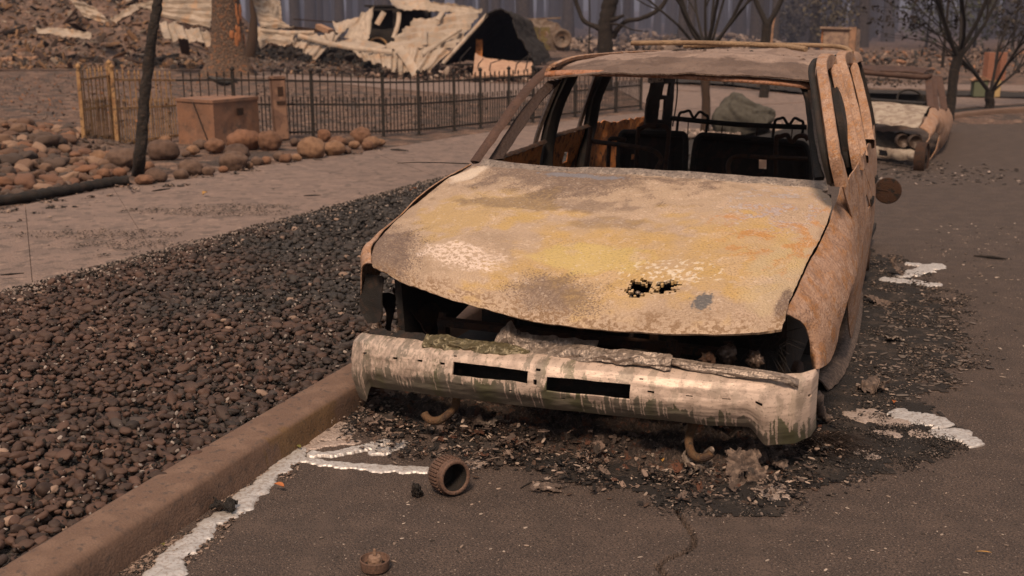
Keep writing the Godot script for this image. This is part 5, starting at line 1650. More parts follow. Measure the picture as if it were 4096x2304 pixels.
	# smaller stones and char between
	var trs := []; var cs := []
	for i in 1500:
		var z := R(-16.8, -10.0); var x := R(-7.8, -3.7)
		if x > curve_edge(z) - 0.02: continue
		var s := R(0.015, 0.05)
		trs.append(Transform3D(loose().scaled_local(Vector3(s, s * 0.7, s)), Vector3(x, cobble_h(x, z) + s * 0.3, z)))
		var g := R(0.03, 0.14)
		cs.append(Color(g * 1.25, g * 0.85, g * 0.66))
	many("gravel", shapes[2], M.stone, trs, cs, mo)

func curve_edge(z: float) -> float:      # pavement's far edge at depth z
	for i in WALK_FAR.size() - 1:
		var a: Vector2 = WALK_FAR[i]; var b: Vector2 = WALK_FAR[i + 1]
		if z <= a.y and z >= b.y: return lerpf(a.x, b.x, (z - a.y) / (b.y - a.y))
	return -4.5

func cobble_h(x: float, z: float) -> float:
	var e := minf(curve_edge(z), -4.25)
	var d := clampf((e - x) / 2.4, 0, 1)
	var back := smoothstep(-17.2, -14.0, z)
	return lerpf(-0.02, 0.085, smoothstep(0.0, 0.1, d) * back) + 0.36 * d * d * (3.0 - 2.0 * d) * back + 0.02 * noise.get_noise_2d(x, z)

func make_rocks() -> void:
	var cols := [Color(0.24, 0.118, 0.068), Color(0.21, 0.11, 0.066), Color(0.125, 0.076, 0.055), Color(0.26, 0.15, 0.09), Color(0.15, 0.095, 0.07)]
	# zoomed position, width, height, tone, roundness, label
	var L := [
		[Vector3(-4.238, 0.100, -13.424), 0.37, 0.25, 2, "large dark-brown boulder to the right of the thin charred tree"],
		[Vector3(-3.526, 0.100, -14.547), 0.46, 0.26, 0, "large rust-orange boulder in front of the cabinet, left of a twin"],
		[Vector3(-3.189, 0.100, -14.547), 0.32, 0.25, 1, "blocky rust-brown boulder just right of the large orange boulder"],
		[Vector3(-3.844, 0.100, -14.355), 0.26, 0.17, 1, "egg-shaped brown rock at the foot of the cabinet's near corner"],
		[Vector3(-3.347, 0.100, -13.424), 0.33, 0.19, 2, "grey-brown rock right behind the domed rock at the pavement edge"],
		[Vector3(-3.139, 0.100, -12.423), 0.32, 0.22, 4, "domed grey-brown rock at the pavement edge below the orange boulders"],
		[Vector3(-3.483, 0.100, -11.942), 0.27, 0.17, 4, "low brown rock by the pavement, first right of the thin tree's base rocks"],
		[Vector3(-2.473, 0.100, -13.635), 0.37, 0.25, 3, "long tan boulder at the pavement edge below the fence"],
		[Vector3(-2.238, 0.100, -13.941), 0.29, 0.18, 3, "flat tan rock touching the long tan boulder's right end"],
		[Vector3(-2.662, 0.100, -15.754), 0.19, 0.17, 0, "round rust-brown rock like a ball close to the fence"],
		[Vector3(-2.097, 0.100, -15.421), 0.30, 0.22, 1, "brown domed boulder at the right end of the row, nearest the fence"],
		[Vector3(-2.337, 0.100, -14.844), 0.24, 0.15, 1, "brown rock behind the flat tan rock, left of the domed end boulder"],
		[Vector3(-1.872, 0.100, -14.844), 0.23, 0.15, 3, "tan rock at the far right end of the rock row"],
		[Vector3(-4.734, 0.100, -12.715), 0.24, 0.19, 3, "pale pinkish rock between the gate and the cobbles"],
		[Vector3(-4.434, 0.100, -12.567), 0.42, 0.24, 4, "broad low brown boulder left of the thin charred tree"],
		[Vector3(-3.753, 0.100, -11.255), 0.20, 0.10, 1, "flat brown rock at the pavement corner by the timber edging"],
		[Vector3(-3.692, 0.100, -11.434), 0.24, 0.14, 2, "dark rounded rock on the pavement edge, right of the flat brown rock"],
	]
	var k := 0
	for e in L:
		var w: float = e[1]; var h: float = e[2]
		var mb := rock(Vector3(w * 0.5, h * 0.56, w * 0.42), 3, 700 + k, 0.22, 0.9, 0.02)
		mb.tint = Color(1, 1, 1)
		var m: StandardMaterial3D = M.boulder.duplicate()
		m.vertex_color_use_as_albedo = false; m.albedo_color = cols[e[3]].linear_to_srgb()
		var o := put("boulder", mb, m)
		o.position = e[0] + Vector3(0, h * 0.40, -w * 0.3)
		o.rotation = Vector3(R(-0.1, 0.1), R(-0.5, 0.5), R(-0.1, 0.1))
		tag(o, e[4], "boulder", "rocks along the pavement")
		k += 1
	var small := [Vector3(-3.502, 0.100, -11.683), Vector3(-3.192, 0.100, -12.247), Vector3(-2.967, 0.100, -12.905), Vector3(-2.886, 0.100, -13.021), Vector3(-2.689, 0.100, -13.180), Vector3(-2.588, 0.100, -13.342), Vector3(-2.096, 0.100, -14.122), Vector3(-2.246, 0.100, -15.313), Vector3(-1.893, 0.100, -14.596), Vector3(-4.360, 0.100, -11.811), Vector3(-4.407, 0.100, -12.109), Vector3(-4.202, 0.100, -11.843), Vector3(-4.038, 0.100, -13.765), Vector3(-4.035, 0.100, -14.031), Vector3(-4.775, 0.100, -15.313), Vector3(-4.140, 0.100, -14.744), Vector3(-2.947, 0.100, -15.101), Vector3(-2.819, 0.100, -13.424), Vector3(-4.077, 0.100, -12.352), Vector3(-2.098, 0.100, -14.794), Vector3(-1.791, 0.100, -15.101), Vector3(-3.304, 0.100, -12.008), Vector3(-2.981, 0.100, -12.567)]
	for p in small:
		var w := R(0.11, 0.19)
		var mb := rock(Vector3(w * 0.5, w * 0.36, w * 0.42), 2, 730 + k, 0.25, 0.9, 0.03)
		var m: StandardMaterial3D = M.boulder.duplicate()
		m.vertex_color_use_as_albedo = false; m.albedo_color = (cols[rng.randi() % 5] * R(0.8, 1.2)).linear_to_srgb()
		var o := put("river_stone", mb, m)
		o.position = p + Vector3(0, w * 0.24, -w * 0.3)
		o.rotation = Vector3(R(-0.2, 0.2), R(0, TAU), R(-0.2, 0.2))
		tag(o, "small smooth brown stone lying among the boulders beside the pavement", "stone", "small stones beside the pavement")
		k += 1
	# grey boulder seen through the empty windscreen
	var gb := rock(Vector3(0.44, 0.34, 0.36), 4, 761, 0.36, 0.8, 0.035, 0.9)
	for i in gb.v.size():
		gb.v[i].y *= lerpf(1.25, 0.75, smoothstep(-0.3, 0.4, gb.v[i].x))
	var gm: StandardMaterial3D = M.boulder.duplicate()
	gm.vertex_color_use_as_albedo = false; gm.albedo_color = Color(0.085, 0.08, 0.066).linear_to_srgb()
	var go := put("grey_boulder", gb, gm)
	go.position = Vector3(3.516, 0.100, -16.717) + Vector3(0, 0.2, -0.3)
	tag(go, "large grey angular boulder seen through the SUV's empty windscreen", "boulder")
	# pale gravel round it
	var trs := []; var cs := []
	for i in 1300:
		var p := Vector3(R(1.6, 5.8), 0, 0)
		p.z = lerpf(-15.6, -18.4, (p.x - 1.6) / 4.2) + R(-0.5, 0.5) - 0.4
		var s := R(0.02, 0.06)
		trs.append(Transform3D(loose().scaled_local(Vector3(s, s * 0.6, s)), Vector3(p.x, 0.10 + rise(p.z), p.z)))
		var g := R(0.1, 0.4)
		cs.append(Color(g * 1.1, g * 0.86, g * 0.74))
	var gv := many("gravel", rock(Vector3(1, 0.7, 0.8), 1, 90, 0.4).mesh(), M.stone, trs, cs)
	tag(gv, "pale gravel strip round the grey boulder beyond the SUV", "gravel")

# ---------------------------------------------------------------- collapsed sheds behind the fence
func tin(called: String, label: String, c: Array, ribs: int, across: bool, crumple: float, group := "collapsed roofing sheets", m_: Material = null, th := 0.012) -> MeshInstance3D:
	# c: tl, tr, br, bl; ribs are folded seams standing out of the sheet
	var P := []
	var nu := 70; var nv := 40
	var sd := rng.randf() * 50.0
	var nrm: Vector3 = (c[1] - c[0]).cross(c[3] - c[0]).normalized()
	if nrm.z < 0: nrm = -nrm
	for j in nv:
		var row := []
		for i in nu:
			var u := i / float(nu - 1); var v := j / float(nv - 1)
			var p: Vector3 = c[0].lerp(c[1], u).lerp(c[3].lerp(c[2], u), v)
			var s := v if across else u
			var k := fmod(s * ribs + 0.5, 1.0)
			p += nrm * (0.05 * exp(-pow((k - 0.5) * 18.0, 2.0)) + 0.11 * (k - 0.5) * (1.0 if ribs > 1 else 0.0))
			p += nrm * crumple * (noise.get_noise_2d(u * 1.1 + sd, v * 1.1) + 0.15 * noise.get_noise_2d(u * 4.0, v * 4.0 + sd))
			var e := 1.0 - smoothstep(0.0, 0.08, minf(v, 1.0 - v))
			p += (c[3] - c[0]).normalized() * 0.08 * e * noise.get_noise_2d(u * 9.0 + sd, 2.0)
			row.append(p)
		P.append(row)
	var mb := MB.new()
	mb.sheet(P, th)
	var o := put(called, mb, m_ if m_ else M.roofing)
	tag(o, label, "sheet metal", group)
	return o

func make_wreckage() -> void:
	tin("roofing_sheet", "long pale roofing slope leaning left against the black arch", [Vector3(-2.876, 1.876, -33.400), Vector3(-0.848, 2.074, -32.200), Vector3(-1.603, 1.049, -31.000), Vector3(-3.621, 1.066, -31.800)], 4, true, 0.12)
	tin("roofing_sheet", "fan-shaped pale sheet under the big slope, its point touching the ground", [Vector3(-3.146, 1.127, -31.400), Vector3(-1.597, 1.061, -30.900), Vector3(-2.175, 0.539, -30.400), Vector3(-3.051, 0.466, -30.400)], 4, false, 0.07)
	tin("roofing_sheet", "cream sheet left of the fan-shaped one, with a ragged lower edge", [Vector3(-4.635, 1.091, -31.600), Vector3(-3.106, 1.077, -31.200), Vector3(-3.105, 0.480, -30.300), Vector3(-4.207, 0.900, -31.000)], 4, false, 0.08)
	tin("roofing_sheet", "small peaked cream sheet standing above the long batten", [Vector3(-4.942, 1.245, -32.200), Vector3(-4.464, 1.396, -32.600), Vector3(-3.466, 1.070, -31.600), Vector3(-4.782, 1.073, -31.400)], 1, false, 0.05)
	tin("roofing_sheet", "square cream sheet hanging towards the ash heap, left of the others", [Vector3(-6.223, 1.368, -32.000), Vector3(-5.097, 1.134, -31.600), Vector3(-5.328, 0.794, -31.000), Vector3(-6.182, 1.274, -31.600)], 3, false, 0.06)
	tin("roofing_sheet", "pale sheet tipped up behind the square hanging one", [Vector3(-5.836, 1.440, -32.600), Vector3(-4.812, 1.517, -32.600), Vector3(-5.025, 1.193, -32.000), Vector3(-5.130, 1.099, -31.800)], 2, false, 0.05)
	tin("roofing_sheet", "crumpled tan sheet sagging to the right of the big trunk", [Vector3(-7.380, 2.073, -33.000), Vector3(-6.694, 1.916, -32.800), Vector3(-6.159, 1.573, -32.300), Vector3(-7.078, 1.628, -32.200)], 3, true, 0.12)
	tin("roofing_sheet", "curled tan sheet at the top edge, right beside the big trunk", [Vector3(-7.551, 2.504, -33.400), Vector3(-6.782, 2.532, -33.600), Vector3(-6.677, 1.830, -33.200), Vector3(-7.358, 2.051, -33.000)], 1, false, 0.2)
	tin("roofing_sheet", "orange-tan ridge sheet over the crushed van's windows", [Vector3(-3.692, 2.515, -33.800), Vector3(-2.641, 2.515, -33.800), Vector3(-2.176, 2.146, -33.400), Vector3(-3.450, 2.221, -33.200)], 1, false, 0.10)
	tin("roofing_sheet", "grey sheet draped down the left flank of the crushed van", [Vector3(-4.343, 2.056, -33.400), Vector3(-4.014, 2.236, -33.400), Vector3(-4.058, 1.285, -32.600), Vector3(-4.772, 1.340, -32.600)], 1, false, 0.10)
	tin("roofing_sheet", "ridge of pale sheet crossing from the van to the black arch", [Vector3(-2.666, 2.424, -33.800), Vector3(-0.830, 2.137, -32.800), Vector3(-0.938, 2.024, -32.600), Vector3(-2.524, 2.101, -33.400)], 1, true, 0.05)
	tin("roofing_sheet", "wide pale sheet sloping down behind the thin charred tree", [Vector3(-11.160, 2.292, -34.000), Vector3(-8.645, 2.611, -34.000), Vector3(-8.727, 1.572, -33.000), Vector3(-10.333, 2.034, -33.400)], 4, true, 0.12)
	tin("roofing_sheet", "greenish twisted sheet on top of the rubble, far left", [Vector3(-14.274, 2.597, -37.000), Vector3(-13.312, 2.267, -36.600), Vector3(-12.643, 1.820, -36.000), Vector3(-13.495, 1.944, -36.200)], 2, true, 0.14)
	tin("roofing_sheet", "small tan curled sheet between the twisted sheet and the thin tree", [Vector3(-12.718, 1.919, -36.200), Vector3(-11.667, 2.330, -36.000), Vector3(-11.383, 2.199, -35.400), Vector3(-12.272, 1.770, -35.600)], 1, true, 0.10)
	tin("roofing_sheet", "buckled tan sheet lying low between the thin tree and the big trunk", [Vector3(-10.183, 1.762, -33.000), Vector3(-8.713, 1.562, -32.600), Vector3(-8.344, 1.196, -31.800), Vector3(-9.791, 1.368, -32.000)], 3, false, 0.16)
	tin("roofing_sheet", "dark tan sheet crumpled at the foot of the sagging sheet, right of the trunk", [Vector3(-7.259, 1.606, -32.200), Vector3(-6.083, 1.498, -32.000), Vector3(-6.057, 1.245, -31.400), Vector3(-6.897, 1.098, -31.200)], 2, true, 0.16)
	tin("roofing_sheet", "grey strip of sheet half buried in the rubble slope, left", [Vector3(-15.249, 1.650, -36.600), Vector3(-13.260, 1.479, -36.000), Vector3(-13.184, 1.239, -35.600), Vector3(-14.949, 1.381, -36.000)], 1, true, 0.12)
	tin("roofing_sheet", "narrow bent sheet pointing up left of the crushed van", [Vector3(-5.254, 1.764, -33.600), Vector3(-4.348, 1.991, -33.600), Vector3(-4.395, 1.650, -33.000), Vector3(-5.078, 1.493, -33.000)], 1, false, 0.12)
	# loose battens and flashings
	var bats := [[Vector3(-5.940, 1.435, -31.700), Vector3(-4.589, 1.150, -31.300), Vector3(-3.261, 1.009, -30.900), 0.12, "long grey batten lying across the cream sheets"], [Vector3(-3.116, 1.143, -31.100), Vector3(-2.806, 0.795, -30.600), Vector3(-2.544, 0.432, -30.200), 0.24, "broad pale flashing strip dropping to the ground by the fan sheet"], [Vector3(-2.423, 0.958, -30.800), Vector3(-1.937, 1.290, -31.200), Vector3(-1.398, 1.629, -31.400), 0.10, "greenish batten slanting up the big roofing slope"], [Vector3(-2.447, 1.715, -32.000), Vector3(-2.422, 1.436, -31.600), Vector3(-2.385, 1.183, -31.200), 0.12, "short upright batten on the big roofing slope"], [Vector3(-1.874, 2.273, -33.000), Vector3(-1.995, 2.070, -32.700), Vector3(-2.108, 1.868, -32.300), 0.12, "batten sticking up above the big roofing slope"], [Vector3(-7.048, 1.585, -32.000), Vector3(-6.307, 1.520, -31.900), Vector3(-5.547, 1.520, -32.000), 0.10, "grey rail running left from the tipped sheet"], [Vector3(-3.250, 2.073, -33.000), Vector3(-3.271, 1.761, -32.800), Vector3(-3.385, 1.373, -32.600), 0.10, "grey strap hanging down in front of the van's windows"], [Vector3(-3.684, 2.096, -33.000), Vector3(-3.792, 1.895, -32.900), Vector3(-3.876, 1.739, -32.800), 0.14, "twisted grey strip hanging at the van's left window"], [Vector3(-1.853, 0.717, -30.400), Vector3(-1.267, 1.357, -30.800), Vector3(-0.671, 2.008, -31.200), 0.07, "brown edge trim along the arch's left rim"]]
	for e in bats:
		var w: float = e[3]
		var P := []
		for j in 5:
			var row := []
			for i in 24:
				var t := i / 23.0
				var d: Vector3 = (e[2] - e[0]).normalized()
				var x := d.cross(Vector3(0, 0.3, 1)).normalized()
				row.append(curve([e[0], e[1], e[2]], t) + x * w * 0.5 * lerpf(-1, 1, j / 4.0) + Vector3(0, 0, 0.03 * sin(PI * j / 4.0)) + R3(0.004))
			P.append(row)
		var mb := MB.new(); mb.sheet(P, 0.02)
		tag(put("batten", mb, M.roofing), e[4], "batten", "battens and strips on the collapsed sheds")
	# black arched shed end
	var rim := [Vector3(-1.948, 0.680, -30.900), Vector3(-1.264, 1.366, -31.000), Vector3(-0.690, 2.018, -31.100), Vector3(-0.302, 2.133, -31.100), Vector3(0.000, 1.986, -31.100), Vector3(0.162, 1.482, -31.000), Vector3(0.433, 1.081, -31.000), Vector3(0.608, 0.656, -31.000)]
	var deep := []
	for p in rim: deep.append(Vector3(p.x * 1.06 + 0.6, p.y * 0.86 + 0.1, p.z - 4.0))
	var arch := thing("collapsed_shed", "black arched hollow of a collapsed metal shed right of the pale slope", "shed")
	panel("vault", arch, M.char, loft(rim, deep, 60, 20, Vector3.ZERO, 0.08), 0.03)
	var wall := MB.new(); wall.sheet(loft(deep.slice(0, 4), [deep[7], deep[6], deep[5], deep[4]], 20, 10, Vector3.ZERO, 0.05), 0.03)
	put("back_wall", wall, M.char, arch)
	var jam := MB.new(); jam.bar(Vector3(-0.903, 1.328, -31.600), Vector3(-0.924, 0.632, -31.400), 0.18, 0.1, Vector3.BACK)
	put("jamb", jam, M.rust, arch)
	var fl := MB.new(); fl.sheet(loft([rim[0], rim[7]], [deep[0] - Vector3(0, 0.1, 0), deep[7] - Vector3(0, 0.1, 0)], 6, 6), 0.02)
	put("floor", fl, M.char, arch)
	# fallen pink wall panel
	tin("wall_panel", "large pinkish-orange wall panel lying in front of the black arch", [Vector3(-1.006, 0.889, -30.600), Vector3(0.536, 0.679, -30.600), Vector3(0.557, 0.474, -29.400), Vector3(-1.012, 0.379, -28.800)], 1, false, 0.05, "", M.pink, 0.05)
	# crushed van under the sheets
	var vb := Vector3(-3.438, 1.092, -34.200)
	var van := thing("crushed_van", "blackened van crushed under the roofing sheets, one wheel arch showing", "van", vb)
	var shell := MB.new()
	shell.sheet(loft([Vector3(-0.8, 1.15, 0.0), Vector3(0.9, 1.2, 0.0)], [Vector3(-0.9, 0.0, 0.2), Vector3(1.1, 0.0, 0.2)], 20, 12, Vector3(0, 0, 0.05), 0.03), 0.04, func(u, v): return v > 0.1 and v < 0.55 and ((u > 0.08 and u < 0.44) or (u > 0.52 and u < 0.9)))
	put("side_panel", shell, M.char, van)
	var inner := MB.new(); inner.box(Vector3(0, 0.5, -1.0), Vector3(1.9, 1.3, 0.1))
	put("far_side", inner, M.char, van)
	var roofm := MB.new(); roofm.box(Vector3(0, 1.2, -0.5), Vector3(1.9, 0.05, 1.2))
	put("roof", roofm, M.char, van)
	var wa := MB.new()
	var wp := []
	for i in 15: wp.append(Vector3(-0.56 + 0.27 * cos(PI * i / 14.0), 0.02 + 0.24 * sin(PI * i / 14.0), 0.24))
	wa.tube(wp, [0.035], 7)
	put("wheel_arch", wa, M.ochre, van)
	# burned truck behind, right of the arch
	var tk := thing("burnt_truck", "burned truck with greenish doors standing right of the black arch", "truck", Vector3(1.006, 0.861, -40.000))
	var cabm := MB.new()
	cabm.sheet(loft([Vector3(-0.85, 1.05, -0.2), Vector3(-0.2, 1.08, 0.0), Vector3(0.45, 1.0, 0.0), Vector3(0.85, 0.62, -0.1)], [Vector3(-0.85, 0.0, -0.1), Vector3(-0.2, 0.0, 0.1), Vector3(0.45, 0.0, 0.1), Vector3(0.85, 0.0, 0.0)], 40, 20, Vector3(0, 0, 0.06), 0.05), 0.05, func(u, v): return v > 0.12 and v < 0.42 and u > 0.06 and u < 0.32)
	put("cab", cabm, M.roofing_dark, tk)
	for e in [-0.22, 0.16]:
		var dm := MB.new(); dm.box(Vector3(e, 0.42, 0.16), Vector3(0.34, 0.8, 0.05), turn(Vector3(0, 0, 1), R(-0.05, 0.05)), 0.01)
		put("door", dm, M.olive, tk)
	var wm := MB.new()
	wm.lathe([Vector2(0.1, 0.0), Vector2(0.22, 0.02), Vector2(0.27, 0.08), Vector2(0.33, 0.08), Vector2(0.34, 0.0), Vector2(0.33, -0.1)], 20, Vector3(0.75, 0.42, 0.15), turn(Vector3(1, 0, 0), PI / 2))
	put("wheel", wm, M.roofing_dark, tk)
	var bedm := MB.new(); bedm.box(Vector3(-0.1, 1.1, -0.6), Vector3(1.6, 0.06, 1.2), turn(Vector3(0, 0, 1), 0.04))
	put("roof", bedm, M.roofing_dark, tk)
	# low brown rafters behind the pale sheets
	for e in [[Vector3(-7.155, 1.697, -35.000), Vector3(-5.275, 1.509, -34.600), 0.14, "charred beam lying behind the tipped pale sheet"], [Vector3(-6.874, 1.918, -36.000), Vector3(-4.854, 1.772, -36.000), 0.05, "thin dark pipe stretched above the charred beam"], [Vector3(-5.904, 1.697, -34.800), Vector3(-5.460, 1.533, -34.400), 0.22, "rust-orange lump of beam behind the tipped sheet"]]:
		var mb := MB.new(); mb.bar(e[0], e[1], e[2], e[2] * 0.7)
		tag(put("beam", mb, M.rust_dark if e[2] < 0.2 else M.block), e[3], "beam")
	# heaps: sheets of ground that carry the rubble
	heap("ash_heap", [Vector2(-8.024, -31.393), Vector2(-10.253, -40.242), Vector2(-8.594, -43.267), Vector2(-5.637, -37.604), Vector2(-3.490, -32.286), Vector2(-4.141, -30.383), Vector2(-5.695, -30.713)], 0.22, 1100, [Color(0.20, 0.165, 0.145), Color(0.28, 0.23, 0.20), Color(0.07, 0.06, 0.055), Color(0.32, 0.2, 0.13)], 0.015, 0.07, "grey ash heap spread below the pale roofing sheets")
	heap("rubble", [Vector2(-4.141, -30.383), Vector2(-4.152, -34.023), Vector2(-1.352, -35.726), Vector2(0.680, -34.023), Vector2(0.555, -27.697), Vector2(-1.925, -29.130)], 0.2, 900, [Color(0.28, 0.17, 0.13), Color(0.36, 0.25, 0.2), Color(0.1, 0.07, 0.06), Color(0.42, 0.33, 0.27)], 0.02, 0.09, "pinkish rubble strip along the far path below the black arch")
	heap("gap_shade_heap", [Vector2(-9.126, -40.242), Vector2(-11.317, -50.010), Vector2(-8.824, -51.799), Vector2(-4.784, -47.544), Vector2(-2.542, -43.267), Vector2(-2.297, -34.854), Vector2(-4.741, -34.854), Vector2(-7.046, -38.104)], 0.7, 1500, [Color(0.02, 0.017, 0.016), Color(0.035, 0.028, 0.025), Color(0.012, 0.011, 0.011), Color(0.08, 0.06, 0.05)], 0.05, 0.22, "black chunks added to darken the gaps under the roofing sheets")  # black chunks stand in for the shade under the sheets
	slope_rubble()
	var vg := MB.new()
	vg.sheet(loft([Vector3(3.466, 0.338, -28.831), Vector3(5.391, 0.305, -27.270), Vector3(6.486, 0.254, -24.808), Vector3(7.594, 0.241, -24.149)], [Vector3(3.926, 0.420, -32.721), Vector3(6.342, 0.408, -32.157), Vector3(8.233, 0.397, -31.612), Vector3(8.993, 0.335, -28.682)], 40, 8, Vector3.ZERO, 0.03))
	structure("burnt_verge", vg, M.dark_earth)
	var vg2 := MB.new()
	vg2.sheet(loft([Vector3(7.769, 0.242, -24.714), Vector3(9.516, 0.233, -24.277), Vector3(10.942, 0.221, -23.646), Vector3(13.000, 0.205, -22.851)], [Vector3(8.165, 0.268, -25.998), Vector3(10.039, 0.261, -25.636), Vector3(11.632, 0.251, -25.167), Vector3(13.795, 0.233, -24.277)], 40, 5, Vector3.ZERO, 0.02))
	structure("burnt_verge", vg2, M.dark_earth)
	heap("rubble", [Vector2(1.528, -47.544), Vector2(1.899, -59.193), Vector2(8.862, -61.704), Vector2(13.871, -59.193), Vector2(10.168, -43.267)], 0.5, 1200, [Color(0.26, 0.2, 0.17), Color(0.12, 0.09, 0.08), Color(0.4, 0.3, 0.24), Color(0.05, 0.045, 0.045)], 0.05, 0.26, "tan rubble line behind the SUV's roof")
	heap("rubble", [Vector2(7.407, -31.393), Vector2(10.168, -43.267), Vector2(15.979, -47.544), Vector2(22.912, -50.010), Vector2(14.461, -31.393)], 0.25, 1500, [Color(0.2, 0.145, 0.12), Color(0.09, 0.07, 0.065), Color(0.32, 0.23, 0.185), Color(0.05, 0.045, 0.045), Color(0.04, 0.036, 0.036), Color(0.36, 0.19, 0.115)], 0.02, 0.11, "low field of rubble beyond the second car")
	heap("leaf_litter", [Vector2(4.116, -29.130), Vector2(4.633, -32.845), Vector2(8.179, -31.393), Vector2(11.328, -28.981), Vector2(10.730, -27.427), Vector2(6.647, -25.430)], 0.12, 1500, [Color(0.03, 0.026, 0.025), Color(0.05, 0.04, 0.036), Color(0.08, 0.06, 0.05), Color(0.14, 0.09, 0.06)], 0.01, 0.05, "dark burnt litter strip beyond the driveway")
	# second pale walk and dark beds on the right
	var wk := MB.new()
	wk.sheet(loft([Vector3(7.019, 0.287, -26.881), Vector3(8.929, 0.276, -26.370), Vector3(11.791, 0.259, -25.517), Vector3(14.039, 0.242, -24.714)], [Vector3(7.444, 0.321, -28.537), Vector3(9.460, 0.309, -27.964), Vector3(12.652, 0.298, -27.413), Vector3(15.248, 0.287, -26.881)], 30, 4), 0.1)
	structure("walkway", wk, M.concrete)
	# scorched masonry box
	var ch := thing("masonry_stub", "scorched square masonry stub with one rusty face, above the SUV's roof corner", "masonry", Vector3(10.318, 0.455, -35.726), -0.45)
	var m1 := MB.new(); m1.box(Vector3(0, 0.58, 0), Vector3(1.0, 1.16, 0.9), Basis(), 0.03)
	put("core", m1, M.stucco, ch)
	var m2 := MB.new(); m2.box(Vector3(-0.515, 0.6, 0), Vector3(0.03, 1.14, 0.84))
	put("rusty_face", m2, M.rust, ch)
	var m3 := MB.new(); m3.box(Vector3(0.42, 0.62, 0.47), Vector3(0.2, 1.2, 0.06), Basis(), 0.01)
	put("corner_strip", m3, M.block, ch)
	var m4 := MB.new(); m4.box(Vector3(-0.1, 1.19, 0.05), Vector3(0.95, 0.06, 0.95), turn(Vector3(0, 0, 1), -0.03))
	put("lid", m4, M.stucco, ch)
	# brick gate pillars and the utility box between
	for e in [[Vector3(12.309, 0.317, -29.282), "left of two orange brick pillars behind the forked small tree"], [Vector3(12.628, 0.317, -29.282), "right of two orange brick pillars behind the forked small tree"]]:
		var bp := thing("brick_pillar", e[1], "pillar", e[0], 0.3)
		for k in 11:
			var bm := MB.new(); bm.box(Vector3(R(-0.004, 0.004), 0.035 + k * 0.066, 0), Vector3(0.19, 0.056, 0.19), turn(Vector3.UP, R(-0.03, 0.03)), 0.005)
			put("brick", bm, M.brick, bp)
		var cm := MB.new(); cm.box(Vector3(0, 0.365, 0), Vector3(0.17, 0.73, 0.17))
		put("mortar_core", cm, M.stucco, bp)
	var ub := thing("utility_box", "small green utility box with a peaked lid beside the forked small tree", "utility box", Vector3(10.064, 0.210, -24.104), -0.2)
	var u1 := MB.new(); u1.box(Vector3(-0.08, 0.18, 0), Vector3(0.3, 0.36, 0.3), Basis(), 0.02)
	put("box_body", u1, M.green, ub)
	var u2 := MB.new(); u2.face([Vector3(-0.27, 0.36, 0.18), Vector3(-0.08, 0.44, 0.18), Vector3(0.12, 0.36, 0.18)])
	u2.sheet([[Vector3(-0.28, 0.36, 0.19), Vector3(-0.08, 0.45, 0.19), Vector3(0.13, 0.36, 0.19)], [Vector3(-0.28, 0.36, -0.17), Vector3(-0.08, 0.45, -0.17), Vector3(0.13, 0.36, -0.17)]], 0.02)
	put("lid", u2, M.block, ub)
	var yp := tag(put("yellow_post", (func(): var q := MB.new(); q.box(Vector3(0, 0.17, 0), Vector3(0.13, 0.38, 0.06), Basis(), 0.01); return q).call(), M.yellow), "pale yellow panel standing right of the green utility box", "panel")
	yp.position = Vector3(10.317, 0.208, -23.999)
	# burned beam ends and fence scrap near the arch
	for k in 5:
		var mb := MB.new()
		var p: Vector3 = [Vector3(-0.963, 0.440, -29.500), Vector3(-0.650, 0.464, -29.400), Vector3(0.021, 0.448, -29.300), Vector3(-1.452, 0.574, -30.000), Vector3(0.311, 0.558, -29.600)][k]
		mb.tube([p - Vector3(0, 0.2, 0), p + Vector3(0.1, 0.3, 0), p + Vector3(R(0.1, 0.5), R(0.3, 0.6), 0)], [0.02, 0.018, 0.01], 6)
		tag(put("burnt_stick", mb, M.twig), "thin burnt stick poking up beside the pinkish fallen panel", "stick", "burnt sticks by the fallen panel")

func heap(called: String, poly: Array, lift: float, n: int, cols: Array, s0: float, s1: float, label: String) -> void:
	var P := PackedVector2Array(poly)
	var lo := Vector2(1e9, 1e9); var hi := Vector2(-1e9, -1e9)
	for p in P: lo = lo.min(p); hi = hi.max(p)
	var shape := rock(Vector3(1, 0.6, 0.8), 1, 80, 0.6, 1.4, 0.2, 0.7).mesh()
	var trs := []; var cs := []
	var t := 0
	while trs.size() < n and t < n * 12:
		t += 1
		var p := Vector2(R(lo.x, hi.x), R(lo.y, hi.y))
		if not Geometry2D.is_point_in_polygon(p, P): continue
		var s := s0 * pow(s1 / s0, pow(rng.randf(), 2.5))
		var y := 0.1 + rise(p.y) + lift * maxf(0.0, 0.5 + noise.get_noise_2d(p.x * 0.8, p.y * 0.8)) * rng.randf()
		trs.append(Transform3D((loose()).scaled_local(Vector3(s * R(0.7, 1.8), s * R(0.3, 1), s)), Vector3(p.x, y, p.y)))
		var c: Color = cols[rng.randi() % cols.size()] * R(0.7, 1.25)
		cs.append(Color(c.r, c.g, c.b))
	var o := many(called, shape, M.scrap, trs, cs)
	tag(o, label, "rubble")

func slope_h(x: float, z: float) -> float:
	var k := smoothstep(-35.0, -45.0, z) * (1.0 - smoothstep(-13.0, -9.6, x))
	return 0.1 + rise(z) + 2.9 * k + 0.35 * k * noise.get_noise_2d(x * 0.6, z * 0.6)

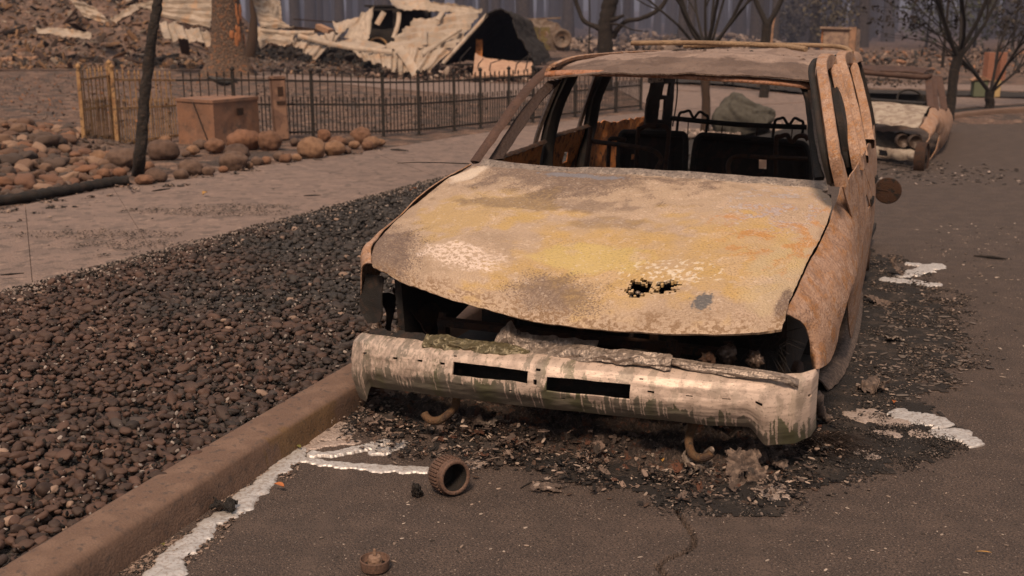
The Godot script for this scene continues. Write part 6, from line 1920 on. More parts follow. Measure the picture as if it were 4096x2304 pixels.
func slope_rubble() -> void:
	var md := MB.new()
	var P := []
	for j in 20:
		var row := []
		for i in 24:
			var x := lerpf(-24.0, -9.0, i / 23.0); var z := lerpf(-48.0, -34.0, j / 19.0)
			row.append(Vector3(x, slope_h(x, z), z))
		P.append(row)
	md.sheet(P)
	var o := structure("rubble_slope", md, M.earth)
	var shape := rock(Vector3(1, 0.5, 0.7), 1, 81, 0.6, 1.4, 0.2, 0.7).mesh()
	var cols := [Color(0.34, 0.19, 0.10), Color(0.42, 0.25, 0.14), Color(0.10, 0.07, 0.055), Color(0.22, 0.13, 0.09), Color(0.05, 0.042, 0.04), Color(0.40, 0.32, 0.26)]
	var trs := []; var cs := []
	for i in 7000:
		var x := R(-23.0, -9.4); var z := R(-47.0, -34.4)
		var s := 0.028 * pow(5.0, pow(rng.randf(), 2.4))
		trs.append(Transform3D(loose().scaled_local(Vector3(s * R(0.8, 2.2), s * R(0.3, 0.9), s)), Vector3(x, slope_h(x, z) + R(-0.02, 0.08), z)))
		var k: Color = cols[rng.randi() % 6] * R(0.45, 1.05)
		cs.append(Color(k.r, k.g, k.b))
	many("rubble", shape, M.scrap, trs, cs, o)
	for k in 22:
		var x := R(-18.5, -10.5); var z := R(-43.0, -35.0)
		var d := Vector3(R(-1, 1), R(-0.2, 0.5), R(-0.5, 0.5)).normalized() * R(0.5, 1.6)
		var mb := MB.new(); mb.bar(-d * 0.5, d * 0.5, R(0.06, 0.3), R(0.03, 0.07))
		var pl := put("plank", mb, M.char if k % 2 else M.rust_dark)
		pl.position = Vector3(x, slope_h(x, z) + 0.12, z)
		tag(pl, "charred plank or panel lying on the rubble slope at far left", "plank", "charred planks on the rubble slope")
	# streaks of ochre and ash on the ground left of the fence
	heap("litter", [Vector2(-9.292, -20.392), Vector2(-14.197, -31.393), Vector2(-11.168, -33.229), Vector2(-7.416, -28.981), Vector2(-4.559, -19.268), Vector2(-6.047, -17.238)], 0.02, 1500, [Color(0.42, 0.19, 0.09), Color(0.3, 0.22, 0.18), Color(0.04, 0.034, 0.03), Color(0.16, 0.1, 0.075)], 0.008, 0.03, "burnt litter scattered over the yard left of the fence")
	heap("litter", [Vector2(-4.040, -17.565), Vector2(-6.283, -27.561), Vector2(-0.895, -23.488), Vector2(0.083, -19.632), Vector2(-2.008, -17.238)], 0.02, 1300, [Color(0.3, 0.22, 0.18), Color(0.04, 0.034, 0.03), Color(0.14, 0.1, 0.08), Color(0.08, 0.06, 0.05)], 0.008, 0.03, "burnt litter scattered over the yard behind the iron fence")

func make_trees() -> void:
	# the big scorched trunk
	var b := Vector3(-7.848, 0.362, -31.393)
	var t := thing("big_tree", "thick scorched tree trunk with flared roots and orange peeling bark", "tree", b)
	var mb := MB.new()
	var rings := []
	for j in 46:
		var h := pow(j / 45.0, 1.6) * 17.0 - 0.15
		var row := []
		for i in 41:
			var a := TAU * i / 40
			var r := 0.40 - 0.011 * h + 0.36 * exp(-maxf(h, 0.0) * 2.2) * (1.0 + 0.5 * sin(a * 3.0 + 0.6)) 
			r *= 1.0 + 0.06 * noise.get_noise_3d(cos(a) * 3.0, h * 0.7, sin(a) * 3.0) + 0.035 * noise.get_noise_3d(cos(a) * 10.0, h * 1.5, sin(a) * 10.0)
			row.append(Vector3(cos(a) * r + 0.012 * h, h, sin(a) * r))
		rings.append(row)
	mb.sheet(rings)
	put("trunk", mb, M.bark, t)
	for k in 26:
		var h := R(0.5, 4.0); var a := R(-0.3, 1.1)
		var r := 0.41 - 0.011 * h + 0.36 * exp(-h * 2.2)
		var pk := rock(Vector3(R(0.03, 0.07), R(0.08, 0.3), 0.02), 2, 800 + k, 0.5, 1.2, 0.1)
		var o := put("peeling_bark", pk, M.peel, t)
		o.position = Vector3(cos(a) * r + 0.012 * h, h, sin(a) * r)
		o.rotation = Vector3(0, -a + PI / 2, R(-0.1, 0.1))
	var br := MB.new(); var tips := []
	for k in 14: limb(br, Vector3(0.15, R(8, 16), 0), Vector3(R(-1, 1), R(-0.1, 0.4), R(-1, 1)).normalized() * R(1.5, 3), 0.06, 2, 0.5, 0.1, tips)
	put("crown", br, M.twig, t)
	# grey snag next to it
	var sb := Vector3(-10.542, 0.695, -46.775)
	var sn := thing("tree_snag", "narrow grey burnt snag just right of the thick trunk", "tree", Vector3(-6.973, 1.042, -30.800))
	var sm := MB.new(); sm.tube([Vector3(-0.15, -0.15, 0), Vector3(-0.02, 0.4, 0), Vector3(0.02, 0.9, 0), Vector3(-0.02, 1.3, 0), Vector3(-0.04, 1.5, 0)], [0.17, 0.13, 0.09, 0.05, 0.01], 9, true, 0.3, noise)
	put("trunk", sm, M.bark_grey, sn)

	# lopped tree with two curved limbs above the roof
	var lb := Vector3(2.18, rise(-26.0) + 0.08, -26.0)
	var lt := thing("lopped_tree", "charred tree with two upswept limbs rising behind the SUV's roof", "tree", lb)
	var lm := MB.new()
	var q := func(a: Array) -> Array:
		var o := []
		for p in a: o.append(p - lb)
		return o
	lm.tube(spline(q.call([lb - Vector3(0, 0.2, 0), Vector3(2.124, 1.208, -26.000), Vector3(2.132, 1.738, -26.000), Vector3(2.189, 2.088, -26.000), Vector3(2.304, 2.610, -26.000), Vector3(2.415, 3.639, -26.000), Vector3(2.521, 4.815, -26.000)]), 40), [0.17], 12, true, 0.25, noise)
	lm.tube(spline(q.call([Vector3(2.118, 1.544, -26.000), Vector3(1.962, 1.650, -26.000), Vector3(1.650, 1.800, -26.100), Vector3(1.516, 2.074, -26.200), Vector3(1.440, 2.320, -26.200), Vector3(1.371, 2.792, -26.200), Vector3(1.425, 3.669, -26.400)]), 36), [0.075, 0.075, 0.072, 0.07, 0.068, 0.066, 0.064, 0.062, 0.06, 0.058, 0.055, 0.05], 9, true, 0.25, noise)
	lm.tube(spline(q.call([Vector3(2.283, 1.456, -26.000), Vector3(2.449, 1.685, -25.900), Vector3(2.598, 1.807, -25.800), Vector3(2.873, 1.850, -25.700), Vector3(3.230, 2.022, -25.600), Vector3(3.434, 2.288, -25.600), Vector3(3.540, 2.850, -25.600)]), 36), [0.085, 0.08, 0.075, 0.07, 0.065, 0.06, 0.058, 0.055, 0.05], 9, true, 0.25, noise)
	lm.tube(q.call([Vector3(2.222, 1.808, -25.900), Vector3(2.364, 1.859, -25.800), Vector3(2.505, 1.928, -25.700)]), [0.06, 0.05, 0.03], 7)
	lm.tube(spline(q.call([Vector3(2.223, 1.737, -25.800), Vector3(2.430, 1.720, -25.700), Vector3(2.690, 1.615, -25.600), Vector3(2.919, 1.581, -25.500)]), 12), [0.035, 0.03, 0.028, 0.025, 0.02, 0.018, 0.015], 6)
	put("trunk", lm, M.charbark, lt)
	var lc := MB.new(); tips = []
	for k in 7: limb(lc, curve(q.call([Vector3(2.304, 2.610, -26.000), Vector3(2.415, 3.639, -26.000), Vector3(2.521, 4.815, -26.000)]), R(0, 1)), Vector3(R(-1, 1), R(0.4, 1), R(-1, 1)).normalized() * 1.4, 0.035, 2, 0.5, 0.3, tips)
	put("crown", lc, M.twig, lt)

	# bare small trees: trunk, fine crown
	bare_tree(Vector3(2.912, 0.100, -16.975), "bare burnt small tree standing between the SUV and the grey boulder, twigs above the roof", 0.068, 1.35, 0.0, 11, 0)
	bare_tree(Vector3(5.35, rise(-24.0) + 0.08, -24.0), "dark forked tree right of the bare twiggy tree, above the SUV's roof", 0.10, 1.55, 0.0, 2, 0, 1.9)
	bare_tree(Vector3(7.724, 0.131, -19.855), "small street tree with sparse dead brown leaves beside the second car", 0.085, 1.2, 0.03, 7, 26)
	bare_tree(Vector3(9.170, 0.162, -21.626), "low multi-stemmed street tree with dead brown leaves at far right", 0.085, 0.32, 0.0, 5, 34)
	# thin young stake trees
	for e in [[Vector3(2.920, 0.619, -43.267), 3.0, "thin charred sapling left of the lopped tree"], [Vector3(10.631, 0.791, -28.000), 6.0, "thin pole-like sapling left of the leafy street tree"], [Vector3(7.742, 1.257, -34.000), 0.9, "leaning yellowish stake behind the SUV's roof"]]:
		var th := thing("sapling", e[2], "tree", e[0])
		var mm := MB.new(); mm.tube([Vector3(0, -0.1, 0), Vector3(0.02, e[1] * 0.5, 0), Vector3(0.1 if e[1] < 1.0 else -0.05, e[1], 0)], [0.04, 0.03, 0.02], 7)
		put("trunk", mm, M.charbark if e[1] > 1.0 else M.block, th)

	# the pine stand
	var meshes := []
	for k in 5:
		var pm := MB.new()
		var pts := []; var rad := []
		for j in 14:
			var h := j * 2.0 - 0.5
			pts.append(Vector3(noise.get_noise_2d(k * 9.0, h * 0.05) * 0.35 * h / 10.0, h, noise.get_noise_2d(k * 9.0 + 50, h * 0.05) * 0.35 * h / 10.0))
			rad.append(lerpf(1.0, 0.3, j / 13.0) * (1.25 if j == 0 else 1.0))
		for i in pts.size(): pts[i].y = pts[i].y
		pm.tube(pts, rad, 9, true, 0.0, null)
		for i in pm.v.size():
			var c: Vector3 = curve(pts, clampf((pm.v[i].y + 0.5) / 26.0, 0, 1))
			pm.v[i] = c + (pm.v[i] - c) * Vector3(0.27, 1, 0.27)
		meshes.append(pm.mesh())
	var twigs := []
	for k in 3:
		var bm := MB.new()
		for j in 26:
			var h := R(3, 24); var a := R(0, TAU); var l := R(0.4, 1.8) * (1.0 - h / 34.0)
			bm.tube([Vector3(0, h, 0), Vector3(cos(a) * l * 0.6, h + R(-0.1, 0.2), sin(a) * l * 0.6), Vector3(cos(a) * l, h + R(-0.5, 0.1), sin(a) * l)], [0.03, 0.02, 0.008], 4, false)
		twigs.append(bm.mesh())
	var n := 0
	for k in 300:
		var row := 0 if k < 26 else (1 if k < 66 else (2 if k < 120 else (3 if k < 195 else 4)))
		var z: float = [-57.0, -66.0, -78.0, -94.0, -116.0][row] + R(-5.5, 5.5)
		var x: float = R(-0.26, 0.52) * -z * 1.02
		if x / -z < -0.235: x = absf(x)
		if row == 0 and x / -z > 0.33: z -= 8.0
		var tr := thing("pine_tree", "burnt bare pine trunk standing in the smoky wood behind the ruins", "tree", Vector3(x, rise(z), z), R(0, TAU), "burnt pines in the smoky wood")
		var s := R(0.7, 1.35)
		tr.scale = Vector3(s, 1, s)
		tr.rotation = Vector3(R(-0.02, 0.02), R(0, TAU), R(-0.02, 0.02))
		inst("trunk", meshes[k % 5], M.pine, tr)
		if k % 2 == 0: inst("crown", twigs[k % 3], M.twig, tr)
		n += 1
	# scorched shrubs and leaf masses among the pines on the right
	var cols := [Color(0.055, 0.06, 0.032), Color(0.07, 0.058, 0.036), Color(0.05, 0.043, 0.035)]
	var k := 0
	for e in [[Vector3(14.250, 0.785, -50.889), 2.4, 3.4, 1, "olive shrub at the wood's edge left of the masonry stub"], [Vector3(18.842, 0.805, -51.799), 3.2, 5.0, 0, "large dull-green bush at the wood's edge behind the second car"], [Vector3(20.293, 0.766, -50.010), 3.0, 4.2, 0, "dull-green bush behind the brick pillars"], [Vector3(20.880, 0.712, -47.544), 2.6, 4.6, 2, "brown bush at the far right edge of the wood"], [Vector3(13.406, 0.869, -54.732), 1.8, 2.6, 2, "brown scorched shrub behind the SUV's roof, right of the forked tree"], [Vector3(-21.037, 1.022, -61.704), 2.6, 3.2, 0, "dark green bush at the top left behind the sheets"]]:
		var sh := thing("shrub", e[4], "bush", e[0])
		var cm := MB.new()
		for i in 1500:
			var d := R3(1.0)
			if d.length() > 1.0: continue
			var c := Vector3(d.x * e[1] * 0.5, e[2] * 0.5 + d.y * e[2] * 0.5, d.z * e[1] * 0.5) * (1.0 + 0.35 * noise.get_noise_3d(d.x * 2, d.y * 2 + k, d.z * 2))
			var u := R3(1.0).normalized() * R(0.05, 0.16); var w := u.cross(R3(1.0)).normalized() * R(0.03, 0.08)
			var cc: Color = cols[e[3]] * R(0.6, 1.5)
			cm.tint = Color(cc.r, cc.g, cc.b)
			cm.face([c - u, c - w, c + u, c + w])
		put("crown", cm, M.scorched_leaf, sh)
		var sm2 := MB.new(); sm2.tube([Vector3(0, -0.2, 0), Vector3(0.1, e[2] * 0.5, 0)], [0.08, 0.04], 6)
		put("trunk", sm2, M.twig, sh)
		k += 1

func bare_tree(at: Vector3, label: String, r: float, fork: float, lean: float, arms: int, leaves: int, reach := 1.25) -> void:
	var t := thing("bare_tree", label, "tree", at)
	var mb := MB.new()
	var top := Vector3(lean * fork * 3.0, fork, 0)
	mb.tube(spline([Vector3(0, -0.1, 0), Vector3(0.02, fork * 0.25, 0), Vector3(-0.01 + lean * fork, fork * 0.6, 0), top], 14), [r * 1.25, r * 1.05, r, r], 10, true, 0.2, noise)
	put("trunk", mb, M.charbark if leaves > 0 or arms == 2 else M.bark_grey, t)
	var c := MB.new(); var tips := []
	for k in arms:
		var a := TAU * k / arms + R(-0.3, 0.3)
		var out := R(0.35, 0.95)
		if arms == 2: a = PI * k; out = 0.35
		var d := Vector3(cos(a) * out, R(0.7, 1.0), sin(a) * out * 0.8).normalized() * reach * R(0.85, 1.2)
		limb(c, top + Vector3(0, R(-0.25, 0.0) * minf(fork, 1.0), 0), d, r * (0.62 if arms == 2 else R(0.3, 0.5)), 3, 0.42, 0.5, tips)
	put("crown", c, M.twig, t)
	if leaves > 0:
		put("leaves", leaf_cloud(tips, leaves / 5, 0.08, 0.05), M.leafy, t)

# ---------------------------------------------------------------- melted metal, wheel parts, ash on the road
func flow(label: String, pts: Array, wid: Array, h: float, m_: Material, sd := 0, base := 0.0) -> MeshInstance3D:
	var n := 40 + pts.size() * 26
	var m := 17
	var P := []
	var fr := nz(900 + sd, 5.0, 4)
	var path := []
	for i in n: path.append(curve(pts, i / float(n - 1)))
	for j in m:
		var row := []
		var s := lerpf(-1, 1, j / float(m - 1))
		for i in n:
			var t := i / float(n - 1)
			var p: Vector2 = path[i]
			var d: Vector2 = (path[mini(i + 1, n - 1)] - path[maxi(i - 1, 0)]).normalized()
			var side := Vector2(-d.y, d.x)
			var w: float = curve(wid, t) * 0.72
			var e := sqrt(clampf(minf(t, 1.0 - t) * path.size() / 10.0, 0, 1))        # rounded ends
			w *= e * (1.0 + 0.75 * fr.get_noise_2d(p.x * (1.6 + 0.2 * signf(s)), p.y * 1.6 + signf(s) * 3.0) + 0.3 * fr.get_noise_2d(p.x * 5.0, p.y * 5.0 + signf(s)) + 0.04 * fr.get_noise_2d(p.x * 16.0, p.y * 16.0 + signf(s)))
			var q := p + side * w * s
			var y := 1.15 * h * pow(maxf(1.0 - pow(absf(s), 5.0), 0.0), 0.5) * (0.75 + 0.35 * fr.get_noise_2d(q.x * 3.0, q.y * 3.0) + 0.05 * fr.get_noise_2d(q.x * 9.0, q.y * 9.0)) * (0.3 + 0.7 * e)
			row.append(Vector3(q.x, base + y - 0.001, q.y))
		P.append(row)
	var mb := MB.new(); mb.sheet(P)
	var o := put("melted_metal", mb, m_)
	tag(o, label, "melted metal", "streams of melted aluminium")
	return o

func chips(poly: Array, n: int, s0: float, s1: float, cols: Array, y0: float, y1: float, keep: Callable, called: String, label: String, shape: Mesh, flatness := 0.5) -> void:
	var P := PackedVector2Array(poly)
	var lo := Vector2(1e9, 1e9); var hi := Vector2(-1e9, -1e9)
	for p in P: lo = lo.min(p); hi = hi.max(p)
	var trs := []; var cs := []
	var t := 0
	while trs.size() < n and t < n * 14:
		t += 1
		var p := Vector2(R(lo.x, hi.x), R(lo.y, hi.y))
		if not Geometry2D.is_point_in_polygon(p + Vector2(R(-1, 1), R(-1, 1)) * 0.13 * rng.randf() + Vector2(noise.get_noise_2d(p.x * 2.0, p.y * 2.0), noise.get_noise_2d(p.y * 2.0, p.x * 2.0)) * 0.2, P): continue
		var k: float = keep.call(p)
		if rng.randf() > k: continue
		var s := s0 * pow(s1 / s0, pow(rng.randf(), 2.6))
		var b := Basis(Vector3.UP, R(0, TAU)) * turn(Vector3(R(-1, 1), 0, R(-1, 1) + 0.01), R(0, 1.3) * (1.0 - flatness))
		trs.append(Transform3D(b.scaled_local(Vector3(s * R(0.7, 1.5), s * R(0.4, 1.0), s * R(0.6, 1.1))), Vector3(p.x, R(y0, y1) * k + s * 0.1, p.y)))
		var c: Color = cols[mini(int(pow(rng.randf(), 1.2) * cols.size()), cols.size() - 1)] * R(0.7, 1.25)
		cs.append(Color(c.r, c.g, c.b))
	tag(many(called, shape, M.scrap, trs, cs), label, "ash")

func crumpled(s: Vector3, sd: int, holes := 0.35) -> MB:      # a torn, buckled scrap of sheet
	var n := nz(sd, 1.0, 3)
	var P := []
	for j in 22:
		var row := []
		for i in 22:
			var u := lerpf(-1, 1, i / 21.0); var v := lerpf(-1, 1, j / 21.0)
			row.append(Vector3(u * s.x * (1 + 0.25 * n.get_noise_2d(v * 2.0, 5.0)), s.y * (0.8 * n.get_noise_2d(u * 0.6, v * 0.6) + 0.25 * n.get_noise_2d(u * 2.2, v * 2.2)), v * s.z * (1 + 0.25 * n.get_noise_2d(u * 2.0, 9.0))))
		P.append(row)
	var mb := MB.new()
	mb.sheet(P, 0.004, func(u, v):
		var e := maxf(absf(u - 0.5), absf(v - 0.5)) * 2.0
		return n.get_noise_2d(u * 2.0 + 30.0, v * 2.0) > holes or e + 0.22 * n.get_noise_2d(u * 1.3, v * 1.3 + 20.0) > 0.9)
	return mb

func leaf_mesh(l: float, w: float, bend: float) -> MB:
	var P := []
	for j in 5:
		var row := []
		var s := lerpf(-1, 1, j / 4.0)
		for i in 12:
			var t := i / 11.0
			row.append(Vector3((t - 0.5) * l, bend * (sin(PI * t) * 0.3 + s * s * 0.25) + 0.004, s * w * 0.5 * sin(PI * pow(t, 0.8))))
		P.append(row)
	var mb := MB.new(); mb.sheet(P, 0.0008)
	return mb

func make_foreground() -> void:
	var fl := flake()
	# aluminium that ran along the gutter and from under the bumper
	flow("long silver stream of melted aluminium running down beside the kerb", [Vector2(-1.112, -2.952), Vector2(-1.085, -3.148), Vector2(-1.073, -3.320), Vector2(-1.040, -3.457), Vector2(-0.991, -3.582), Vector2(-0.938, -3.779), Vector2(-0.905, -3.965), Vector2(-0.869, -4.093), Vector2(-0.838, -4.220)], [0.075, 0.075, 0.068, 0.06, 0.062, 0.06, 0.062, 0.055, 0.04], 0.011, M.alu, 1)
	flow("straight silver strip of melted aluminium ending at the ribbed drum", [Vector2(-0.861, -4.117), Vector2(-0.756, -4.068), Vector2(-0.643, -4.036), Vector2(-0.501, -4.004), Vector2(-0.392, -3.988), Vector2(-0.309, -3.988)], [0.035, 0.036, 0.038, 0.045, 0.05, 0.04], 0.009, M.alu, 2)
	flow("smooth rounded silver tongue of aluminium above the straight strip", [Vector2(-0.814, -4.151), Vector2(-0.737, -4.143), Vector2(-0.647, -4.177), Vector2(-0.576, -4.237), Vector2(-0.493, -4.290)], [0.04, 0.048, 0.042, 0.046, 0.04], 0.014, M.alu, 3)
	flow("short silver drip of aluminium at the end of the smooth tongue", [Vector2(-0.567, -4.143), Vector2(-0.513, -4.185), Vector2(-0.463, -4.237), Vector2(-0.433, -4.290)], [0.04, 0.05, 0.042, 0.03], 0.013, M.alu, 4)
	flow("dull pink-grey flat plate of melted metal against the kerb", [Vector2(-0.867, -4.354), Vector2(-0.809, -4.382), Vector2(-0.750, -4.429), Vector2(-0.693, -4.497)], [0.13, 0.17, 0.16, 0.10], 0.008, M.alu_dull, 5)
	flow("dull narrow run of melted metal between the flat plate and the smooth tongue", [Vector2(-0.854, -4.177), Vector2(-0.802, -4.246), Vector2(-0.710, -4.272), Vector2(-0.615, -4.290)], [0.03, 0.045, 0.04, 0.03], 0.007, M.alu_dull, 6)
	flow("thin dull splash of metal right behind the ribbed drum", [Vector2(-0.181, -4.036), Vector2(-0.136, -4.060), Vector2(-0.098, -4.093)], [0.04, 0.06, 0.04], 0.005, M.alu_dull, 7)
	flow("round dull metal plate in the ash below the bumper's road end", [Vector2(0.889, -3.758), Vector2(0.946, -3.786), Vector2(1.012, -3.844)], [0.07, 0.11, 0.07], 0.009, M.alu_dull, 8)
	# pools on the roadside
	flow("pinkish metal pool nearest the bumper's road end", [Vector2(1.461, -4.556), Vector2(1.545, -4.596), Vector2(1.633, -4.627)], [0.09, 0.13, 0.09], 0.011, M.alu_dull, 9)
	flow("pale metal pool right of the pinkish one", [Vector2(1.552, -4.506), Vector2(1.626, -4.526), Vector2(1.708, -4.516)], [0.07, 0.1, 0.08], 0.011, M.alu_dull, 10)
	flow("long pale metal tongue at the back of the roadside pools", [Vector2(1.670, -4.658), Vector2(1.733, -4.586), Vector2(1.806, -4.526), Vector2(1.844, -4.448)], [0.08, 0.11, 0.1, 0.08], 0.014, M.alu, 11)
	flow("silver metal tongue pointing right into the road", [Vector2(1.803, -4.429), Vector2(1.821, -4.345), Vector2(1.861, -4.299), Vector2(1.897, -4.237)], [0.07, 0.1, 0.08, 0.05], 0.013, M.alu, 12)
	flow("silver blob of metal on the right edge of the roadside pools", [Vector2(1.815, -4.373), Vector2(1.869, -4.382), Vector2(1.911, -4.359)], [0.05, 0.07, 0.05], 0.012, M.alu, 13)
	flow("small pale metal drip at the near side of the roadside pools", [Vector2(1.512, -4.391), Vector2(1.565, -4.391), Vector2(1.606, -4.327)], [0.04, 0.06, 0.03], 0.009, M.alu_dull, 14)
	flow("rounded pale metal drip in the middle of the roadside pools", [Vector2(1.674, -4.410), Vector2(1.699, -4.373), Vector2(1.714, -4.317)], [0.06, 0.07, 0.05], 0.011, M.alu_dull, 15)
	flow("lone dull metal streak on the black grit below the pools", [Vector2(1.365, -4.220), Vector2(1.394, -4.159), Vector2(1.433, -4.093)], [0.04, 0.06, 0.04], 0.008, M.alu_dull, 16)
	flow("thin silver streak of metal beside the front door", [Vector2(2.477, -7.324), Vector2(2.595, -7.251), Vector2(2.715, -7.180), Vector2(2.830, -7.122)], [0.09, 0.11, 0.1, 0.06], 0.012, M.alu, 17)
	flow("zigzag silver streak of metal behind the thin one", [Vector2(2.609, -7.373), Vector2(2.738, -7.473), Vector2(2.881, -7.602), Vector2(3.064, -7.817)], [0.07, 0.09, 0.11, 0.07], 0.012, M.alu, 18)
	flow("small silver streak of metal at the back by the door", [Vector2(2.816, -7.817), Vector2(2.910, -7.762), Vector2(2.946, -7.628)], [0.06, 0.08, 0.05], 0.011, M.alu, 19)

	# ribbed drum
	var dr := thing("ribbed_drum", "rusty ribbed drum lying on its side with its dark open end showing", "drum", Vector3(-0.231, 0.000, -3.765) + Vector3(0, 0.068, -0.02))
	dr.basis = turn(Vector3.UP, 0.62) * turn(Vector3(1, 0, 0), PI / 2 - 0.08)
	var db := MB.new()
	db.lathe([Vector2(0.05, 0.042), Vector2(0.052, 0.05), Vector2(0.062, 0.05), Vector2(0.064, 0.044), Vector2(0.061, 0.038), Vector2(0.064, 0.03), Vector2(0.064, -0.035), Vector2(0.06, -0.045), Vector2(0.0, -0.048)], 40)
	put("shell", db, M.hook_dark, dr)
	var di := MB.new()
	di.lathe([Vector2(0.05, 0.044), Vector2(0.048, 0.03), Vector2(0.047, -0.03), Vector2(0.03, -0.036), Vector2(0.02, -0.02), Vector2(0.0, -0.02)], 32)
	put("lining", di, M.char, dr)
	for i in 30:
		var a := TAU * i / 30
		var rb := MB.new(); rb.box(Vector3(0, 0, 0), Vector3(0.006, 0.05, 0.008), Basis(), 0.0015)
		var o := put("rib", rb, M.hook_dark, dr)
		o.position = Vector3(cos(a) * 0.066, -0.004, sin(a) * 0.066); o.rotation.y = -a + PI / 2
	# cup with a stem
	var cp := thing("hub_cap", "shallow rusty metal cup with a central stem, standing on the road at the bottom edge", "cap", Vector3(-0.428, 0.000, -3.153) + Vector3(0, 0.0, -0.035))
	var cm := MB.new()
	cm.lathe([Vector2(0.0, 0.002), Vector2(0.04, 0.003), Vector2(0.045, 0.008), Vector2(0.047, 0.036), Vector2(0.046, 0.039), Vector2(0.043, 0.039), Vector2(0.042, 0.012), Vector2(0.0, 0.011)], 36)
	put("cup", cm, M.hook_dark, cp)
	var fm := MB.new(); fm.lathe([Vector2(0.0415, 0.0125), Vector2(0.0005, 0.0125)], 28)  # black disc paints in the shade inside the cup
	put("cup_floor_shade", fm, M.char, cp)
	var hm := MB.new()
	hm.lathe([Vector2(0.023, 0.011), Vector2(0.023, 0.034), Vector2(0.021, 0.037), Vector2(0.02, 0.045), Vector2(0.016, 0.048), Vector2(0.006, 0.049)], 24)
	put("hub", hm, M.boss, cp)
	var sm := MB.new(); sm.lathe([Vector2(0.0055, 0.047), Vector2(0.0055, 0.07), Vector2(0.0, 0.072)], 12)
	put("stem", sm, M.boss, cp)

	# loose scraps one can name
	var cl := put("charred_lump", rock(Vector3(0.018, 0.035, 0.018), 3, 951, 0.6, 1.8, 0.35), M.char)
	cl.position = Vector3(-0.342, 0.000, -3.743) + Vector3(0, 0.02, 0); cl.rotation = Vector3(0.5, 0, 0.2)
	tag(cl, "small charred lump on the road just left of the ribbed drum", "lump")
	var sh := put("black_shell", crumpled(Vector3(0.045, 0.05, 0.04), 952, 0.9), M.char)
	sh.position = Vector3(-1.007, 0.000, -3.608) + Vector3(0, 0.03, 0)
	tag(sh, "black curled scrap lying between the kerb and the silver stream", "scrap")
	var bits := [[Vector3(0.865, 0.000, -3.888), Vector3(0.075, 0.05, 0.085), "large buckled grey scrap standing in the ash below the bumper", -0.9, 0.05], [Vector3(0.708, 0.000, -3.926), Vector3(0.06, 0.08, 0.06), "ragged upright scrap left of the large buckled one", -0.6, 0.05], [Vector3(0.950, 0.000, -4.044), Vector3(0.05, 0.05, 0.045), "torn scrap under the bumper's road end", -0.4, 0.04], [Vector3(1.021, 0.000, -3.984), Vector3(0.035, 0.04, 0.03), "small torn scrap right of the large buckled one", 0.3, 0.03], [Vector3(-0.081, 0.000, -4.439), Vector3(0.06, 0.04, 0.05), "flaky scrap under the kerb-side tow hook", 0.2, 0.03], [Vector3(-0.181, 0.000, -4.439), Vector3(0.07, 0.05, 0.05), "pale flaky scrap between the kerb and the tow hook", 0.1, 0.03], [Vector3(0.371, 0.000, -4.211), Vector3(0.06, 0.05, 0.05), "dark flaky scrap under the middle of the bumper", 0.2, 0.03], [Vector3(0.552, 0.000, -4.126), Vector3(0.05, 0.05, 0.05), "crumbled scrap left of the roadside tow hook", 0.3, 0.03], [Vector3(1.680, 0.000, -4.939), Vector3(0.07, 0.07, 0.06), "curled pale scrap beside the SUV's front wheel", 0.3, 0.03], [Vector3(2.236, 0.000, -6.625), Vector3(0.09, 0.04, 0.05), "flat pale scrap beside the SUV's door", 0.1, 0.02], [Vector3(2.053, 0.000, -5.782), Vector3(0.05, 0.03, 0.04), "small pale scrap halfway along the black litter", 0.1, 0.02], [Vector3(0.127, 0.000, -3.807), Vector3(0.06, 0.012, 0.035), "thin silvery scrap lying flat right of the ribbed drum", 0.0, 0.01], [Vector3(2.622, 0.000, -7.410), Vector3(0.03, 0.07, 0.09), "upright brown curled strip among the silver streaks by the door", -1.2, 0.06]]
	var k := 0
	for e in bits:
		var o := put("scrap", crumpled(e[1], 960 + k, 0.45), M.ash_sheet if k % 3 != 1 else M.molten)
		o.position = e[0] + Vector3(0, e[4], 0)
		o.rotation = Vector3(-e[3], R(0, TAU) if k > 1 else 0.2, R(-0.2, 0.2))
		tag(o, e[2], "scrap", "burnt scraps round the SUV")
		k += 1
	# burned tyre strip curving beside the front wheel
	var ty := MB.new()
	var tp := [Vector3(1.415, 0.000, -4.939), Vector3(1.526, 0.000, -5.120), Vector3(1.668, 0.000, -5.450), Vector3(1.829, 0.000, -5.861), Vector3(2.010, 0.000, -6.382), Vector3(2.170, 0.000, -6.887)]
	var P := []
	for j in 9:
		var row := []
		var s := lerpf(-1, 1, j / 8.0)
		for i in 60:
			var t := i / 59.0
			var a: Vector3 = curve(tp, maxf(t - 0.01, 0)); var b: Vector3 = curve(tp, minf(t + 0.01, 1))
			var d := (b - a).normalized(); var side := d.cross(Vector3.UP)
			var p: Vector3 = curve(tp, t)
			row.append(p + side * s * 0.055 + Vector3(0, 0.045 * (1.0 - s * s) + 0.012 + 0.008 * noise.get_noise_2d(t * 30, s * 2), 0))
		P.append(row)
	ty.sheet(P, 0.008)
	tag(put("tyre_strip", ty, M.ash_sheet), "curved burnt strip of tyre lying along the SUV's roadside front wheel", "tyre")
	# rag hanging at the bumper's road end
	var rg := MB.new()
	rg.tube(spline([Vector3(1.206, 0.220, -4.206), Vector3(1.274, 0.120, -4.398), Vector3(1.310, 0.060, -4.469), Vector3(1.353, 0.020, -4.501)], 20), [0.012, 0.025, 0.035, 0.03, 0.02], 8, true, 0.8, noise)
	tag(put("molten_drip", rg, M.ash_sheet), "pinkish drip of melted stuff hanging at the bumper's road end", "drip")
	# steel tyre wire
	var wr := MB.new()
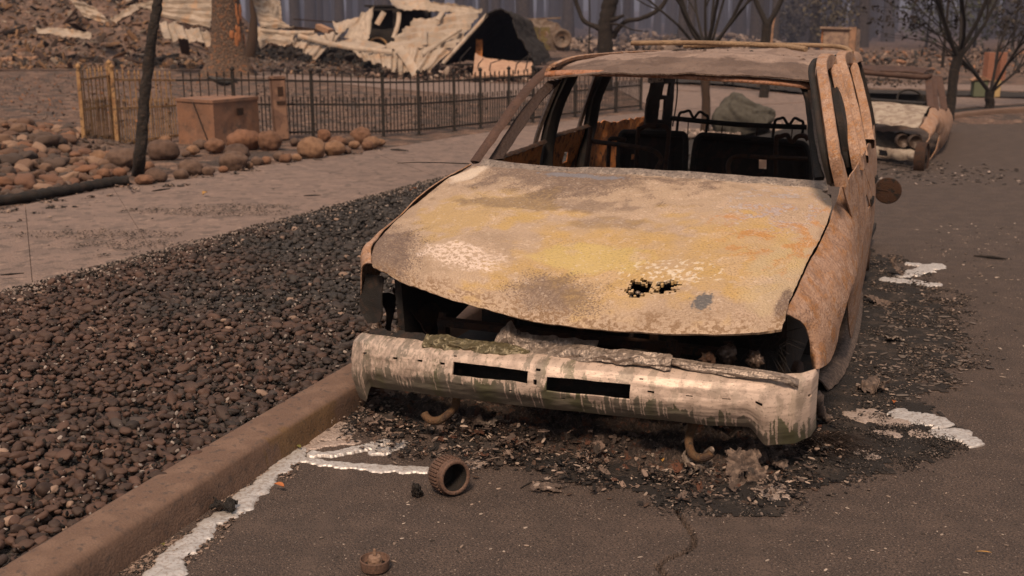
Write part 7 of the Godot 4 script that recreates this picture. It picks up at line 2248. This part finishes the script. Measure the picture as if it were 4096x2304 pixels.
	for i in 150:
		var o := Vector3(1.202, 0.000, -4.211) + Vector3(R(-0.06, 0.08), R(0.0, 0.05), R(-0.05, 0.06))
		var d := Vector3(R(0.03, 0.2), 0, R(-0.05, 0.14))
		var h := R(0.01, 0.05)
		wr.tube([o, o + d * 0.33 + Vector3(0, h, R(-0.02, 0.02)), o + d * 0.7 + Vector3(0, h * 0.6, R(-0.02, 0.02)), o + d], [0.0011], 3, false)
	tag(put("wire_bundle", wr, M.wire), "tangled bundle of dark tyre wire under the bumper's road end", "wire")

	# fallen leaves
	var lc := [[Vector3(-1.136, 0.012, -3.842), 0.05, 0.018, 0, "olive leaf on the gravel strip by the kerb"], [Vector3(-1.094, 0.012, -3.823), 0.045, 0.014, 1, "green-brown leaf right beside the olive one at the kerb"], [Vector3(-0.849, 0.020, -3.786), 0.045, 0.022, 2, "orange-brown leaf resting on the silver stream"], [Vector3(-0.940, 0.012, -4.138), 0.04, 0.018, 1, "curled brown leaf at the kerb by the stream's top end"], [Vector3(-0.854, 0.014, -4.184), 0.035, 0.018, 0, "olive leaf where the silver streams meet"], [Vector3(-0.978, 0.012, -4.096), 0.04, 0.016, 1, "dry leaf against the kerb below the flat plate"], [Vector3(-1.097, 0.012, -4.341), 0.03, 0.016, 3, "yellow leaf under the kerb-side tow hook"], [Vector3(0.583, 0.012, -4.063), 0.035, 0.016, 3, "yellowish leaf in the ash left of the roadside tow hook"], [Vector3(-1.132, 0.012, -3.324), 0.03, 0.014, 0, "small green leaf in the gutter near the bottom"], [Vector3(1.709, 0.012, -4.736), 0.04, 0.02, 2, "orange-brown leaf beside the curled pale scrap"], [Vector3(1.518, 0.004, -3.292), 0.05, 0.006, 3, "dry yellow blade of grass on the open road, far right"], [Vector3(-0.955, 0.120, -10.716), 0.07, 0.04, 2, "curled tan leaf on the far pavement"], [Vector3(-2.908, 0.115, -10.459), 0.07, 0.05, 3, "pale leaf standing on the pavement"]]
	var lm := [Color(0.13, 0.12, 0.03), Color(0.14, 0.085, 0.035), Color(0.34, 0.11, 0.03), Color(0.34, 0.19, 0.05)]
	for e in lc:
		var o := put("leaf", leaf_mesh(e[1], e[2], e[2] * 0.9), flat(lm[e[3]], 0.7))
		o.position = e[0]; o.rotation = Vector3(R(-0.3, 0.3), R(0, TAU), R(-0.3, 0.3))
		tag(o, e[4], "leaf", "fallen leaves")
	var tw := MB.new(); tw.tube(spline([Vector3(0.032, 0.004, -3.813), Vector3(0.077, 0.006, -3.867), Vector3(0.144, 0.006, -3.885)], 10), [0.0022], 5)
	tag(put("twig", tw, M.twig), "thin bent twig on the road between the stream and the drum", "twig")
	for e in [[Vector3(-1.879, 0.115, -10.383), 0.16, 0.2, "short charred stick on the pavement, right"], [Vector3(-3.401, 0.120, -10.716), 0.2, 0.9, "brown broken stick at the pavement's far edge"], [Vector3(-3.188, 0.120, -6.930), 0.14, 0.4, "black clod of char on the near pavement slab, far left"], [Vector3(3.502, 0.010, -7.995), 0.22, 2.6, "black stick of char on the road, far right"], [Vector3(-1.444, 0.120, -14.311), 0.3, -0.6, "short bent burnt branch lying at the fence end of the pavement"]]:
		var mb := MB.new(); mb.tube([Vector3(-0.5, 0.01, 0), Vector3(-0.1, 0.02, 0.05), Vector3(0.5, 0.01, 0)], [0.025, 0.05, 0.02], 7, true, 0.5, noise)
		var o := put("charred_stick", mb, M.char)
		o.position = e[0]; o.scale = Vector3.ONE * e[1]; o.rotation.y = e[2]
		tag(o, e[3], "stick", "charred sticks on the ground")

	# ---- ash, grit and flakes too many to count
	var ash := [Color(0.022, 0.018, 0.017), Color(0.11, 0.082, 0.07), Color(0.014, 0.012, 0.012), Color(0.30, 0.225, 0.185), Color(0.10, 0.062, 0.045), Color(0.46, 0.37, 0.31)]
	var under := [Vector2(-0.726, -4.798), Vector2(-0.835, -4.536), Vector2(-0.632, -4.299), Vector2(-0.432, -4.084), Vector2(-0.295, -4.126), Vector2(-0.088, -3.965), Vector2(0.166, -3.870), Vector2(0.446, -3.726), Vector2(0.658, -3.625), Vector2(0.941, -3.641), Vector2(1.128, -3.815), Vector2(1.391, -4.255), Vector2(1.359, -4.743), Vector2(1.206, -5.280), Vector2(0.243, -5.861), Vector2(-0.602, -5.630)]
	var an := nz(971, 3.0, 3)
	# heaped ash the wreck has sunk into
	var mp := PackedVector2Array([Vector2(-0.687, -4.770), Vector2(-0.613, -4.536), Vector2(-0.375, -4.345), Vector2(-0.060, -4.168), Vector2(0.247, -4.004), Vector2(0.516, -3.833), Vector2(0.735, -3.743), Vector2(0.977, -3.797), Vector2(1.163, -4.004), Vector2(1.346, -4.439), Vector2(1.370, -4.853), Vector2(1.249, -5.485), Vector2(0.243, -5.861), Vector2(-0.595, -5.556)])
	var lo := Vector2(1e9, 1e9); var hi := Vector2(-1e9, -1e9)
	for q in mp: lo = lo.min(q); hi = hi.max(q)
	var MP := []
	for j in 130:
		var row := []
		for i in 150:
			var q := Vector2(lerpf(lo.x, hi.x, i / 149.0), lerpf(hi.y, lo.y, j / 129.0))
			var d := 9.0
			for k2 in mp.size(): d = minf(d, q.distance_to(Geometry2D.get_closest_point_to_segment(q, mp[k2], mp[(k2 + 1) % mp.size()])))
			if not Geometry2D.is_point_in_polygon(q, mp): d = -d
			var y := clampf(d / 0.30, 0, 1) * (0.055 + 0.05 * an.get_noise_2d(q.x, q.y) + 0.03 * an.get_noise_2d(q.x * 4.0, q.y * 4.0) + 0.02 * an.get_noise_2d(q.x * 10.0, q.y * 10.0))
			row.append(Vector3(q.x, y - 0.012 + minf(d, 0.0) * 0.2, q.y))
		MP.append(row)
	var mo := MB.new(); mo.sheet(MP)
	var mh := put("ash_mound", mo, M.ash_mound)
	mh.set_meta("kind", "stuff")
	tag(mh, "dark heaped ash that the SUV's front has sunk into", "ash")
	chips(under, 20000, 0.0025, 0.015, ash, 0.0, 0.075, func(p): return clampf(0.45 + 1.1 * an.get_noise_2d(p.x, p.y), 0.08, 1), "ash_litter", "thick flaky ash and char under the SUV's bumper", fl, 0.35)
	chips(under, 1300, 0.008, 0.03, [Color(0.13, 0.095, 0.08), Color(0.26, 0.19, 0.155), Color(0.05, 0.04, 0.035), Color(0.12, 0.05, 0.03)], 0.005, 0.085, func(p): return clampf(0.5 + 1.3 * an.get_noise_2d(p.x + 5, p.y), 0.05, 1), "flakes", "larger curled flakes of burnt material under the SUV's bumper", crumpled(Vector3(1, 0.6, 1), 981, 0.4).mesh(), 0.3)
	var black := [Color(0.016, 0.014, 0.014), Color(0.03, 0.026, 0.025), Color(0.02, 0.018, 0.018), Color(0.2, 0.16, 0.14)]
	chips([Vector2(1.117, -4.064), Vector2(1.390, -4.536), Vector2(1.646, -4.637), Vector2(1.783, -4.536), Vector2(1.844, -4.299), Vector2(1.745, -4.168), Vector2(1.469, -4.004), Vector2(1.246, -3.870), Vector2(1.108, -3.907)], 12000, 0.002, 0.006, black, 0.0, 0.012, func(p): return clampf(0.7 + 1.2 * an.get_noise_2d(p.x * 1.5 + 9, p.y * 1.5), 0.1, 1), "black_grit", "black burnt grit spread round the roadside metal pools", fl, 0.4)
	chips([Vector2(0.500, -3.702), Vector2(0.738, -3.761), Vector2(1.059, -3.833), Vector2(0.979, -3.625), Vector2(0.650, -3.576), Vector2(0.517, -3.608)], 2500, 0.003, 0.008, black, 0.0, 0.006, func(p): return clampf(0.5 + 1.2 * an.get_noise_2d(p.x * 2 + 19, p.y * 2), 0.1, 1), "black_grit", "thin black grit at the front edge of the ash", fl, 0.5)
	chips([Vector2(1.335, -4.586), Vector2(1.620, -5.215), Vector2(2.001, -6.289), Vector2(2.652, -8.162), Vector2(2.890, -8.162), Vector2(2.899, -7.110), Vector2(2.471, -5.782), Vector2(2.033, -4.969), Vector2(1.664, -4.536)], 14000, 0.0025, 0.012, [Color(0.03, 0.026, 0.024), Color(0.018, 0.016, 0.016), Color(0.055, 0.045, 0.04), Color(0.16, 0.12, 0.10), Color(0.34, 0.27, 0.23)], 0.0, 0.012, func(p): return clampf(0.55 + 1.2 * an.get_noise_2d(p.x + 29, p.y), 0.04, 1), "char_litter", "black char and pale glass crumbs spread along the SUV's road side", fl, 0.6)
	chips([Vector2(1.760, -5.485), Vector2(2.177, -6.477), Vector2(2.654, -6.477), Vector2(2.434, -5.485), Vector2(1.968, -4.798), Vector2(1.680, -4.910)], 170, 0.012, 0.03, [Color(0.16, 0.135, 0.12), Color(0.24, 0.19, 0.165), Color(0.1, 0.085, 0.08)], 0.004, 0.01, func(p): return 0.6, "flat_flakes", "flat grey flakes lying on the char beside the SUV", rock(Vector3(1, 0.12, 0.6), 1, 33, 0.6).mesh(), 0.95)
	# gutter grit between kerb and stream
	chips([Vector2(-1.214, -3.148), Vector2(-1.032, -3.692), Vector2(-0.881, -4.415), Vector2(-0.819, -4.439), Vector2(-0.860, -4.126), Vector2(-0.932, -3.815), Vector2(-1.033, -3.481), Vector2(-1.103, -3.148)], 5200, 0.002, 0.010, [Color(0.30, 0.22, 0.18), Color(0.04, 0.034, 0.03), Color(0.42, 0.32, 0.26), Color(0.13, 0.085, 0.065)], 0.0, 0.006, func(p): return clampf(0.6 + an.get_noise_2d(p.x * 2, p.y * 2 + 30), 0.1, 1), "gutter_grit", "pale and dark grit lying in the gutter beside the kerb", fl, 0.6)
	# stray chips on the open road and pavement
	chips([Vector2(-0.697, -3.022), Vector2(-0.567, -3.815), Vector2(0.018, -3.815), Vector2(0.568, -3.576), Vector2(1.270, -3.851), Vector2(2.314, -4.536), Vector2(1.602, -3.022)], 420, 0.0022, 0.008, [Color(0.36, 0.28, 0.23), Color(0.5, 0.42, 0.36), Color(0.05, 0.04, 0.035)], 0.0, 0.002, func(p): return 0.7, "stray_chips", "stray pale chips on the open asphalt", fl, 0.8)
	chips([Vector2(3.500, -9.558), Vector2(4.537, -9.558), Vector2(2.362, -4.637), Vector2(2.172, -4.853), Vector2(2.863, -6.887)], 420, 0.004, 0.016, [Color(0.36, 0.28, 0.23), Color(0.5, 0.42, 0.36), Color(0.05, 0.04, 0.035), Color(0.04, 0.034, 0.03)], 0.0, 0.002, func(p): return 0.7, "stray_chips", "stray chips on the asphalt to the right of the SUV", fl, 0.8)
	var walk := [Vector2(-3.154, -6.679), Vector2(-4.316, -9.274), Vector2(-3.754, -11.024), Vector2(-1.775, -14.308), Vector2(-0.625, -16.282), Vector2(-0.446, -12.715), Vector2(-1.325, -10.588), Vector2(-2.411, -8.114)]
	var strips := [[Vector2(-3.177, -8.440), 0.5], [Vector2(-2.798, -8.036), 0.45], [Vector2(-2.403, -7.598), 0.4], [Vector2(-2.492, -9.481), 0.45], [Vector2(-2.398, -9.809), 0.4], [Vector2(-3.073, -9.588), 0.3]]
	chips(walk, 9000, 0.0025, 0.011, [Color(0.06, 0.05, 0.045), Color(0.03, 0.026, 0.025), Color(0.40, 0.31, 0.26), Color(0.2, 0.15, 0.12)], 0.102, 0.108, func(p):
		var d := 0.03
		for s in strips: d = maxf(d, 1.0 - Vector2((p.x - s[0].x) * 0.55, (p.y - s[0].y) * 1.6).length() / s[1])
		return 1.0 if d > 0.35 + 0.5 * an.get_noise_2d(p.x * 2, p.y * 2) else 0.025, "pavement_ash", "streaks of ash and char lying on the pavement", fl, 0.6)
	chips([Vector2(-4.123, -8.701), Vector2(-4.679, -9.923), Vector2(-3.931, -11.314), Vector2(-3.237, -12.423), Vector2(-1.822, -14.694), Vector2(-1.518, -14.794), Vector2(-3.098, -11.876), Vector2(-3.657, -10.282)], 3800, 0.005, 0.03, [Color(0.05, 0.04, 0.036), Color(0.03, 0.026, 0.025), Color(0.36, 0.27, 0.22), Color(0.2, 0.13, 0.1)], 0.10, 0.115, func(p): return clampf(0.5 + an.get_noise_2d(p.x, p.y), 0.1, 1), "edge_litter", "charred litter along the pavement's far edge", fl, 0.6)
